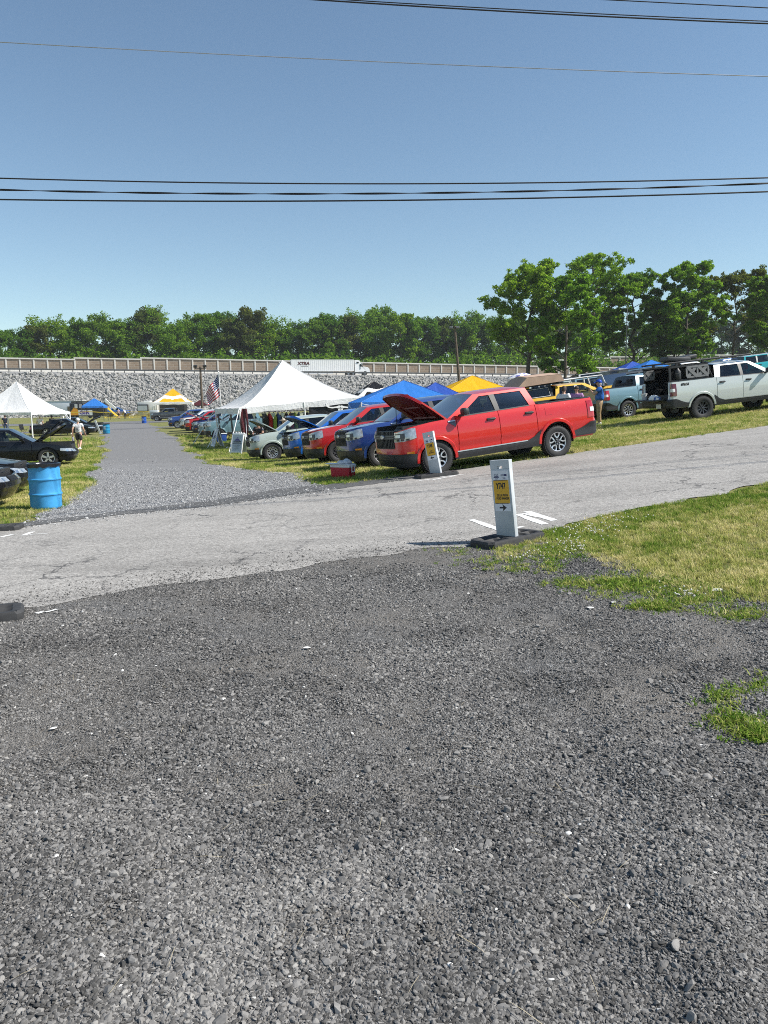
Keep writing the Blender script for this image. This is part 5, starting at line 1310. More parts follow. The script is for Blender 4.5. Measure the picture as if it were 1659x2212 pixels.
    for (x_, y_) in seats:
        wv = .5 if y_ else 1.25
        sm.box((x_ + .08, y_, .78 + dz), (.5, wv, .16), bevel=.05); sm.box((x_ - .24, y_, 1.12 + dz), (.16, wv * .95, .66), (0, -.22, 0), bevel=.06)
        for yy in ([y_] if y_ else (-.36, .36)): sm.box((x_ - .33, yy, 1.49 + dz), (.11, .26, .18), (0, -.15, 0), bevel=.05)
    sm.build('seats', INTER, root, smooth=45)
    dm = MB(); dm.box((ab - .32, 0, zb0(ab) - .14), (.5, 1.5, .22), bevel=.07)
    dm.box((0, 0, S['zr'] + .36), (2.3, 1.5, .04)); P_ = []
    c = Vector((ab - .66, .37, zb0(ab) - .06)); ring = [c + Vector((math.sin(a) * .19 * .45, math.cos(a) * .19, math.sin(a) * .19 * .9)) for a in np.linspace(0, 2 * math.pi, 20)]; dm.tube(ring, .016, 6, False); dm.tube([c, c + Vector((.3, 0, -.15))], .03, 6)
    dm.build('dashboard', INTER, root, smooth=45)
    if S['bed']:
        bd = MB(); xa, xb = cb_ - .04, S['xr'] + .09; zf = .80 + (S['zr'] - .36); zt_ = zb0(-1.5); yi = S['W'] - .15
        bd.box(((xa + xb) / 2, 0, zf - .03), (xa - xb, yi * 2, .06))
        for sd in (1, -1): bd.box(((xa + xb) / 2, sd * (yi + .02), (zf + zt_) / 2 - .01), (xa - xb, .04, zt_ - zf)); bd.box((S['axr'], sd * (yi - .12), zf + .1), (.8, .24, .22), bevel=.05)
        bd.box((xa + .01, 0, (zf + zt_) / 2), (.04, yi * 2, zt_ - zf + .02))
        bd.build('bed', BLACKP, root)
        rc = MB()
        for sd in (1, -1):
            P = [[sh.pt(sh.sx(x_), zb0(x_), .006, sd), sh.pt(sh.sx(x_), zb0(x_), .004, sd) + Vector((0, 0, .02)), sh.pt(sh.sx(x_), zb0(x_), -.10, sd) + Vector((0, 0, .022)), sh.pt(sh.sx(x_), zb0(x_), -.10, sd) - Vector((0, 0, .03))] for x_ in np.linspace(cb_ - .05, S['xr'] + .13, 14)]; rc.grid(P)
        if not open_gate: rc.box((S['xr'] + .09, 0, zt_ + .004), (.10, S['W'] * 2 - .3, .03), bevel=.008)
        rc.build('bed_rail_cap', BLACKP, root, smooth=40)
        tg = MB()
        if open_gate:
            zz = S['zrb'] + .27; tg.box((S['xr'] - .22, 0, zz), (.5, 1.36, .055), bevel=.012); tg.build('tailgate', BLACKP, root, smooth=40)
        else:
            tg.box((S['xr'] + .085, 0, (zt_ + zf) / 2), (.02, 1.36, zt_ - zf)); tg.build('tailgate', mat, root)
    if S.get('rake'):
        RK = Matrix.Translation((0, 0, .42)) @ Matrix.Rotation(R(S['rake']), 4, 'Y') @ Matrix.Translation((0, 0, -.42))
        for ch in root.children: ch.matrix_local = RK @ ch.matrix_basis
    for ax in (S['axf'], S['axr']):
        for sd in (1, -1): wheel(root, (ax, sd * S['yt'], Rw), Rw, S['tw'], S['rimr'], wheels, sd, 'wheel', rimmat)
    return root
S_COL = {}
def P_(name, col, **k): S_COL[name] = col; return paint(name, col, **k)
RED = P_('hot_red_paint', (.58, .012, .010), metal=.15)
RED2 = P_('rapid_red_paint', (.50, .014, .016), metal=.25)
BLUED = P_('dark_blue_paint', (.016, .055, .24), metal=.35)
BLUE = P_('bright_blue_paint', (.010, .14, .56), metal=.3)
BLUEN = P_('navy_blue_paint', (.012, .022, .11), metal=.35)
SAGE = P_('pale_sage_paint', (.42, .48, .44), metal=.05)
SAGE2 = P_('cactus_grey_paint', (.54, .575, .555), metal=.05)
TEAL = P_('area_blue_paint', (.15, .27, .32), metal=.1)
TEALD = P_('slate_teal_paint', (.10, .17, .21), metal=.2)
WHITE = P_('white_paint', (.74, .74, .73), metal=0.)
ORANGE = P_('orange_paint', (.62, .20, .025), metal=.1)
GREY = P_('carbon_grey_paint', (.075, .08, .085), metal=.4)
YELLOW = P_('cyber_yellow_paint', (.75, .42, .01), metal=.05)
BLACK = P_('black_paint', (.004, .005, .008), metal=.1)
BLACK.node_tree.nodes['Principled BSDF'].inputs['Coat Weight'].default_value = .45; BLACK.node_tree.nodes['Principled BSDF'].inputs['Specular IOR Level'].default_value = .25
CREAM = P_('cream_paint', (.66, .65, .60), metal=0.)

def park(root, x, y, heading, S=PICKUP, lift=0.):
    """stand the vehicle on the ground at (x, y): pitch and roll follow the slope under its wheels"""
    h = R(heading); c, s_ = math.cos(h), math.sin(h); f = Vector((c, s_)); l = Vector((-s_, c)); o = Vector((x, y))
    zz = {}
    for k, ax in (('f', S['axf']), ('r', S['axr'])):
        for sd in (1, -1): p = o + f * ax + l * (sd * S['yt']); zz[(k, sd)] = Z(p.x, p.y)
    zf = (zz[('f', 1)] + zz[('f', -1)]) / 2; zr_ = (zz[('r', 1)] + zz[('r', -1)]) / 2; zl = (zz[('f', 1)] + zz[('r', 1)]) / 2; zrt = (zz[('f', -1)] + zz[('r', -1)]) / 2
    wb = S['axf'] - S['axr']; X_ = Vector((f.x, f.y, (zf - zr_) / wb)).normalized(); Y_ = Vector((l.x, l.y, (zl - zrt) / (2 * S['yt']))).normalized(); Zv = X_.cross(Y_).normalized(); Y_ = Zv.cross(X_)
    mid = (S['axf'] + S['axr']) / 2; z0 = zf + (0 - S['axf']) * (zf - zr_) / wb
    root.matrix_world = Matrix(((X_.x, Y_.x, Zv.x, x), (X_.y, Y_.y, Zv.y, y), (X_.z, Y_.z, Zv.z, z0 - .012 + lift), (0, 0, 0, 1)))
def park_wheel(root, S, px, py, D, heading, which=('f', 1), lift=0.):
    """same, but given where one wheel stands: photo pixel column and metres ahead"""
    q = atd(px, py, D); h = R(heading); ax = S['axf'] if which[0] == 'f' else S['axr']; ly = which[1] * S['yt']
    park(root, q.x - (math.cos(h) * ax - math.sin(h) * ly), D - (math.sin(h) * ax + math.cos(h) * ly), heading, S, lift)
ROW = 'pickups shown in a row along the lane'
OPENW = glass('open_window', (.97, .97, .97))
hero = vehicle(PICKUP, 'pickup_truck', 'bright red pickup with raised hood, nearest the road, broadside to the viewer', 'pickup', ROW, RED, hood_open=42, wheels='split', glass_front=OPENW)
park_wheel(hero, PICKUP, 945, 990, 16.95, 201.5, ('f', 1))
def row(label, mat, S, px, D, hd=197, grp=ROW, nm='pickup_truck', cat='pickup', **k):
    o = vehicle(S, nm, label, cat, grp, mat, **k); q = atd(px, 960, D)
    # px, D: where the near front lamp corner stands
    h = R(hd); ax, ly = S['xf'] - .2, S['W'] - .15
    park(o, q.x - (math.cos(h) * ax - math.sin(h) * ly), D - (math.sin(h) * ax + math.cos(h) * ly), hd, S); return o
row('dark blue pickup with closed hood beside the red cooler', BLUED, PICKUP, 772, 20.2, 198)
row('red pickup with closed hood parked between two blue pickups', RED2, PICKUP, 688, 24.0, 198, wheels='loop', rimmat=GREYM)
row('bright blue pickup with raised hood next to the pale sage pickup', BLUE, PICKUP, 639, 27.5, 198, hood_open=33)
row('pale sage pickup with raised hood beside the white sandwich board', SAGE, PICKUP, 553, 31.0, 197, wheels='loop', hood_open=36)
row('grey-blue pickup standing behind the poles of the big white tent', TEAL, RANGER, 451, 50.5, 196, wheels='split', roofmat=TEAL)
row('second grey-blue pickup just beyond the one behind the tent poles', TEAL, PICKUP, 437, 54.5, 196)
row('navy pickup with raised hood between grey-blue and red pickups', BLUEN, PICKUP, 424, 58.5, 196, hood_open=34)
row('red pickup with raised red hood far down the row', RED2, PICKUP, 407, 63.5, 196, hood_open=33)
row('white and orange pickup squeezed beside the far red pickup', WHITE, PICKUP, 396, 67.5, 196, hoodmat=ORANGE)
row('dark blue pickup at the far end of the row', BLUED, PICKUP, 371, 75, 196)
g_ = vehicle(PICKUP, 'pickup_truck', 'grey pickup standing alone by the far blue barrel, seen from the side', 'pickup', None, GREY); q = atd(366, 900, 108); park(g_, q.x, 108, 184)
g_ = vehicle(RANGER, 'pickup_truck', 'bright blue pickup in front of the rock slope beside the long white board', 'pickup', None, BLUE); q = atd(254, 880, 158); park(g_, q.x, 158, -2, RANGER)

# black saloons on the left
SG = 'black saloons parked on the left lawn'
def saloon(label, px, D, hd, nose=True, **k):
    """px: pixel column of the nose, D: metres ahead of its near front corner"""
    o = vehicle(SEDAN, 'saloon_car', label, 'car', SG, BLACK, wheels='five', fascia='saloon', cladding=False, **k)
    q = atd(px, 1000, D); h = R(hd); ax, ly = SEDAN['xf'] - .12, -(SEDAN['W'] - .3)
    park(o, q.x - (math.cos(h) * ax - math.sin(h) * ly), D - (math.sin(h) * ax + math.cos(h) * ly), hd, SEDAN); return o
saloon('black saloon with raised hood and bright five-spoke wheel behind the barrel', 138, 29.2, 1, hood_open=42)
saloon('nose of a black saloon close behind the nearest blue barrel', 20, 17.6, -4)
saloon('nose of a black saloon at the left edge, nearer than the other nose', -30, 15.2, -4)
saloon('black saloon with closed hood parked beyond the white tent on the left', 196, 66, -2)
saloon('black saloon with raised hood just behind another beyond the left tent', 214, 70.5, -3, hood_open=36)

def by_wheel(lab, px, D, hd):
    for o in bpy.data.objects:
        if o.get('label') == lab: park_wheel(o, SEDAN, px, 980, D, hd, ('f', -1))
by_wheel('black saloon with raised hood and bright five-spoke wheel behind the barrel', 104, 29, 16)
by_wheel('nose of a black saloon close behind the nearest blue barrel', -50, 17.8, 12)
by_wheel('nose of a black saloon at the left edge, nearer than the other nose', -112, 14.9, 12)
by_wheel('black saloon with closed hood parked beyond the white tent on the left', 183, 67, 12)
by_wheel('black saloon with raised hood just behind another beyond the left tent', 203, 72, 12)
# trucks and off-roaders on the right
rg = vehicle(RANGER, 'pickup_truck', 'pale sage pickup with black bed rack and open tailgate on the right', 'pickup', 'pickups parked tail-on along the verge', SAGE2, wheels='dark', rimmat=GREYM, open_gate=True, tailmat=plain('smoked_red_lens', (.12, .012, .014), .15, 0, .1, 10, 0, 1), glass_front=TINT)
RGH = 12; park_wheel(rg, RANGER, 1516, 880, 26.8, RGH, ('r', -1))
RT = 'pickups parked tail-on along the verge'
tm = vehicle(PICKUP, 'pickup_truck', 'grey-blue pickup behind the man in the blue cap, tail towards the viewer', 'pickup', RT, TEAL); park_wheel(tm, PICKUP, 1356, 890, 31.8, 19, ('r', -1))
yt_ = vehicle(PICKUP, 'pickup_truck', 'yellow pickup with black bed topper behind the bright red pickup', 'pickup', RT, YELLOW, pillarmat=plain('grey_pillar', (.3, .3, .3), .4)); q = atd(1222, 860, 34); park(yt_, q.x + .35, 34.3, 14)
# topper of the yellow pickup
mb = MB(); P = []
for x_, h_ in ((-1.12, .0), (-1.16, .46), (-2.45, .44), (-2.6, .0)):
    P.append([Vector((x_, y_, 1.26 + h_)) for y_ in (-.82 + h_ * .2, -.4, .4, .82 - h_ * .2)])
mb.grid(P)
for sd in (1, -1): mb.add([(-1.12, sd * .82, 1.26), (-1.16, sd * .73, 1.72), (-2.45, sd * .73, 1.70), (-2.6, sd * .82, 1.26)], [(0, 1, 2, 3)])
to_ = mb.build('bed_topper', BLACKP, yt_)
mb = MB(); mb.add([(-1.3, -.825, 1.34), (-1.34, -.755, 1.64), (-2.30, -.755, 1.62), (-2.4, -.825, 1.34)], [(0, 1, 2, 3)]); mb.build('topper_window', TINT, to_)
mb = MB(); mb.tube([(-1.27, -.835, 1.31), (-2.44, -.835, 1.31), (-2.33, -.762, 1.65), (-1.31, -.762, 1.67), (-1.27, -.835, 1.31)], .012, 6); mb.build('window_trim', WHITEM, to_)
# tan roof tent on its rack
TANC = plain('tan_tent_cloth', (.42, .29, .21), .85, 0, .12, 3, .2)
tt = thing('roof_tent', 'tan folded roof tent carried above the yellow pickup', 'roof tent'); tt.matrix_world = yt_.matrix_world.copy()
mb = MB(); A_ = [(-2.75, 1.92), (-2.3, 2.28), (-.75, 2.24), (-.62, 1.95)]
mb.grid([[Vector((x_, y_, z_ - .10 * abs(y_) / .8 + (.03 if i in (1, 2) else 0))) for y_ in (-.95, -.6, 0, .6, .95)] for i, (x_, z_) in enumerate(A_)])
mb.grid([[Vector((x_, y_, z_ - .14)) for y_ in (-.97, .97)] for x_, z_ in ((-2.77, 1.93), (-.6, 1.98))])
for sd in (1, -1): mb.add([(A_[0][0], sd * .95, A_[0][1] - .1), (A_[1][0], sd * .95, A_[1][1] - .1), (A_[2][0], sd * .95, A_[2][1] - .1), (A_[3][0], sd * .95, A_[3][1] - .1)], [(0, 1, 2, 3)])
mb.build('cloth', TANC, tt, smooth=30)
mb = MB()
for x_ in (-2.6, -2.0, -1.4, -.85): mb.box((x_, 0, 1.83), (.05, 1.7, .05))
for sd in (1, -1): mb.box((-1.65, sd * .8, 1.80), (2.1, .05, .05)); [mb.box((x_, sd * .78, 1.52), (.05, .05, .56)) for x_ in (-1.25, -2.4)]
mb.build('rack', DARKM, tt)

# rack and boards over the sage pickup's bed
RW = rg
BOARD = plain('grey_recovery_board', (.20, .20, .205), .55, .1, .12, 8)
mb = MB()
for sd in (1, -1):
    for x_ in (-1.32, -2.05, -2.72): mb.box((x_, sd * .80, 1.62), (.06, .05, .54))
    mb.box((-2.02, sd * .80, 1.88), (1.5, .06, .06)); mb.box((-2.02, sd * .80, 1.42), (1.5, .05, .05))
    mb.tube([(-1.34, sd * .80, 1.88), (-1.12, sd * .80, 1.40)], .028, 6)
for x_ in (-1.35, -1.8, -2.3, -2.74): mb.box((x_, 0, 1.905), (.06, 1.66, .05))
mb.build('bed_rack', DARKM, RW)
mb = MB()
for sd in (1, -1): mb.add([(-1.16, sd * .785, 1.42), (-2.74, sd * .785, 1.42), (-2.74, sd * .785, 1.88), (-1.36, sd * .785, 1.88), (-1.16, sd * .765, 1.42), (-2.74, sd * .765, 1.42), (-2.74, sd * .765, 1.88), (-1.36, sd * .765, 1.88)], [(0, 1, 2, 3), (7, 6, 5, 4), (0, 4, 5, 1), (1, 5, 6, 2), (2, 6, 7, 3)])
mb.build('rack_panel', plain('matt_black_gear', (.01, .01, .011), .9, 0, .2, 8, 0, 0, .1), RW)
mb = MB(); mb.box((-1.75, .05, 1.10), (1.0, 1.3, .55), bevel=.04); mb.box((-2.45, .35, 1.0), (.35, .6, .32), bevel=.03); mb.box((-1.28, 0, 1.55), (.05, 1.5, .6)); mb.build('bed_gear', plain('matt_black_gear', (.01, .01, .011), .9, 0, .2, 8, 0, 0, .1), RW)
ra_ = thing('roof_rack', 'long black roof rack with bars running over the sage pickup', 'roof rack'); ra_.matrix_world = rg.matrix_world.copy()
mb = MB()
for sd in (1, -1): mb.box((-1.2, sd * .72, 2.02), (3.3, .07, .06), bevel=.015); [mb.box((x_, sd * .72, 1.96), (.08, .06, .09)) for x_ in (-2.4, -1.4)]
for x_ in np.linspace(-2.7, .3, 7): mb.box((x_, 0, 2.03), (.08, 1.42, .035))
mb.build('frame', DARKM, ra_)
mb = MB(); mb.box((-2.2, -.35, 2.12), (.9, .5, .16), (0, .12, 0), bevel=.04); mb.box((-1.6, .3, 2.13), (1.0, .6, .14), (0, -.1, 0), bevel=.05); mb.build('load', BLACKP, ra_, smooth=40)
def x_board(nm, label, x0, x1, z0, z1, y, parent_m):
    o = thing(nm, label, 'traction board'); o.matrix_world = parent_m.copy(); mb = MB(); cx_, cz_ = (x0 + x1) / 2, (z0 + z1) / 2; w_, h_ = abs(x1 - x0), z1 - z0
    for dz in (-1, 1): mb.box((cx_, y, cz_ + dz * (h_ / 2 - .03)), (w_, .03, .06))
    nX = max(1, round(w_ / h_ / 1.15))
    for k in range(nX + 1): mb.box((x0 + (x1 - x0) * k / nX, y, cz_), (.06, .03, h_ - .12))
    mb.build('frame', BOARD, o)
    mb = MB(); wx_ = w_ / nX; L_ = math.hypot(wx_, h_)
    for k in range(nX):
        for s_ in (-1, 1): mb.box((min(x0, x1) + wx_ * (k + .5), y - .006 * s_, cz_), (L_ * .86, .026, .11), (0, s_ * math.atan2(h_, wx_), 0))
        mb.lathe([(0, .018), (.05, .018), (.05, -.018)], 12, 'Y', (min(x0, x1) + wx_ * (k + .5), y, cz_))
    mb.build('cross_brace', BOARD, o); return o
x_board('traction_board', 'wide grey board with two X braces on the near side of the bed rack', -1.30, -2.12, 1.46, 1.86, -.85, rg.matrix_world)
x_board('traction_board', 'small grey board with one X brace at the tail of the bed rack', -2.5, -2.86, 1.50, 1.84, .55, rg.matrix_world @ Matrix.Rotation(0, 4, 'Z'))
ta = thing('gas_bottle', 'black bottle strapped upright in the bed rack', 'bottle'); ta.matrix_world = rg.matrix_world @ Matrix.Translation((-2.42, -.78, 1.44)); mb = MB(); mb.lathe([(0, 0), (.1, .02), (.115, .08), (.115, .28), (.06, .36), (.04, .40), (0, .40)], 16); mb.build('tank', BLACKP, ta, smooth=50); mb = MB(); mb.lathe([(.118, .2), (.121, .2), (.121, .23), (.118, .23)], 16); mb.build('strap', GREYM, ta)
# number plate, tail gear
pl_ = MB(); pl_.box((-2.905, -.30, .60), (.012, .30, .15), bevel=.004); po = pl_.build('number_plate', WHITEP, rg)
def decal(txt, size, parent, M, mat, squeeze=1., bold=0., name='lettering', align='CENTER', shear=0, thick=0):
    vs, fs = text_mesh(txt, size, squeeze, bold, align, shear); mb = MB(); mb.add([M @ v for v in vs], fs); o = mb.build(name, mat, parent); return o
INK = plain('black_ink', (.012, .012, .014), .6, 0, .1, 20)
NAVYINK = plain('navy_ink', (.02, .03, .12), .6, 0, .1, 20)
# FX4 on the bed side
shr = Shell(RANGER); pq = shr.pt(shr.sx(-2.28), 1.245, .006, -1); decal('FX4', .155, rg, Matrix.Translation(pq) @ Matrix.Rotation(R(90), 4, 'X'), INK, 1.15, .012, shear=.3)
tb = thing('paper_bag', 'crumpled white and blue bag on the open tailgate', 'bag'); tb.matrix_world = rg.matrix_world @ Matrix.Translation((-3.1, -.36, .86)); mb = MB(); bm = bmesh.new(); bmesh.ops.create_icosphere(bm, subdivisions=3, radius=.5)
for v in bm.verts: v.co = Vector((v.co.x * .30, v.co.y * .48, max(-.2, v.co.z) * .30 + .02 * math.sin(v.co.x * 31 + v.co.y * 17)))
mb.add([v.co for v in bm.verts], [[v.index for v in f.verts] for f in bm.faces]); bm.free(); mb.build('sack', WHITEP, tb)
mb = MB(); mb.box((0, -.20, .03), (.24, .02, .10)); mb.build('printed_band', plain('blue_print', (.05, .12, .4), .5), tb)
jb = thing('glass_jar', 'clear plastic tub standing on the tailgate', 'tub'); jb.matrix_world = rg.matrix_world @ Matrix.Translation((-3.0, .42, .835)); mb = MB(); mb.lathe([(0, 0), (.08, 0), (.1, .22), (.09, .22), (.07, .02)], 16); mb.build('tub', plain('milky_plastic', (.6, .6, .6), .3), jb, smooth=50); mb = MB(); mb.lathe([(.105, .2), (.108, .2), (.108, .225), (0, .23)], 16); mb.build('lid', WHITEP, jb)

OR = 'off-roaders and trucks further up the field'
def orv(label, S, mat, px, D, hd, nm='off_roader', cat='off-roader', **k):
    o = vehicle(S, nm, label, cat, OR, mat, **{'fascia': 'wide', 'wheels': 'dark', 'rimmat': GREYM, 'detail': 1, **k}); q = atd(px, 860, D); park(o, q.x, D, hd, S); return o
orv('yellow open off-roader with white windscreen frame and roll cage', JEEP, YELLOW, 1262, 40, 14, topless=True, roofmat=WHITE, wheels='dark')
orv('grey-blue closed off-roader standing side-on behind the man in blue cap', SUV, TEAL, 1296, 49, 14, roofmat=BLACKP)
orv('grey-blue off-roader with black grille facing the viewer', SUV, TEAL, 1330, 44.5, 252, roofmat=BLACKP)
orv('silver hard-top off-roader with black roof rack left of the yellow one', SUV, SAGE, 1205, 46, 14, roofmat=BLACKP)
orv('white hard-top off-roader with black wheels far up the field', JEEP, WHITE, 1290, 72, 10, roofmat=BLACKP)
orv('red open off-roader beside a white banner far up the field', JEEP, RED, 1318, 73, 10, topless=True, roofmat=BLACKP)
orv('black off-roader beneath the blue canopies', JEEP, BLACK, 1352, 66, 20, roofmat=BLACKP)
orv('dark green off-roader with black soft top right of the canopies', JEEP, TEALD, 1402, 56, 15, roofmat=BLACKP)
orv('white pickup seen above the roof rack of the sage pickup', RANGER, WHITE, 1488, 60, 12, nm='pickup_truck', cat='pickup', fascia='bar')
orv('two-tone cream over turquoise off-roader at the right edge', SUV, plain('turquoise_paint', (.02, .38, .42), .25, .1, .05, 3, 0, 1), 1646, 57, 10, roofmat=CREAM, pillarmat=CREAM)
orv('dark blue pickup with raised hood high up at the right', PICKUP, BLUED, 1560, 66, 200, nm='pickup_truck', cat='pickup', fascia='bar', hood_open=33)
orv('black pickup on the crest behind the turquoise off-roader', RANGER, BLACK, 1664, 74, 12, nm='pickup_truck', cat='pickup', fascia='bar')
orv('black hard-top off-roader parked left of the large bare trunk', SUV, BLACK, 1242, 60, 14, roofmat=BLACKP)
orv('grey off-roader beyond the grey-blue pickup on the right', SUV, GREY, 1372, 47, 14, roofmat=BLACKP)
# ------------------------------------------------------------------ tents and canopies
def cloth(name, col, tr=.3, crease=6.):
    if name in MAT: return MAT[name]
    m = bpy.data.materials.new(name); m.use_nodes = True; nt = m.node_tree; nt.nodes.remove(nt.nodes['Principled BSDF']); out = nt.nodes['Material Output']
    n = noise(nt, 1.2, 4); c = ramp(nt, n.outputs['Fac'], [(.3, tuple(x * .9 for x in col)), (.7, col)]).outputs[0]
    df = N(nt, 'ShaderNodeBsdfDiffuse'); tl = N(nt, 'ShaderNodeBsdfTranslucent'); gl = N(nt, 'ShaderNodeBsdfGlossy'); gl.inputs['Roughness'].default_value = .4
    nb = noise(nt, crease, 3, .6); b = bump(nt, nb.outputs['Fac'], .5, .07)
    for q in (df, tl, gl): L(nt, b, q.inputs['Normal'])
    L(nt, c, df.inputs[0]); L(nt, c, tl.inputs[0]); mx = N(nt, 'ShaderNodeMixShader'); mx.inputs[0].default_value = tr; L(nt, df.outputs[0], mx.inputs[1]); L(nt, tl.outputs[0], mx.inputs[2])
    m2 = N(nt, 'ShaderNodeMixShader'); m2.inputs[0].default_value = .04; L(nt, mx.outputs[0], m2.inputs[1]); L(nt, gl.outputs[0], m2.inputs[2]); L(nt, m2.outputs[0], out.inputs[0]); MAT[name] = m; return m
C_WHITE = cloth('white_vinyl', (.82, .82, .82), .2); C_BLUE = cloth('blue_canopy_cloth', (.045, .23, .70)); C_BLUE2 = cloth('violet_blue_cloth', (.045, .115, .50)); C_YEL = cloth('yellow_canopy_cloth', (.86, .50, .015)); C_MAR = cloth('maroon_cloth', (.10, .02, .025)); C_BLK = cloth('black_cloth', (.012, .012, .014), .0); C_RED = cloth('red_cloth', (.55, .02, .02)); C_GRN = cloth('lime_cloth', (.35, .55, .08))
def canopy(name, label, cat, group, corner, rz, sx, sy, eave, peak, power, mat, val=.28, poles=((0, 0), (1, 0), (0, 1), (1, 1)), polemat=WHITEM, sag=.0, two=None, ribs=False, pr=.03, zb=None, tilt=0):
    """corner: ground point of the near-left post; roof rises to one peak with a concave or straight slope"""
    z0 = Z(corner[0], corner[1]) if zb is None else zb
    root = thing(name, label, cat, (corner[0], corner[1], z0), rz, group)
    n = 24; mb = MB(); P = []
    if tilt: root.rotation_euler = (Matrix.Rotation(rz, 3, 'Z') @ Matrix.Rotation(-tilt, 3, 'Y')).to_euler()
    bumpy = random.Random(len(label) * 7)
    m_ = 22; mats = [mat, two] if two else mat; fm = []
    for a, b in (((0, 0), (1, 0)), ((1, 0), (1, 1)), ((1, 1), (0, 1)), ((0, 1), (0, 0))):
        G = []
        for i in range(n + 1):
            t = i / n; row = []           # t: 0 at the eave, 1 at the peak
            for j in range(m_ + 1):
                s_ = j / m_; ex, ey = lerp(a[0], b[0], s_) * sx, lerp(a[1], b[1], s_) * sy
                hip = 1 - abs(2 * s_ - 1); z = eave + (peak - eave) * (t ** power) - sag * hip * (4 * t * (1 - t)) * .45
                z += .022 * math.sin(s_ * 31 + t * 5) * (1 - t) * hip + .03 * math.sin(t * 9 + s_ * 12) * hip * t * (1 - t)
                row.append(Vector((lerp(ex, sx / 2, t), lerp(ey, sy / 2, t), z)))
            G.append(row)
        mb.grid(G)
        for i in range(n):
            for j in range(m_):
                t = (i + .5) / n; hip = 1 - abs(2 * (j + .5) / m_ - 1); fm.append(1 if two and (.38 < t + .12 * hip < .60 or t < .03 or (hip < .25 and t < .4)) else 0)
    mb.m = fm; mb.build('roof', mats, root, smooth=40)
    sm2 = MB()
    for u, v in ((0, 0), (1, 0), (1, 1), (0, 1)): sm2.tube([(lerp(u * sx, sx / 2, t), lerp(v * sy, sy / 2, t), eave + (peak - eave) * (t ** power) + .006) for t in np.linspace(0, 1, 14)], .012, 4)
    sm2.build('seams', mat, root)
    vb = MB(); g = random.Random(len(label))
    for a, b in (((0, 0), (1, 0)), ((1, 0), (1, 1)), ((1, 1), (0, 1)), ((0, 1), (0, 0))):
        k = 22; top_, bot = [], []
        for i in range(k + 1):
            t = i / k; x, y = lerp(a[0], b[0], t) * sx, lerp(a[1], b[1], t) * sy; top_.append(Vector((x, y, eave)))
            wob = .02 * math.sin(t * 19 + g.random()); ox, oy = (b[1] - a[1]), -(b[0] - a[0])
            bot.append(Vector((x + ox * (wob + .01), y + oy * (wob + .01), eave - val * (1 + .08 * math.sin(t * 7 * math.pi)))))
        vb.grid([top_, bot])
    vb.build('valance', two or mat, root, smooth=50)
    c, s_ = math.cos(rz), math.sin(rz)
    for u, v in poles:
        x, y = u * sx, v * sy; wx_, wy_ = corner[0] + c * x - s_ * y, corner[1] + s_ * x + c * y; zl = Z(wx_, wy_) - z0
        pm = MB(); pm.tube([(x, y, zl - .05), (x, y, eave)], pr, 8); pm.box((x, y, zl + .02), (.14, .14, .03)); pm.build('leg', polemat, root, smooth=50)
    if ribs:
        rm = MB()
        for u, v in ((0, 0), (1, 0), (1, 1), (0, 1)): rm.tube([(u * sx, v * sy, eave - .05), (sx / 2, sy / 2, peak - .18)], .018, 6)
        for a, b in (((0, 0), (1, 0)), ((1, 0), (1, 1)), ((1, 1), (0, 1)), ((0, 1), (0, 0))): rm.tube([(a[0] * sx, a[1] * sy, eave - .07), ((a[0] + b[0]) / 2 * sx, (a[1] + b[1]) / 2 * sy, eave - .5), (b[0] * sx, b[1] * sy, eave - .07)], .014, 6)
        rm.build('frame', polemat, root)
    return root
WT = 'white peaked tents'
bt = canopy('tent', 'big white peaked tent in the middle, above the row of pickups', 'tent', WT, (-7.36, 41.0), math.atan2(.387, .922), 7.1, 6.6, 2.22, 4.66, 1.42, C_WHITE, .30, ((0, 0), (1, 0), (0, 1), (1, 1), (.5, 0)), WHITEM, .25, pr=.045, tilt=.078)
for u, v in ((0, 1), (.0, .45)):
    pm = MB(); x, y = u * 7.1, v * 6.6; pm.tube([(x + .12, y - .1, -.15), (x + .12, y - .1, 2.2)], .05, 8); pm.build('leg', GREYM, bt, smooth=50)
gl_ = MB()
for a, b in (((0, 0, 2.2), (-1.15, -1.6, 0)), ((0, 0, 2.2), (.55, -1.9, 0.05)), ((0, 6.6, 2.2), (-1.6, 7.4, 0)), ((0, 3, 2.2), (-1.5, 2.8, 0))): gl_.tube([a, b], .022, 6)
gl_.build('guy_rope', WHITEM, bt)
canopy('tent', 'white peaked tent on the left above the black saloons', 'tent', WT, (-34.75, 64.8), R(-7.5), 6.0, 6.0, 2.12, 4.75, 1.42, C_WHITE, .2, ((0, 0), (1, 0), (0, 1), (1, 1)), WHITEM, .22, pr=.06)
canopy('canopy', 'blue pop-up canopy behind the raised red hood', 'canopy', 'blue pop-up canopies', (-.98, 36.0), R(12), 4.9, 3.6, 2.12, 3.16, 1.0, C_BLUE, .34, sag=.1, ribs=True)
canopy('canopy', 'violet-blue canopy just behind the blue one, only its ridge showing', 'canopy', 'blue pop-up canopies', (1.7, 42.5), R(10), 3.2, 3.2, 2.0, 2.95, 1.0, C_BLUE2, .3, sag=.1)
canopy('canopy', 'yellow pop-up canopy behind the roof of the bright red pickup', 'canopy', None, (3.78, 46.2), R(12), 4.3, 3.4, 2.15, 3.15, 1.0, C_YEL, .3, sag=.08, ribs=True)
q = atd(336, 873, 131); canopy('canopy', 'yellow and white striped canopy in front of the rock slope', 'canopy', None, (q.x + .4, 128), R(10), 6.2, 5.2, 2.65, 4.95, 1.15, C_YEL, .35, two=C_WHITE, sag=.1, pr=.06)
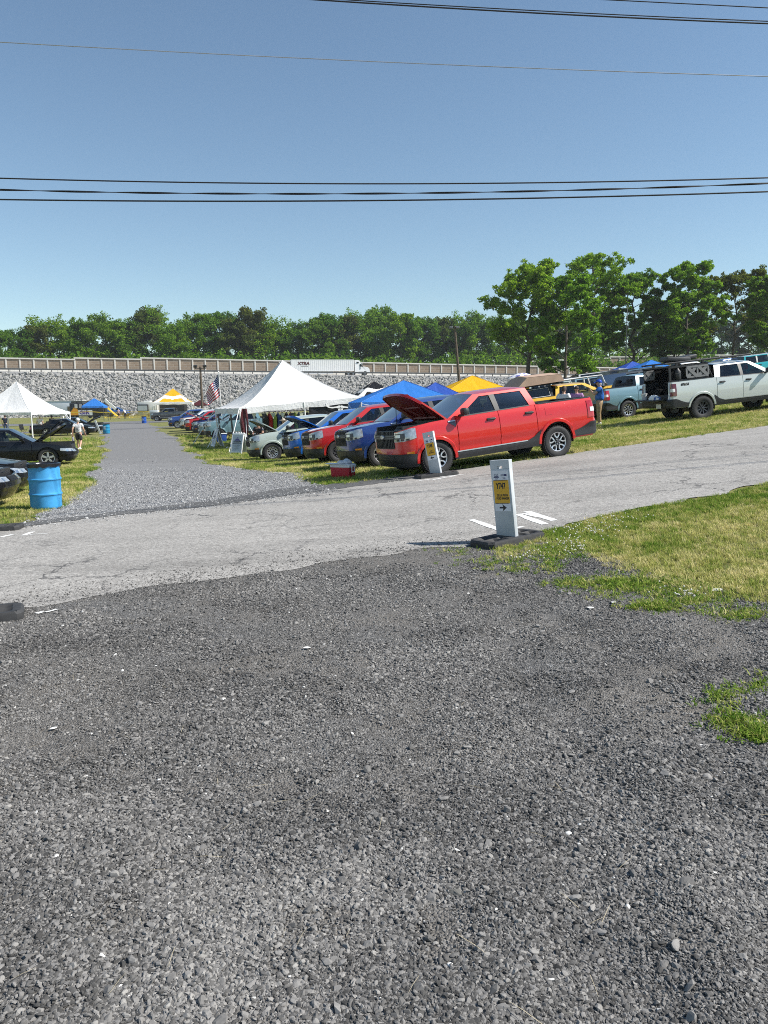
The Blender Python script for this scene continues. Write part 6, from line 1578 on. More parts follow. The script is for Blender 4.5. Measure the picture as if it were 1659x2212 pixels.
q = atd(176, 880, 116); canopy('canopy', 'blue pop-up canopy in front of the black race trailer on the left', 'canopy', 'blue pop-up canopies', (q.x, 116), R(8), 3.1, 3.1, 2.2, 3.4, 1.0, C_BLUE, .25, ribs=True, polemat=GREYM)
q = atd(1348, 793, 74); canopy('canopy', 'blue canopy far up the field, left one of the pair', 'canopy', 'blue pop-up canopies', (q.x, 74), R(10), 3.3, 3.0, 1.8, 2.65, 1.0, C_BLUE2, .3)
q = atd(1388, 794, 67); canopy('canopy', 'brighter blue canopy right of its twin, above the grey-blue pickup', 'canopy', 'blue pop-up canopies', (q.x, 67), R(10), 3.2, 3.0, 1.75, 2.55, 1.0, C_BLUE, .3)
q = atd(415, 871, 150); canopy('canopy', 'small maroon canopy beside the floodlight pole', 'canopy', None, (q.x, 150), R(6), 2.6, 2.4, 2.2, 3.1, .9, C_MAR, .2)
q = atd(772, 862, 52); canopy('canopy', 'black and white canopy tip between the white tent and the blue canopy', 'canopy', None, (q.x, 52), R(14), 3.0, 3.0, 2.3, 3.4, .95, C_BLK, .2, two=C_WHITE)

# ------------------------------------------------------------------ under the big tent
bw = thing('backdrop', 'black backdrop with white longhorn skull under the big tent', 'backdrop', (-3.75, 42.6, Z(-3.75, 42.6)), math.atan2(.387, .922))
mb = MB(); P = [[Vector((x_, .03 * math.sin(x_ * 7), z_)) for z_ in (.2, 1.2, 2.34)] for x_ in np.linspace(-.3, 2.9, 34)]; mb.grid(P); mb.build('curtain', C_BLK, bw, smooth=60)
half = [(0, -.02), (.07, -.02), (.10, .06), (.09, .15), (.16, .22), (.30, .17), (.55, .14), (.78, .15), (.98, .24), (1.06, .40), (1.10, .36), (1.04, .17), (.86, .07), (.60, .04), (.34, .07), (.20, .06), (.17, -.05), (.15, -.14), (.11, -.20), (.07, -.30), (0, -.32)]
def skull(sg, s=1.): return [(sg * u * s, v * s) for u, v in half]
mb = MB()
# outline polygon in one piece: right half then mirrored left
top_ = [(0, .21), (.09, .24)] + half[4:] ; poly = [(u, v) for u, v in top_] + [(-u, v) for u, v in top_[::-1][1:-1]]
fr_ = lambda u, v, w_: Vector((1.50 + u * .78, -.09 - w_, 1.98 + v * .78)); mb.prism(poly, .02, fr_); sk = mb.build('skull_emblem', WHITEP, bw)
mb = MB(); 
for sg in (-1, 1): mb.prism([(sg * .035, .15), (sg * .05, -.10), (sg * .025, -.10), (sg * .012, .15)], .006, lambda u, v, w_: fr_(u, v, .022 + w_)); mb.lathe([(0, -.118), (.032, -.118), (.032, -.112)], 10, 'Y', (1.50 + sg * .09, 0, 2.02))
mb.build('skull_shading', INK, sk)
pn = thing('bunting', 'string of pale pennants hanging under the front edge of the big tent', 'bunting', (-7.2, 41.2, Z(-7.2, 41.2)), math.atan2(.387, .922))
mb = MB(); mb.tube([(x_, .05, 1.93 - .0 * x_) for x_ in np.linspace(.2, 6.9, 12)], .008, 5); mb.build('cord', WHITEM, pn)
for k in range(13):
    mb = MB(); x_ = .3 + k * .52; mb.add([(x_, .05, 1.93), (x_ + .26, .05, 1.93), (x_ + .13, .06, 1.62), (x_, .056, 1.93), (x_ + .26, .056, 1.93), (x_ + .13, .066, 1.62)], [(0, 1, 2), (5, 4, 3)]); mb.build('pennant', plain('pennant_%d' % (k % 3), [(.62, .62, .50), (.05, .05, .05), (.42, .46, .36)][k % 3], .8), pn)
rk = thing('clothes_rail', 'rail of coloured shirts hanging under the big tent', 'clothes rail', (-4.9, 45.2, Z(-4.9, 45.2)), math.atan2(.387, .922))
mb = MB(); mb.tube([(-2.1, 0, 0), (-2.1, 0, 1.9), (2.0, 0, 1.9), (2.0, 0, 0)], .025, 8); mb.build('frame', DARKM, rk)
for k in range(16):
    x_ = -1.95 + k * .25; w_ = .34; mb = MB(); d_ = .05 * math.sin(k)
    mb.add([(x_ - .09, -w_, 1.55), (x_ - .09, w_, 1.55), (x_ - .10, w_ * .8, .85), (x_ - .10, -w_ * .8, .85), (x_ + .09, -w_, 1.55), (x_ + .09, w_, 1.55), (x_ + .10, w_ * .8, .85), (x_ + .10, -w_ * .8, .85), (x_, -.1, 1.84), (x_, .1, 1.84)], [(0, 3, 2, 1), (4, 5, 6, 7), (0, 4, 7, 3), (1, 2, 6, 5), (0, 1, 9, 8), (4, 8, 9, 5), (0, 8, 4), (1, 5, 9)])
    mb.build('shirt', [C_BLK, plain('shirt_blue', (.03, .08, .25), .8), C_RED, plain('shirt_grey', (.2, .2, .2), .8), C_GRN][(k * 7) % 5], rk)
tb_ = thing('table', 'trestle table of goods under the big tent', 'table', (-3.4, 44.2, Z(-3.4, 44.2)), math.atan2(.387, .922))
mb = MB(); mb.box((0, 0, .74), (2.4, .75, .04)); mb.build('tabletop', WHITEP, tb_)
for sx_ in (-1.05, 1.05):
    for sy_ in (-.3, .3): mb = MB(); mb.tube([(sx_, sy_, 0), (sx_, sy_, .72)], .02, 6); mb.build('leg', DARKM, tb_)
# tall maroon banner lashed beside the tent's corner pole
fb_ = thing('banner', 'maroon feather banner furled beside the corner pole of the big tent', 'banner', (-6.95, 39.3, Z(-6.95, 39.3)), .3)
mb = MB(); P = [[Vector((lerp(-.02 - .22 * math.sin(t * 2.6) , .06 + .12 * math.sin(t * 2.6), u), .05 * math.sin(u * 9 + t * 5), .45 + t * 1.75)) for u in np.linspace(0, 1, 8)] for t in np.linspace(0, 1, 14)]; mb.grid(P); mb.build('cloth', C_MAR, fb_, smooth=60)
mb = MB(); mb.tube([(.07, 0, 0), (.05, 0, 2.3)], .02, 8); mb.build('pole', WHITEM, fb_); mb = MB(); mb.lathe([(0, -.008), (.11, -.008), (.11, .008), (0, .008)], 14, 'Y', (-.05, -.09, .86)); mb.lathe([(0, -.008), (.08, -.008), (.08, .008), (0, .008)], 14, 'Y', (-.03, -.09, .62)); mb.build('round_emblem', WHITEP, fb_)

# ------------------------------------------------------------------ flag
fx, fy = atd(479, 860, 55).x, 55.; fz = Z(fx, fy)
fl = thing('flag', 'stars and stripes hanging slack from a thin pole beside the big tent', 'flag', (fx, fy, fz))
q = atd(474.5, 806, 55); ht = q.z - fz
mb = MB(); mb.tube([(0, 0, -.1), (-.15, 0, ht + .05)], .03, 8); mb.lathe([(0, .1), (.05, .06), (.05, 0), (0, -.02)], 10, 'Z', (-.15, 0, ht + .06)); mb.build('pole', WHITEM, fl, smooth=50)
nu, nv = 40, 26; fm = MB()
def fpt(u, v):
    # u along the fly, v down the hoist; slack cloth falls away from the pole in folds
    return Vector((-.13 + .0 * v - u * 1.0 * (1 - .12 * v) + .06 * v, .16 * math.sin(u * 8 + v * 2.2) * (.25 + u), ht - .02 - v * 1.55 - u * 1.35 * (1 - .55 * v) + .03 * math.sin(u * 12)))
fm.grid([[fpt(i / nu, j / nv) for j in range(nv + 1)] for i in range(nu + 1)]); fm.m = []
for i in range(nu):
    for j in range(nv):
        st = j // 2; fm.m.append(2 if (i < nu * .42 and j < 14) else (0 if st % 2 == 0 else 1))
fo = fm.build('cloth', [plain('flag_red', (.42, .02, .035), .8), plain('flag_white', (.72, .70, .68), .8), plain('flag_blue', (.015, .03, .14), .8)], fl, smooth=60)
sm_ = MB()
for r_ in range(9):
    for c_ in range(6 if r_ % 2 == 0 else 5):
        u = .42 * ((c_ * 2 + 1 + (r_ % 2)) / 12); v = 14 / 26 * ((r_ + 1) / 10)
        p = fpt(u, v); e1 = (fpt(u + .01, v) - p).normalized(); e2 = (fpt(u, v + .01) - p); e2 = (e2 - e1 * e2.dot(e1)).normalized(); nn_ = e1.cross(e2)
        pts_ = [p + (e1 * math.cos(a * math.pi / 5) + e2 * math.sin(a * math.pi / 5)) * (.036 if a % 2 == 0 else .016) for a in range(10)]
        for sg in (-1, 1): sm_.add([q_ + nn_ * .006 * sg for q_ in pts_], [tuple(range(10))])
sm_.build('stars', plain('flag_white', (.72, .70, .68)), fo)

# ------------------------------------------------------------------ barrels
BARB = plain('blue_barrel_plastic', (.05, .30, .60), .5, 0, .24, 3.2, .1)
def barrel(label, loc, mat, rz=0, lean=0):
    o = thing('barrel', label, 'barrel', loc, rz, 'blue litter barrels'); o.rotation_euler = (0, lean, rz)
    mb = MB(); r = .292; prof = [(0, .01), (.25, .0), (.275, .02), (.288, .07)]
    for z0 in (.30, .59): prof += [(r - .003, z0 - .05), (r + .003, z0 - .02), (r + .016, z0 - .008), (r + .016, z0 + .012), (r + .002, z0 + .022), (r - .004, z0 + .05)]
    prof += [(r - .004, .80), (r, .84), (r + .012, .855), (r + .012, .885), (r - .006, .89), (r - .02, .88), (r - .03, .35), (0, .33)]
    mb.lathe(prof, 40); mb.build('drum', mat, o, smooth=40)
    lb = MB(); g = random.Random(5); P = []
    for k, (rr_, zz_) in enumerate(((r + .018, .845), (r + .020, .893), (r - .01, .905), (r - .035, .88), (r - .05, .6))): P.append([Vector((math.cos(a) * (rr_ + g.uniform(0, .006)), math.sin(a) * (rr_ + g.uniform(0, .006)), zz_ + g.uniform(-.03, .006) * (k == 0) + g.uniform(-.004, .004))) for a in np.linspace(0, 2 * math.pi, 36, endpoint=False)])
    lb.grid(P, wrapv=True); lb.build('bin_liner', plain('bin_liner', (.012, .012, .014), .25, 0, .2, 30), o, smooth=60)
    return o
q = gp(101, 1099); barrel('sky-blue plastic barrel with black liner, nearest, on the gravel edge', q, BARB)
q = gp(230.5, 937); b2 = barrel('turquoise barrel halfway along the left edge of the lane', q, plain('turquoise_barrel_plastic', (.015, .22, .40), .42, 0, .1, 5), .6)
q = gp(311.5, 914.5); b3 = barrel('dark blue barrel far along the lane by the grey pickup', q, plain('deep_blue_barrel_plastic', (.012, .08, .38), .42, 0, .1, 5), 0)
for b_, ang, ch_ in ((b2, -2.35, 'E'), (b3, -1.75, '2')):
    vs, fs = text_mesh(ch_, .34, 1.1, .02); mb = MB(); mb.add([Vector((.302 * math.cos(ang + v.x / .3), .302 * math.sin(ang + v.x / .3), .5 + v.y)) for v in vs], fs); mb.build('painted_mark', WHITEP, b_)

# ------------------------------------------------------------------ cooler
cp = gp(741, 1033); ck = thing('cooler', 'red picnic cooler with white lid standing before the dark blue pickup', 'cooler', cp + Vector((0, .12, 0)), R(-27))
REDP = plain('red_cooler_plastic', (.50, .012, .03), .38, 0, .08, 8)
mb = MB(); P = [[Vector((sx_ * hx, sy_ * hy, z_)) for sx_, sy_ in ((-1, -1), (1, -1), (1, 1), (-1, 1))] for hx, hy, z_ in ((.0, .0, .0), (.225, .135, .0), (.235, .145, .02), (.25, .16, .235), (.25, .16, .25))]; mb.grid(P, wrapv=True); mb.build('box', REDP, ck)
mb = MB(); mb.box((0, 0, .285), (.525, .345, .075), bevel=.02); mb.build('lid', WHITEP, ck, smooth=40)
for sg in (1, -1):
    mb = MB(); x_ = .268 * sg
    for y_ in (-.06, .06): mb.box((x_, y_, .215), (.02, .025, .14), bevel=.005)
    mb.box((x_, 0, .15), (.022, .145, .025), bevel=.006); mb.build('handle', WHITEP, ck)
ty = thing('tray', 'thin white tray lying across the cooler lid', 'tray', ck.location + Vector((-.06, -.02, .324)), R(-20)); mb = MB(); mb.box((-.02, 0, .006), (.62, .34, .008), (0, .02, 0)); mb.build('sheet', WHITEP, ty); mb = MB(); mb.box((-.02, 0, .001), (.60, .32, .004), (0, .02, 0)); mb.build('underside', BLACKP, ty)
tw = thing('towel', 'crumpled white towel heaped on the cooler', 'towel', ck.location + Vector((.04, 0, .338)), R(10)); mb = MB(); bm = bmesh.new(); bmesh.ops.create_icosphere(bm, subdivisions=4, radius=.5)
for v in bm.verts: n_ = v.co.copy(); v.co = Vector((n_.x * .36, n_.y * .22, max(-.08, n_.z) * (.15 + .05 * math.sin(n_.x * 9) + .03 * math.sin(n_.y * 14 + n_.x * 21)))); v.co.z += .012
mb.add([v.co for v in bm.verts], [[v.index for v in f.verts] for f in bm.faces]); bm.free(); mb.build('cloth', C_WHITE, tw, smooth=80)

# ------------------------------------------------------------------ class signs on rubber feet
PANELG = plain('grey_white_sign_plastic', (.50, .53, .56), .5, 0, .08, 4)
PAPER = plain('white_paper', (.74, .75, .80), .7, 0, .04, 6); GOLD = plain('gold_paper', (.72, .40, .03), .65, 0, .06, 6)
RUBF = plain('sign_foot_rubber', (.035, .035, .036), .75, 0, .3, 14, .3)
def foot(mb, ln=.90, wd=.40, h=.085):
    out = [(-ln / 2 + .05, -wd / 2), (ln / 2 - .05, -wd / 2), (ln / 2, -wd / 2 + .06), (ln / 2, wd / 2 - .06), (ln / 2 - .05, wd / 2), (-ln / 2 + .05, wd / 2), (-ln / 2, wd / 2 - .06), (-ln / 2, -wd / 2 + .06)]
    rows = [[Vector((x * k, y * k, z_)) for x, y in out] for k, z_ in ((1, -.03), (1, h * .72), (.955, h), (.90, h))]; mb.grid(rows, wrapv=True)
    # top web with sunk pockets
    xs = np.linspace(-ln * .45, ln * .45, 25); ys = np.linspace(-wd * .45, wd * .45, 11)
    P = [[Vector((x, y, h - (.035 if ((.12 < abs(x) / ln < .20 or .26 < abs(x) / ln < .40) and .06 < abs(y) / wd < .30) else 0))) for y in ys] for x in xs]; mb.grid(P)
def sign(label, loc, rz, panel_rz, lean, code, lines, arrow, panel=True, ln=.9, lean_f=0):
    o = thing('class_sign', label, 'sign', loc, rz, 'class signs on rubber feet')
    slope = Vector((Z(loc[0] + .4, loc[1]) - Z(loc[0] - .4, loc[1]), Z(loc[0], loc[1] + .4) - Z(loc[0], loc[1] - .4))) / .8
    nrm = Vector((-slope.x, -slope.y, 1)).normalized(); o.rotation_euler = (Vector((0, 0, 1)).rotation_difference(nrm).to_matrix() @ Matrix.Rotation(rz, 3, 'Z')).to_euler()
    mb = MB(); foot(mb, ln); mb.build('foot', RUBF, o, smooth=30)
    if not panel: return o
    pe = MB(); w_, h_, t_ = .27, .90, .06; ph = panel_rz - rz
    M0 = Matrix.Translation((0, 0, .06)) @ Matrix.Rotation(ph, 4, 'Z') @ Matrix.Rotation(lean, 4, 'Y') @ Matrix.Rotation(lean_f, 4, 'X')
    pe.M = M0
    # panel in strips so the hand hole near the top is a real hole
    hw, hz0, hz1 = .036, .80, .832
    pe.box((0, 0, hz0 / 2), (w_, t_, hz0), bevel=.006); pe.box((0, 0, (hz1 + h_) / 2), (w_, t_, h_ - hz1))
    for sg in (-1, 1): pe.box((sg * (w_ / 2 + hw) / 2, 0, (hz0 + hz1) / 2), (w_ / 2 - hw, t_, hz1 - hz0))
    po = pe.build('panel', PANELG, o, smooth=30)
    F = M0 @ Matrix.Translation((0, -t_ / 2 - .002, 0)) @ Matrix.Rotation(R(90), 4, 'X')
    def rect(u, v, a, b, mat, nm, d=.0):
        mb = MB(); mb.M = F; mb.box((u, v, d), (a, b, .0016)); return mb.build(nm, mat, po)
    pp = rect(-.0, .545, .225, .47, PAPER, 'notice', .0)
    gd = rect(-.0, .535, .215, .265, GOLD, 'gold_field', .0016)
    if code: decal(code, .092, po, F @ Matrix.Translation((-.005, .600, .0030)), INK, .68, .004, 'code_lettering')
    for k, t in enumerate(lines): decal(t, .036, po, F @ Matrix.Translation((.008, .494 - k * .036, .0030)), INK, .72, .0016, 'class_lettering')
    for v_ in (.668, .402): rect(-.005, v_, .196, .007, plain('brown_tape', (.10, .07, .05), .6), 'tape', .0024)
    ar = MB(); ar.M = F @ Matrix.Translation((0, .352, .0012)); s_ = arrow; ar.add([(s_ * u, v, 0) for u, v in ((-.05, -.009), (.002, -.009), (-.008, -.042), (.052, 0), (-.008, .042), (.002, .009), (-.05, .009))], [(0, 1, 2, 3), (0, 3, 6), (3, 4, 5, 6)]); ar.build('arrow', INK, po)
    # sponsors' marks: a boxed mark over a bar, and a long mark ending in an oval
    lg = MB(); lg.M = F @ Matrix.Translation((-.058, .715, .0012)); lg.box((0, .013, 0), (.056, .030, .001), bevel=0); lg.box((0, -.010, 0), (.076, .012, .001)); lg.box((0, -.026, 0), (.045, .004, .001)); lg.box((0, -.033, 0), (.030, .004, .001)); lgo = lg.build('sponsor_mark', NAVYINK, po)
    decal('NPD', .030, po, F @ Matrix.Translation((-.058, .728, .0026)), PAPER, .85, .001, 'sponsor_lettering')
    lg = MB(); lg.M = F @ Matrix.Translation((.045, .725, .0012)); lg.box((-.018, .004, 0), (.042, .010, .001)); lg.box((-.018, -.008, 0), (.042, .004, .001)); lg.box((0, -.028, 0), (.05, .0035, .001)); lg.box((0.005, -.040, 0), (.04, .006, .001)); lg.build('sponsor_mark', NAVYINK, po)
    ov = MB(); ov.M = F @ Matrix.Translation((.071, .727, .0012)); ov.lathe([(1, 0), (1, .001), (0, .0012)], 20); ov.v = [tuple(v) for v in ov.v]; ov2 = MB(); ov2.M = F @ Matrix.Translation((.071, .727, .0012)) @ Matrix.Diagonal((.022, .012, 1, 1)); ov2.lathe([(1, 0), (1, .001), (0, .0012)], 20); ov2.build('oval_mark', NAVYINK, po)
    return o
q = gp(1097, 1172); sign('grey class sign reading Y747 with arrow to the right, nearest the viewer', q, R(36), R(-46), R(-3.5), 'Y747', ['2012 & PRIOR', 'FORD RANGER'], 1)
q = gp(943, 1030); sign('class sign reading Y748 with arrow to the left, before the bright red pickup', q, R(14), R(-38), R(-7.5), 'Y748', ['FORD', 'MAVERICK'], -1)
q = gp(-6, 1147); sign('class sign cut by the left edge, only its side and foot showing', q, R(10), R(-60), R(-2), '', [], 1, ln=.72)
q = gp(-82, 1346); sign('bare rubber sign foot at the left edge of the road', q, R(24), R(-10), 0, '', [], 1, panel=False, ln=.95)

# ------------------------------------------------------------------ sandwich boards by the tent
def aboard(label, px, py, rz, printed):
    q = gp(px, py); o = thing('sandwich_board', label, 'sandwich board', q, rz, 'sandwich boards by the big tent'); w_, h_ = .66, 1.1
    for sg in (-1, 1):
        mb = MB(); mb.M = Matrix.Translation((0, sg * .30, 0)) @ Matrix.Rotation(sg * R(15.5), 4, 'X')
        mb.box((-w_ / 2 + .03, 0, h_ / 2), (.06, .05, h_), bevel=.012); mb.box((w_ / 2 - .03, 0, h_ / 2), (.06, .05, h_), bevel=.012); mb.box((0, 0, .14), (w_, .045, .05)); mb.box((0, 0, h_ - .08), (w_, .05, .10), bevel=.012)
        for u in (-.14, 0, .14): mb.box((u, 0, h_ + .0), (.1, .04, .08), bevel=.015)
        po = mb.build('frame', WHITEP, o, smooth=40); pb = MB(); pb.M = mb.M; pb.box((0, 0, .58), (w_ - .12, .03, .86)); pn_ = pb.build('board_face', PANELG, o)
        if sg < 0:
            F = mb.M @ Matrix.Translation((0, -.018, .6)) @ Matrix.Rotation(R(90), 4, 'X')
            b = MB(); b.M = F; b.add([(-.16, .10, 0), (.16, .10, 0), (.13, .15, 0), (.05, .19, 0), (-.06, .19, 0), (-.14, .15, 0)], [(0, 1, 2, 3, 4, 5)]); b.add([(-.06, .21, 0), (.06, .21, 0), (.05, .26, 0), (-.05, .26, 0)], [(0, 1, 2, 3)]); b.build('printed_picture', plain('violet_print', (.10, .08, .22), .6), pn_)
            b2_ = MB(); b2_.M = F
            for k_ in range(7): b2_.box((-.18 + k_ * .06, .045, .001), (.044, .075, .001)); b2_.box((-.18 + k_ * .06, .045 + (.012 if k_ % 2 else -.012), .002), (.018, .02, .001))
            b2_.build('badge_band', INK, pn_)
            b = MB(); b.M = F
            b.box((0, -.05, 0), (.52, .04, .001))
            for k in range(5): b.box((0, -.13 - k * .045, 0), ((.36, .26, .12, .32, .2)[k], .014, .001))
            b.build('small_print', plain('grey_ink', (.12, .12, .13), .6), pn_)
    return o
aboard('white sandwich board with violet printed badge beside the sage pickup', 517, 982, R(-24), True)
aboard('white sandwich board seen end-on, left of the printed one', 470, 968, R(-62), True)
cb2 = thing('storage_tub', 'blue storage tub standing behind the end-on sandwich board', 'tub', gp(463, 960) + Vector((0, 2.2, 0)), .2); mb = MB(); mb.box((0, 0, .28), (.62, .45, .56), bevel=.04); mb.build('body', plain('blue_tub_plastic', (.02, .07, .30), .4), cb2, smooth=40); mb = MB(); mb.box((0, 0, .585), (.66, .49, .05), bevel=.02); mb.build('lid', WHITEP, cb2, smooth=40)
for px, py, lb in ((456, 964, 'white ball-topped stake left of the printed sandwich board'), (491, 970, 'white ball-topped stake close to the printed sandwich board')):
    o = thing('stake', lb, 'stake', gp(px, py)); mb = MB(); mb.lathe([(0, 0), (.05, .02), (.07, .06), (.05, .11), (0, .13)], 12); mb.build('cap', WHITEP, o, smooth=60); mb = MB(); mb.tube([(0, 0, -.1), (0, 0, .02)], .012, 6); mb.build('pin', DARKM, o)

# ------------------------------------------------------------------ far side: trailers, barriers, board
def box_trailer(nm, label, cat, px0, px1, py1, D, hgt, dep, mat, rz=0, extras=None, clear=.45):
    a, b = atd(px0, 880, D), atd(px1, 880, D); ln = b.x - a.x; zb = Z((a.x + b.x) / 2, D); o = thing(nm, label, cat, ((a.x + b.x) / 2, D + dep / 2, zb), rz)
    mb = MB(); mb.box((0, 0, clear + hgt / 2), (ln, dep, hgt), bevel=.08); mb.build('body', mat, o, smooth=30)
    wm = MB()
    for x_ in (ln * .1, ln * .1 + .85):
        for sg in (-1, 1): wm.lathe([(0, -.11), (.34, -.11), (.36, -.06), (.36, .06), (.34, .11), (0, .11)], 20, 'Y', (x_, sg * (dep / 2 - .1), .36))
    wm.build('wheels', RUBBER, o, smooth=40); ch = MB(); ch.box((0, 0, clear - .08), (ln * .96, dep * .7, .12)); ch.tube([(-ln / 2, 0, clear - .1), (-ln / 2 - 1.1, 0, clear - .1), (-ln / 2 - 1.1, 0, 0)], .05, 6); ch.build('chassis', DARKM, o); return o, ln
o, ln = box_trailer('site_trailer', 'long white trailer with dark window behind the left tent', 'trailer', 96, 178, 880, 150, 2.75, 2.5, plain('cool_white_panel', (.62, .66, .72), .5, 0, .05, 2))
mb = MB(); mb.box((ln * .22, -1.26, 1.7), (ln * .23, .03, 1.0)); mb.build('window', TINT, o); mb = MB(); mb.box((ln * .22, -1.265, 1.7), (ln * .02, .04, 1.0)); mb.build('window_bar', DARKM, o); mb = MB(); mb.box((0, 0, 3.24), (ln + .1, 2.6, .1)); mb.build('roof', WHITEM, o); mb = MB(); mb.box((ln * .375, -1.262, 1.75), (.07, .03, 2.6)); mb.build('downpipe', DARKM, o)
o, ln = box_trailer('race_trailer', 'black race trailer with orange and purple graphics behind a blue canopy', 'trailer', 150, 222, 888, 146, 2.35, 2.3, plain('black_trailer_panel', (.015, .014, .018), .35, 0, .2, 3))
PURP = plain('purple_vinyl', (.09, .03, .32), .4); ORV = plain('orange_vinyl', (.75, .33, .02), .4)
mb = MB(); mb.add([(-ln * .48, -1.16, .55), (-ln * .2, -1.16, .55), (-ln * .22, -1.16, 1.3), (-ln * .34, -1.16, 2.2), (-ln * .48, -1.16, 1.1)], [(0, 1, 2, 3, 4)]); mb.build('flame_graphic', ORV, o)
mb = MB(); mb.box((-ln * .03, -1.165, 1.0), (ln * .42, .01, .95)); mb.build('white_field', WHITEP, o); decal('GIR', .95, o, Matrix.Translation((-ln * .06, -1.175, 1.0)) @ Matrix.Rotation(R(90), 4, 'X'), PURP, 1.25, .04)
for k in range(6):
    mb = MB(); mb.box((-ln * .3 + k * ln * .135, -1.17, 2.25), (ln * .085, .02, .75), bevel=0); mb.build('portrait_window', plain('pale_pane_%d' % (k % 2), [(.55, .55, .56), (.40, .38, .42)][k % 2], .3), o)
mb = MB(); mb.box((0, -1.0, 2.98), (ln * .9, .06, .3)); [mb.box((x_, -1.0, 2.9), (.05, .05, .3)) for x_ in np.linspace(-ln * .4, ln * .4, 7)]; mb.build('roof_rail', DARKM, o)
o, ln = box_trailer('camper_trailer', 'cream camper trailer with a slide-out at the foot of the rock slope', 'trailer', 297, 338, 886, 150, 2.4, 2.4, CREAM)
mb = MB(); mb.box((-ln * .2, -1.45, 1.75), (ln * .56, .55, 1.3), bevel=.03); so_ = mb.build('slide_out', DARKM, o); mb = MB(); mb.box((-ln * .2, -1.74, 1.7), (ln * .5, .03, .95)); mb.build('slide_face', plain('pale_grey_panel', (.5, .53, .55), .5), so_); mb = MB(); mb.box((-ln * .05, 0, 2.98), (ln * .35, 1.2, .28), bevel=.06); mb.build('roof_unit', WHITEM, o); mb = MB(); mb.box((ln * .36, -1.21, 1.6), (.5, .02, .9)); mb.build('door', plain('cream_door', (.58, .56, .5), .5), o)
o, ln = box_trailer('enclosed_trailer', 'tall black enclosed trailer behind the yellow striped canopy', 'trailer', 343, 398, 880, 152, 3.1, 2.4, plain('matt_black_panel', (.012, .012, .014), .6)); mb = MB(); mb.box((0, -1.215, 1.6), (ln * .9, .02, .08)); mb.build('trim_strip', GALV, o); mb = MB(); mb.box((ln * .3, -1.22, 1.5), (.8, .03, 1.9)); mb.build('door', plain('matt_black_door', (.02, .02, .022), .5), o)
# long white board on yellow-striped struts
q = atd(236, 881, 128); zb = Z(q.x, 128); o = thing('leaning_board', 'long white board leaning on striped struts beside the left blue canopy', 'board', (q.x, 128, zb)); p0, p1 = atd(226, 864, 128) - o.location, atd(250, 884, 128) - o.location
mb = MB(); d_ = (p1 - p0); mb.box((p0 + p1) / 2, (d_.length, .12, .5), (0, math.atan2(-d_.z, d_.x), 0), bevel=.05); mb.build('board', WHITEP, o)
p2, p3 = atd(228, 878, 128) - o.location, atd(253, 899, 128) - o.location
for dy in (-.3, .3): mb = MB(); mb.tube([p2 + Vector((0, dy, 0)), p3 + Vector((0, dy, 0))], .09, 8); mb.build('strut', plain('yellow_paint_metal', (.75, .52, .05), .5), o)
mb = MB(); mb.box(p0 - Vector((0.1, 0, 1.0)), (.14, .14, 2.6)); mb.build('post', DARKM, o)
YEL = plain('yellow_barrier_paint', (.72, .52, .06), .5, .1, .1, 8)
def barrier_mesh():
    mb = MB(); mb.tube([(-1.15, 0, .15), (-1.15, 0, 1.1), (1.15, 0, 1.1), (1.15, 0, .15), (-1.15, 0, .15)], .04, 6)
    bars = MB()
    for k in range(15): bars.tube([(-1.0 + k * .143, 0, .15), (-1.0 + k * .143, 0, 1.1)], .016, 5)
    ft = MB()
    for sg in (-1, 1): ft.tube([(sg * .9, -.35, 0), (sg * .9, 0, .16), (sg * .9, .35, 0)], .035, 6)
    return mb, bars, ft
bp = None
for k, px in enumerate([238, 268, 296, 326, 352, 408, 436, 462, 490, 520]):
    q = atd(px, 890, 140 + (k % 2) * .6)
    if bp is None:
        bp = thing('crowd_barrier', 'x', 'barrier', q, 0, 'yellow crowd barriers along the far lane'); a_, b_, c_ = barrier_mesh(); a_.build('frame', YEL, bp); b_.build('bars', YEL, bp); c_.build('feet', YEL, bp); o = bp
    else: o = dup(bp)
    o.location = (q.x, q.y, Z(q.x, q.y)); o.rotation_euler = (0, 0, R((-6, 4, -3, 8, 5, -4, 3, -2, 5, 0)[k]))
    o['label'] = ('yellow crowd barrier at the far lane end, %s' % ('left of the two people', 'behind the two people', 'right of the two people', 'beyond the dark blue barrel', 'left of the grey pickup', 'behind the cab of the grey pickup', 'behind the bed of the grey pickup', 'right of the floodlight pole', 'behind the far pickups', 'behind the left corner of the big tent')[k])
tp = thing('warning_tape', 'yellow tape strung low across the grass before the race trailer', 'tape', (0, 0, 0)); P = [atd(px, 891 + .8 * math.sin(px * .09), 124) for px in np.linspace(-20, 240, 40)]
mb = MB(); mb.grid([[p, p + Vector((0, .005, .12))] for p in P]); mb.build('ribbon', YEL, tp)
for px in (10, 70, 130, 190, 238): 
    q = atd(px, 895, 124.05); zz = Z(q.x, 124); p_t = atd(px, 890, 124.05).z; mb = MB(); mb.tube([(q.x, 124.05, zz), (q.x, 124.05, p_t)], .03, 5); mb.build('stake', DARKM, tp)
ac = thing('air_unit', 'pale square cabinet beside the dark blue barrel', 'cabinet', (atd(334, 900, 118).x, 118, Z(atd(334, 900, 118).x, 118))); mb = MB(); mb.box((0, 0, .75), (1.25, .8, 1.3), bevel=.05); mb.build('body', plain('pale_cabinet', (.52, .56, .60), .5), ac, smooth=30); mb = MB(); [mb.box((0, -.405, .45 + k * .12), (1.0, .02, .05)) for k in range(6)]; mb.build('louvres', GREYM, ac)
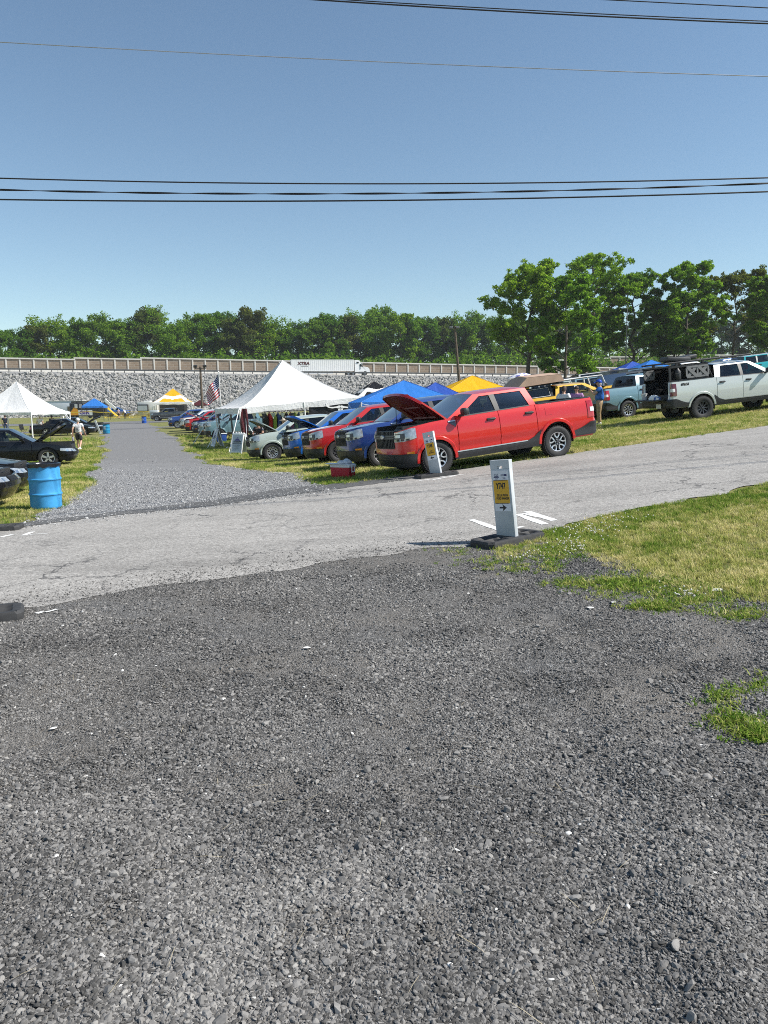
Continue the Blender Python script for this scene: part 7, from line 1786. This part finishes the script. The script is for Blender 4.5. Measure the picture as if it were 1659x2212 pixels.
# white banner board and camp gear
q = atd(1345, 812, 69); bn = thing('banner', 'narrow white banner with dark print beside the red off-roader', 'banner', (q.x, 69, Z(q.x, 69)), .1); mb = MB(); mb.box((0, 0, 1.1), (.85, .03, 1.7), (0, .06, 0)); bo = mb.build('cloth', WHITEP, bn); mb = MB(); mb.box((0, -.02, 1.3), (.4, .01, .3)); mb.box((.05, -.02, .9), (.25, .01, .3)); mb.build('print', NAVYINK, bo); mb = MB(); mb.tube([(-.4, .03, 0), (-.42, .03, 2.0)], .02, 6); mb.build('pole', DARKM, bn)
def camp_chair(label, loc, rz):
    o = thing('camp_chair', label, 'chair', loc, rz); mb = MB(); mb.grid([[Vector((x_, y_, .42 - .05 * math.cos(x_ * 6))) for y_ in (-.22, 0, .22)] for x_ in np.linspace(-.25, .25, 5)]); mb.build('seat', C_BLK, o); mb = MB(); mb.grid([[Vector((x_, .22 + z_ * .2, .42 + z_)) for z_ in (0, .25, .5)] for x_ in (-.26, 0, .26)]); mb.build('backrest', C_BLK, o)
    for a, b in (((-.26, -.22, 0), (.26, .2, .42)), ((.26, -.22, 0), (-.26, .2, .42)), ((-.26, .22, 0), (-.27, -.2, .6)), ((.26, .22, 0), (.27, -.2, .6))): mb = MB(); mb.tube([a, b], .014, 6); mb.build('leg', DARKM, o)
    return o
q = gp(52, 938); camp_chair('black folding chair left of the tent pole on the left lawn', q, 1.2)
q = gp(66, 932) + Vector((0, 4, 0)); camp_chair('black folding chair half hidden under the left tent', Vector((q.x, q.y, Z(q.x, q.y))), -2.2)
q = gp(96, 937); gb = thing('cool_box', 'grey wheeled cool box under the left tent', 'cool box', q, .3); mb = MB(); mb.box((0, 0, .33), (.85, .5, .5), bevel=.04); mb.build('body', plain('blue_grey_plastic', (.18, .23, .30), .5), gb, smooth=40); mb = MB(); mb.box((0, 0, .63), (.89, .54, .1), bevel=.03); mb.build('lid', plain('grey_lid', (.28, .3, .33), .5), gb, smooth=40); mb = MB(); [mb.lathe([(0, -.03), (.1, -.03), (.1, .03), (0, .03)], 12, 'Y', (.38, sg * .26, .1)) for sg in (-1, 1)]; mb.build('wheels', RUBBER, gb)
pb_ = thing('bundle_of_poles', 'bundle of white poles and ropes slanting from the left tent corner', 'tent poles', (-28.6, 69.5, Z(-28.6, 69.5)))
for k, (dx, dy, ex) in enumerate(((0, 0, .35), (.3, .1, 1.0), (.5, .0, 1.7), (.6, .3, 2.3), (.2, .2, 2.0))): mb = MB(); mb.tube([(dx * .2, 0, 2.2), (ex, -1.2 - dy, 0)], .035, 6); mb.build('pole', WHITEM, pb_)
q = gp(216, 938); o = thing('marker_board', 'short white board leaning near the nose of the far saloon', 'board', q, 0); mb = MB(); mb.box((-.25, .3, .55), (.16, .05, 1.35), (.15, -.28, 0)); mb.build('plank', WHITEP, o); mb = MB(); mb.box((.02, .15, .1), (.05, .6, .05)); mb.build('prop', WHITEM, o)
umb = thing('parasol', 'blue and white patterned parasol behind the tan roof tent', 'parasol', (0, 0, 0)); q = atd(1128, 812, 52); umb.location = (q.x, 52, Z(q.x, 52)); hh = q.z - umb.location.z + .2
mb = MB(); mb.mi = 0
rows = [[Vector((r_ * math.cos(a), r_ * math.sin(a), hh - .42 * (r_ / 1.0) ** 2)) for a in np.linspace(0, 2 * math.pi, 16, endpoint=False)] for r_ in np.linspace(.02, .95, 7)]; mb.grid(rows, wrapv=True); mb.m = [((i // 16) * 5 + (i % 16) * 3 + (i // 16) * (i % 16)) % 2 for i in range(len(mb.f))]; mb.build('cover', [plain('parasol_blue', (.08, .09, .40), .8), plain('parasol_white', (.7, .7, .72), .8)], umb); mb = MB(); mb.tube([(0, 0, 0), (0, 0, hh)], .02, 6); mb.build('pole', DARKM, umb)

# ------------------------------------------------------------------ articulated lorry on the highway
D_ = 6.0
aR = a_of_px(798, D_); lr = thing('articulated_lorry', 'white articulated lorry with long ribbed trailer driving along the highway', 'lorry', wpt(aR, D_, zrd(aR) + .06), math.atan2(WD.y, WD.x) )
WP = plain('lorry_white', (.84, .84, .84), .35, 0, .04, 1, 0, .5)
TL_ = 16.15; x1 = -4.15; x0 = x1 - TL_        # local x: 0 = front bumper
mb = MB(); mb.box(((x0 + x1) / 2, 0, 2.62), (TL_, 2.6, 2.86), bevel=.03); tr_ = mb.build('trailer', WP, lr)
mb = MB()
for k in range(31): mb.box((x0 + .3 + k * .517, -1.31, 2.62), (.05, .02, 2.7))
mb.box(((x0 + x1) / 2, -1.315, 1.24), (TL_, .03, .14)); mb.box(((x0 + x1) / 2, -1.315, 4.0), (TL_, .03, .1)); mb.build('ribs', plain('lorry_rib', (.78, .785, .79), .4), tr_)
decal('XTRA', 1.0, tr_, Matrix.Translation((x0 + 3.1, -1.34, 3.05)) @ Matrix.Rotation(R(90), 4, 'X'), plain('brown_lettering', (.09, .03, .03), .5), 1.15, .06, shear=.15)
mb = MB(); mb.box((x0 + 3.4, -1.335, 2.4), (1.9, .01, .14)); mb.build('small_lettering', plain('grey_lettering', (.35, .33, .33), .5), tr_)
mb = MB(); mb.box(((x0 + x1) / 2 - 1, -1.1, .85), (7.2, .04, .72)); mb.build('side_skirt', WP, tr_)
def dual(x_):
    r_ = bpy.data.objects.new('wheel', None); link(r_, lr); r_.location = (x_, 0, .52)
    for sg in (-1, 1):
        mb = MB(); mb.lathe([(.28, -.3), (.5, -.3), (.52, -.26), (.52, .26), (.5, .3), (.28, .3)], 24, 'Y', (0, sg * .98, 0)); mb.build('tyre', RUBBER, r_, smooth=40); mb = MB(); mb.lathe([(.28, .25), (.2, .1), (0, .12)], 20, 'Y', (0, sg * .98 * 1, 0)) if sg > 0 else mb.lathe([(.28, -.25), (.2, -.1), (0, -.12)], 20, 'Y', (0, -.98, 0)); mb.build('rim', SILVER, r_, smooth=40)
for x_ in (x0 + 1.6, x0 + 2.9, -5.6, -4.3, -1.25): dual(x_)
mb = MB()
prof = [(-3.95, .95), (-3.95, 3.92), (-3.2, 3.98), (-2.7, 3.85), (-2.05, 3.0), (-1.75, 2.35), (-.5, 2.12), (-.12, 1.75), (0, 1.2), (0, .55), (-.6, .5), (-.75, .95)]
n_ = len(prof); mb.add([(x_, -1.22 if z_ < 3.2 else -1.1, z_) for x_, z_ in prof] + [(x_, 1.22 if z_ < 3.2 else 1.1, z_) for x_, z_ in prof], [tuple(range(n_))[::-1], tuple(range(n_, 2 * n_))] + [(i, (i + 1) % n_, n_ + (i + 1) % n_, n_ + i) for i in range(n_)]); mb.build('cab', WP, lr)
mb = MB(); mb.add([(-2.62, -1.235, 2.30), (-1.98, -1.235, 2.30), (-2.22, -1.235, 2.95), (-2.62, -1.235, 2.95)], [(0, 1, 2, 3)]); mb.build('side_window', plain('dark_pane', (.02, .025, .03), .1, 0, .1, 4, 0, 1), lr); mb = MB(); mb.box((-3.15, -1.12, 3.35), (.55, .28, .28)); mb.build('sleeper_window', plain('dark_pane', (.02, .025, .03)), lr)
mb = MB(); mb.add([(-1.80, -1.05, 2.42), (-1.80, 1.05, 2.42), (-2.06, 1.0, 3.03), (-2.06, -1.0, 3.03)], [(0, 1, 2, 3)]); mb.v = [(x_ + .03, y_, z_ + .02) for x_, y_, z_ in mb.v]; mb.build('windscreen', plain('dark_pane', (.02, .025, .03)), lr)
mb = MB(); mb.box((-1.95, -1.42, 2.55), (.14, .16, .75), bevel=.03); mb.box((-1.95, -1.3, 2.9), (.06, .3, .05)); mb.build('mirror', BLACKP, lr)
mb = MB(); mb.box((-4.05, -1.0, 2.4), (.1, .25, 2.9)); mb.box((-4.2, 0, .95), (3.6, .9, .22)); mb.tube([(-2.9, -1.0, .8), (-1.9, -1.0, .8)], .3, 14); mb.build('chassis', DARKM, lr)
mb = MB(); mb.box((-3.0, -1.15, .72), (1.9, .1, .5), bevel=.03); mb.build('side_fairing', WP, lr); mb = MB(); mb.box((-.12, -.9, 1.25), (.3, .45, .3), bevel=.05); mb.build('headlight', LENS, lr)
mb = MB(); 
for sg in (-1, 1): mb.add([(-1.25 + .62 * math.cos(t), sg * 1.235, .52 + .62 * math.sin(t)) for t in np.linspace(0, math.pi, 14)], [tuple(range(14))])
mb.build('wheel_arch', DARKM, lr)
# ------------------------------------------------------------------ people
def skin_mesh(name, nodes, edges, radii, mat, parent, root=0, sub=2):
    me = bpy.data.meshes.new(name); me.from_pydata([tuple(n) for n in nodes], edges, []); me.materials.append(mat)
    o = bpy.data.objects.new(name, me); link(o, parent)
    sm = o.modifiers.new('skin', 'SKIN'); sm.use_smooth_shade = True; sm.branch_smoothing = .4
    lay = me.skin_vertices[0].data
    for i, r_ in enumerate(radii):
        lay[i].radius = r_ if isinstance(r_, (tuple, list)) else (r_, r_); lay[i].use_root = (i == root)
    ss = o.modifiers.new('smooth', 'SUBSURF'); ss.levels = sub; ss.render_levels = sub
    return o
def person(label, loc, facing, J=None, shirt=None, legs=None, shoes=BLACKP, short_legs=False, hair=None, hat=None, group=None, height=1.76, hat_brim=.0, bare_arm=True, glasses=False, girth=1.0):
    """J overrides joints; local frame: +y is where the person faces, x to their right"""
    k = height / 1.76
    j = dict(pel=(0, 0, .95), waist=(0, .0, 1.10), chest=(0, .01, 1.30), neck=(0, 0, 1.47), head=(0, .02, 1.60), crown=(0, .015, 1.705),
             shR=(.185, 0, 1.42), elR=(.25, -.03, 1.13), wrR=(.27, .06, .88), shL=(-.185, 0, 1.42), elL=(-.25, -.03, 1.13), wrL=(-.27, .06, .88),
             hipR=(.095, 0, .92), knR=(.105, .02, .50), anR=(.11, -.02, .09), hipL=(-.095, 0, .92), knL=(-.105, .02, .50), anL=(-.11, -.02, .09))
    if J: j.update(J)
    j = {a: Vector(b) * k for a, b in j.items()}
    root = thing('person', label, 'person', loc, facing - math.pi / 2, group)
    nd, ed, rd = [], [], []
    def add(p, r_, prev=None):
        nd.append(Vector(p)); rd.append(r_ * k if not isinstance(r_, tuple) else (r_[0] * k, r_[1] * k))
        if prev is not None: ed.append((prev, len(nd) - 1))
        return len(nd) - 1
    pel = add(j['pel'], (.15, .11)); wa = add(j['waist'], (.14, .10), pel); ch = add(j['chest'], (.165, .115), wa); sh_ = add(j['neck'] - Vector((0, 0, .04 * k)), .075, ch); ne = add(j['neck'] + Vector((0, .0, .035 * k)), .052, sh_)
    hd = j['head']; jaw = add(hd + Vector((0, .015, -.055)) * k, (.062, .07), ne); h1 = add(hd + Vector((0, 0, .02)) * k, (.078, .095), jaw); add(j['crown'], (.06, .072), h1)
    fwd = Vector((0, 1, 0)); add(hd + Vector((0, .112, .0)) * k, .014, h1)
    for s_ in (-1, 1): add(hd + Vector((s_ * .083, 0, .0)) * k, .016, h1)
    for s_, t in ((1, 'R'), (-1, 'L')):
        a = add(j['sh' + t], .058, ch); b = add(j['sh' + t].lerp(j['el' + t], .5), .05, a); e = add(j['el' + t], .042, b); f = add(j['el' + t].lerp(j['wr' + t], .5), .038, e); w_ = add(j['wr' + t], .028, f)
        d = (j['wr' + t] - j['el' + t]).normalized(); palm = add(j['wr' + t] + d * .065 * k, (.034, .022), w_)
        sd_ = d.cross(Vector((0, 1, .2))); sd_ = sd_.normalized() if sd_.length > .1 else Vector((1, 0, 0)); cu = d.cross(sd_).normalized()
        for q, ln in ((-.028, .068), (-.009, .08), (.010, .075), (.028, .058)):
            f1 = add(j['wr' + t] + d * (.10) * k + sd_ * q * k, .010, palm); f2 = add(j['wr' + t] + d * (.10 + ln * .55) * k + sd_ * q * k + cu * .012 * k, .009, f1); add(j['wr' + t] + d * (.10 + ln * .9) * k + sd_ * q * k + cu * .04 * k, .008, f2)
        t1 = add(j['wr' + t] + d * .045 * k + sd_ * -.045 * k, .012, w_); add(j['wr' + t] + d * .085 * k + sd_ * -.06 * k + cu * .02 * k, .010, t1)
        a = add(j['hip' + t], .09, pel); b = add(j['hip' + t].lerp(j['kn' + t], .5), .077, a); c = add(j['kn' + t], .058, b); d_ = add(j['kn' + t].lerp(j['an' + t], .4), .056, c); e = add(j['an' + t], .038, d_); add(j['an' + t] + Vector((0, .13, -.055)) * k, .035, e)
    skin_mesh('body', nd, ed, rd, SKIN, root)
    # shirt
    def garment(name, chains, mat):
        N_, E_, R_ = [], [], []
        for ch_ in chains:
            prev = None
            for p, r_ in ch_:
                hit = next((i for i, q in enumerate(N_) if (q - Vector(p)).length < 1e-5), None)
                if hit is None: N_.append(Vector(p)); R_.append(tuple(x * k * girth for x in r_) if isinstance(r_, tuple) else r_ * k * (1 + (girth - 1) * .5)); hit = len(N_) - 1
                if prev is not None and (prev, hit) not in E_: E_.append((prev, hit))
                prev = hit
        return skin_mesh(name, N_, E_, R_, mat, root)
    J_ = j
    if shirt:
        lo = J_['pel'] + Vector((0, 0, -.04 * k))
        garment('shirt', [[(lo, (.195, .155)), (J_['waist'], (.19, .155)), (J_['chest'], (.20, .155)), (J_['neck'] - Vector((0, 0, .05 * k)), .085)]] + [[(J_['chest'], (.20, .155)), (J_['sh' + t], .085), (J_['sh' + t].lerp(J_['el' + t], .62), .072)] for t in 'RL'], shirt)
    if legs:
        end = .88 if short_legs else .97
        garment('shorts' if short_legs else 'trousers', [[(J_['pel'] + Vector((0, 0, .06 * k)), (.165, .125)), (J_['pel'], (.17, .13)), (J_['hip' + t], .112), (J_['hip' + t].lerp(J_['kn' + t], .5), .095 if not short_legs else .105), (J_['kn' + t] if not short_legs else J_['hip' + t].lerp(J_['kn' + t], .95), .078 if not short_legs else .098)] + ([] if short_legs else [(J_['kn' + t].lerp(J_['an' + t], .5), .07), (J_['an' + t] + Vector((0, 0, .01)), .06)]) for t in 'RL'], legs)
    for t in 'RL':
        mb = MB(); a = J_['an' + t]; mb.M = Matrix.Translation(a); mb.box((0, .055 * k, -.055 * k), (.10 * k, .27 * k, .07 * k), bevel=.03); mb.box((0, -.01, -.01), (.085 * k, .12 * k, .08 * k), bevel=.03); mb.build('shoe', shoes, root, smooth=50)
    # face
    mb = MB()
    for s_ in (-1, 1): mb.lathe([(0, .008), (.012, .004), (.013, -.004)], 8, 'Y', hd + Vector((s_ * .032, .086, .018)) * k)
    mb.box(hd + Vector((0, .082, -.05)) * k, (.045, .01, .008)); mb.build('face_features', plain('dark_eye', (.03, .02, .018), .4), root)
    if glasses: mb = MB(); mb.box(hd + Vector((0, .095, .022)) * k, (.14, .02, .035), bevel=.01); [mb.box(hd + Vector((s_ * .083, .03, .026)) * k, (.008, .12, .01)) for s_ in (-1, 1)]; mb.build('sunglasses', BLACKP, root)
    def dome(rx, ry, z0, z1, zlow, back=0.):
        P = []
        for i in range(9):
            t = i / 8 * math.pi / 2; P.append([hd + Vector((math.cos(a) * rx * math.cos(t), math.sin(a) * ry * math.cos(t) - .005 + (-back if math.sin(a) < 0 else 0) * (1 - math.sin(t)), lerp(z0 - (zlow if math.sin(a) < .3 else 0) * (1 - math.sin(t)), z1, math.sin(t)))) * k for a in np.linspace(0, 2 * math.pi, 20, endpoint=False)])
        mb = MB(); mb.grid(P, wrapv=True); return mb
    if hair: dome(.092, .108, .045, .135, .09).build('hair', hair, root, smooth=60)
    if hat:
        mb = dome(.102, .118, .055, .155, .02)
        if hat_brim: mb.lathe([(.09, .06 * 1), (hat_brim, .045), (hat_brim, .052), (.09, .07)], 24, 'Z', hd * 1.0 + Vector((0, 0, .0)))
        else: mb.grid([[hd + Vector((u * .085, .10 + .09 * v * (1 - .35 * u * u), .062 - .015 * v - .02 * u * u)) * k for u in np.linspace(-1, 1, 7)] for v in (0, .5, 1)])
        mb.build('hat' if hat_brim else 'cap', hat, root, smooth=50)
    return root
TWH = cloth('white_tshirt', (.74, .74, .76), .1); TDK = cloth('dark_tshirt', (.02, .024, .04), 0.); TBL = cloth('blue_tshirt', (.03, .14, .50), .05); KHA = cloth('khaki_cotton', (.36, .25, .14), .0); DKC = cloth('charcoal_cotton', (.035, .035, .042), 0.); PUR = cloth('mauve_tshirt', (.40, .20, .42), .05); PNK = cloth('pale_pink_top', (.65, .45, .45), .05); CAPB = cloth('blue_cap_cloth', (.01, .06, .42), 0.); TANS = cloth('tan_shirt', (.36, .31, .22), .05); JEAN = cloth('denim', (.04, .06, .12), 0.)
HBR = plain('brown_hair', (.045, .025, .016), .7, 0, .3, 40); HGR = plain('grey_hair', (.35, .33, .31), .7, 0, .2, 40)
UP = math.pi / 2
q = gp(172, 973); wk = person('man in white T-shirt, dark shorts and white cap walking away up the left lawn', q, UP + .15, dict(anR=(.09, -.30, .16), knR=(.10, .02, .50), knL=(-.10, .16, .51), anL=(-.10, .20, .09), elL=(-.27, -.14, 1.14), wrL=(-.28, -.10, .88), elR=(.27, .02, 1.13), wrR=(.30, .16, .92)), TWH, DKC, WHITEP, True, HGR, TWH, height=1.80)
mb = MB()
for kx in range(5): mb.box((.0, -.152 + .003 * kx, 1.30 - kx * .045), (.22 - .03 * (kx % 3), .006, .012))
mb.build('shirt_print', INK, wk)
bg_ = thing('carry_bag', 'small grey bag hanging from the walking man\'s left hand', 'bag', q); bg_.rotation_euler = wk.rotation_euler; mb = MB(); mb.box((-.29, -.06, .62), (.10, .28, .26), bevel=.04); mb.build('pouch', plain('grey_bag_cloth', (.25, .25, .28), .8), bg_, smooth=40); mb = MB(); mb.tube([(-.29, -.14, .74), (-.29, -.07, .84), (-.29, .02, .74)], .008, 6); mb.build('strap', DARKM, bg_)
q = gp(13, 936); person('man in dark T-shirt and jeans standing at the left edge, back turned', q, UP + .2, dict(elL=(-.30, -.05, 1.15), elR=(.30, -.05, 1.15)), TDK, JEAN, BLACKP, False, HBR, None, height=1.80)
q = atd(1295, 870, 29.6); p_ = Vector((q.x, 29.6, Z(q.x, 29.6)))
bm_ = person('man in bright blue cap and T-shirt holding a camera up, behind the red pickup', p_, math.pi - .25, dict(elR=(.24, .18, 1.17), wrR=(.10, .34, 1.33), elL=(-.24, .18, 1.17), wrL=(-.10, .34, 1.33), head=(0, .05, 1.59), crown=(0, .03, 1.70)), TBL, KHA, WHITEP, False, HGR, CAPB, height=1.74, glasses=True, girth=1.32)
cm_ = thing('camera', 'small black camera held up by the man in the blue cap', 'camera', p_); cm_.rotation_euler = bm_.rotation_euler; mb = MB(); mb.box((0, .46, 1.37), (.15, .07, .10), bevel=.015); mb.build('case', BLACKP, cm_, smooth=40); mb = MB(); mb.lathe([(.035, .05), (.04, .12), (0, .12)], 14, 'Y', (0, .45, 1.37)); mb.build('lens', DARKM, cm_, smooth=40)
def ppl(label, px, D, facing, **k):
    q = atd(px, 880, D); return person(label, Vector((q.x, D, Z(q.x, D))), facing, **k)
ppl('dark-haired man in white T-shirt seen over the bed of the red pickup', 1217, 27.0, UP - .7, girth=1.12, shirt=TWH, legs=JEAN, hair=HBR, height=1.70, glasses=False)
ppl('woman in mauve T-shirt with sunglasses on her head over the red pickup\'s bed', 1245, 27.6, -UP - .5, girth=1.15, shirt=PUR, legs=JEAN, hair=HBR, height=1.64, glasses=True)
ppl('person in pale pink top and dark shorts at the far lane end', 255.5, 136, UP, shirt=PNK, legs=DKC, short_legs=True, hair=HGR, height=1.72)
ppl('person in white shirt bending forward beside the one in pink', 269.5, 136.5, UP + .9, J=dict(chest=(0, .16, 1.26), neck=(0, .30, 1.38), head=(0, .36, 1.47), crown=(0, .40, 1.57), shR=(.18, .24, 1.34), shL=(-.18, .24, 1.34), elR=(.22, .28, 1.08), wrR=(.16, .42, .92), elL=(-.22, .28, 1.08), wrL=(-.16, .42, .92)), shirt=TWH, legs=DKC, hair=HGR, hat=TWH, height=1.78)
ppl('person in tan shirt and broad sun hat under the big tent', 611, 38.5, -UP + .5, shirt=TANS, legs=DKC, hair=HGR, hat=plain('straw_hat', (.50, .42, .33), .8, 0, .1, 40), hat_brim=.21, height=1.66)
ppl('person in black leaning under the raised sage hood', 560, 34.2, -UP - .3, J=dict(chest=(0, .10, 1.28), neck=(0, .18, 1.43), head=(0, .24, 1.54), crown=(0, .26, 1.64), shR=(.18, .14, 1.38), shL=(-.18, .14, 1.38), elR=(.24, .22, 1.12), wrR=(.16, .42, 1.1), elL=(-.24, .22, 1.12), wrL=(-.16, .42, 1.1)), shirt=TDK, legs=DKC, hair=HBR, height=1.72)
ppl('person in white standing further back under the big tent', 641, 45.8, -UP, J=dict(elL=(-.3, .16, 1.2), wrL=(-.42, .3, 1.05)), shirt=TWH, legs=JEAN, hair=HGR, height=1.70)
ppl('tall person in white under the left tent beside its pole', 84, 66.5, UP, shirt=TWH, legs=WHITE and cloth('white_trousers', (.7, .7, .7), 0.), hair=HGR, hat=TWH, height=1.82)
ppl('person in dark clothes further under the left tent', 110, 69.5, UP + 1, shirt=TDK, legs=DKC, hair=HBR, hat=cloth('dark_cap', (.03, .03, .03), 0.), height=1.75)
ppl('person in white shirt and cap high up at the right edge', 1648, 70.5, -UP, shirt=TWH, legs=JEAN, hair=HGR, hat=TWH, height=1.85)
# ------------------------------------------------------------------ thin summer haze over the whole field
hz = MB(); hz.box((0, 180, 23), (800, 480, 66)); ho = hz.build('haze', bpy.data.materials.new('thin_haze')); ho['kind'] = 'stuff'
hm_ = ho.data.materials[0]; hm_.use_nodes = True; nt = hm_.node_tree; nt.nodes.remove(nt.nodes['Principled BSDF'])
pv = nt.nodes.new('ShaderNodeVolumePrincipled'); pv.inputs['Color'].default_value = (.86, .91, .97, 1); pv.inputs['Density'].default_value = .00019; pv.inputs['Anisotropy'].default_value = .2
nt.links.new(pv.outputs[0], nt.nodes['Material Output'].inputs['Volume'])
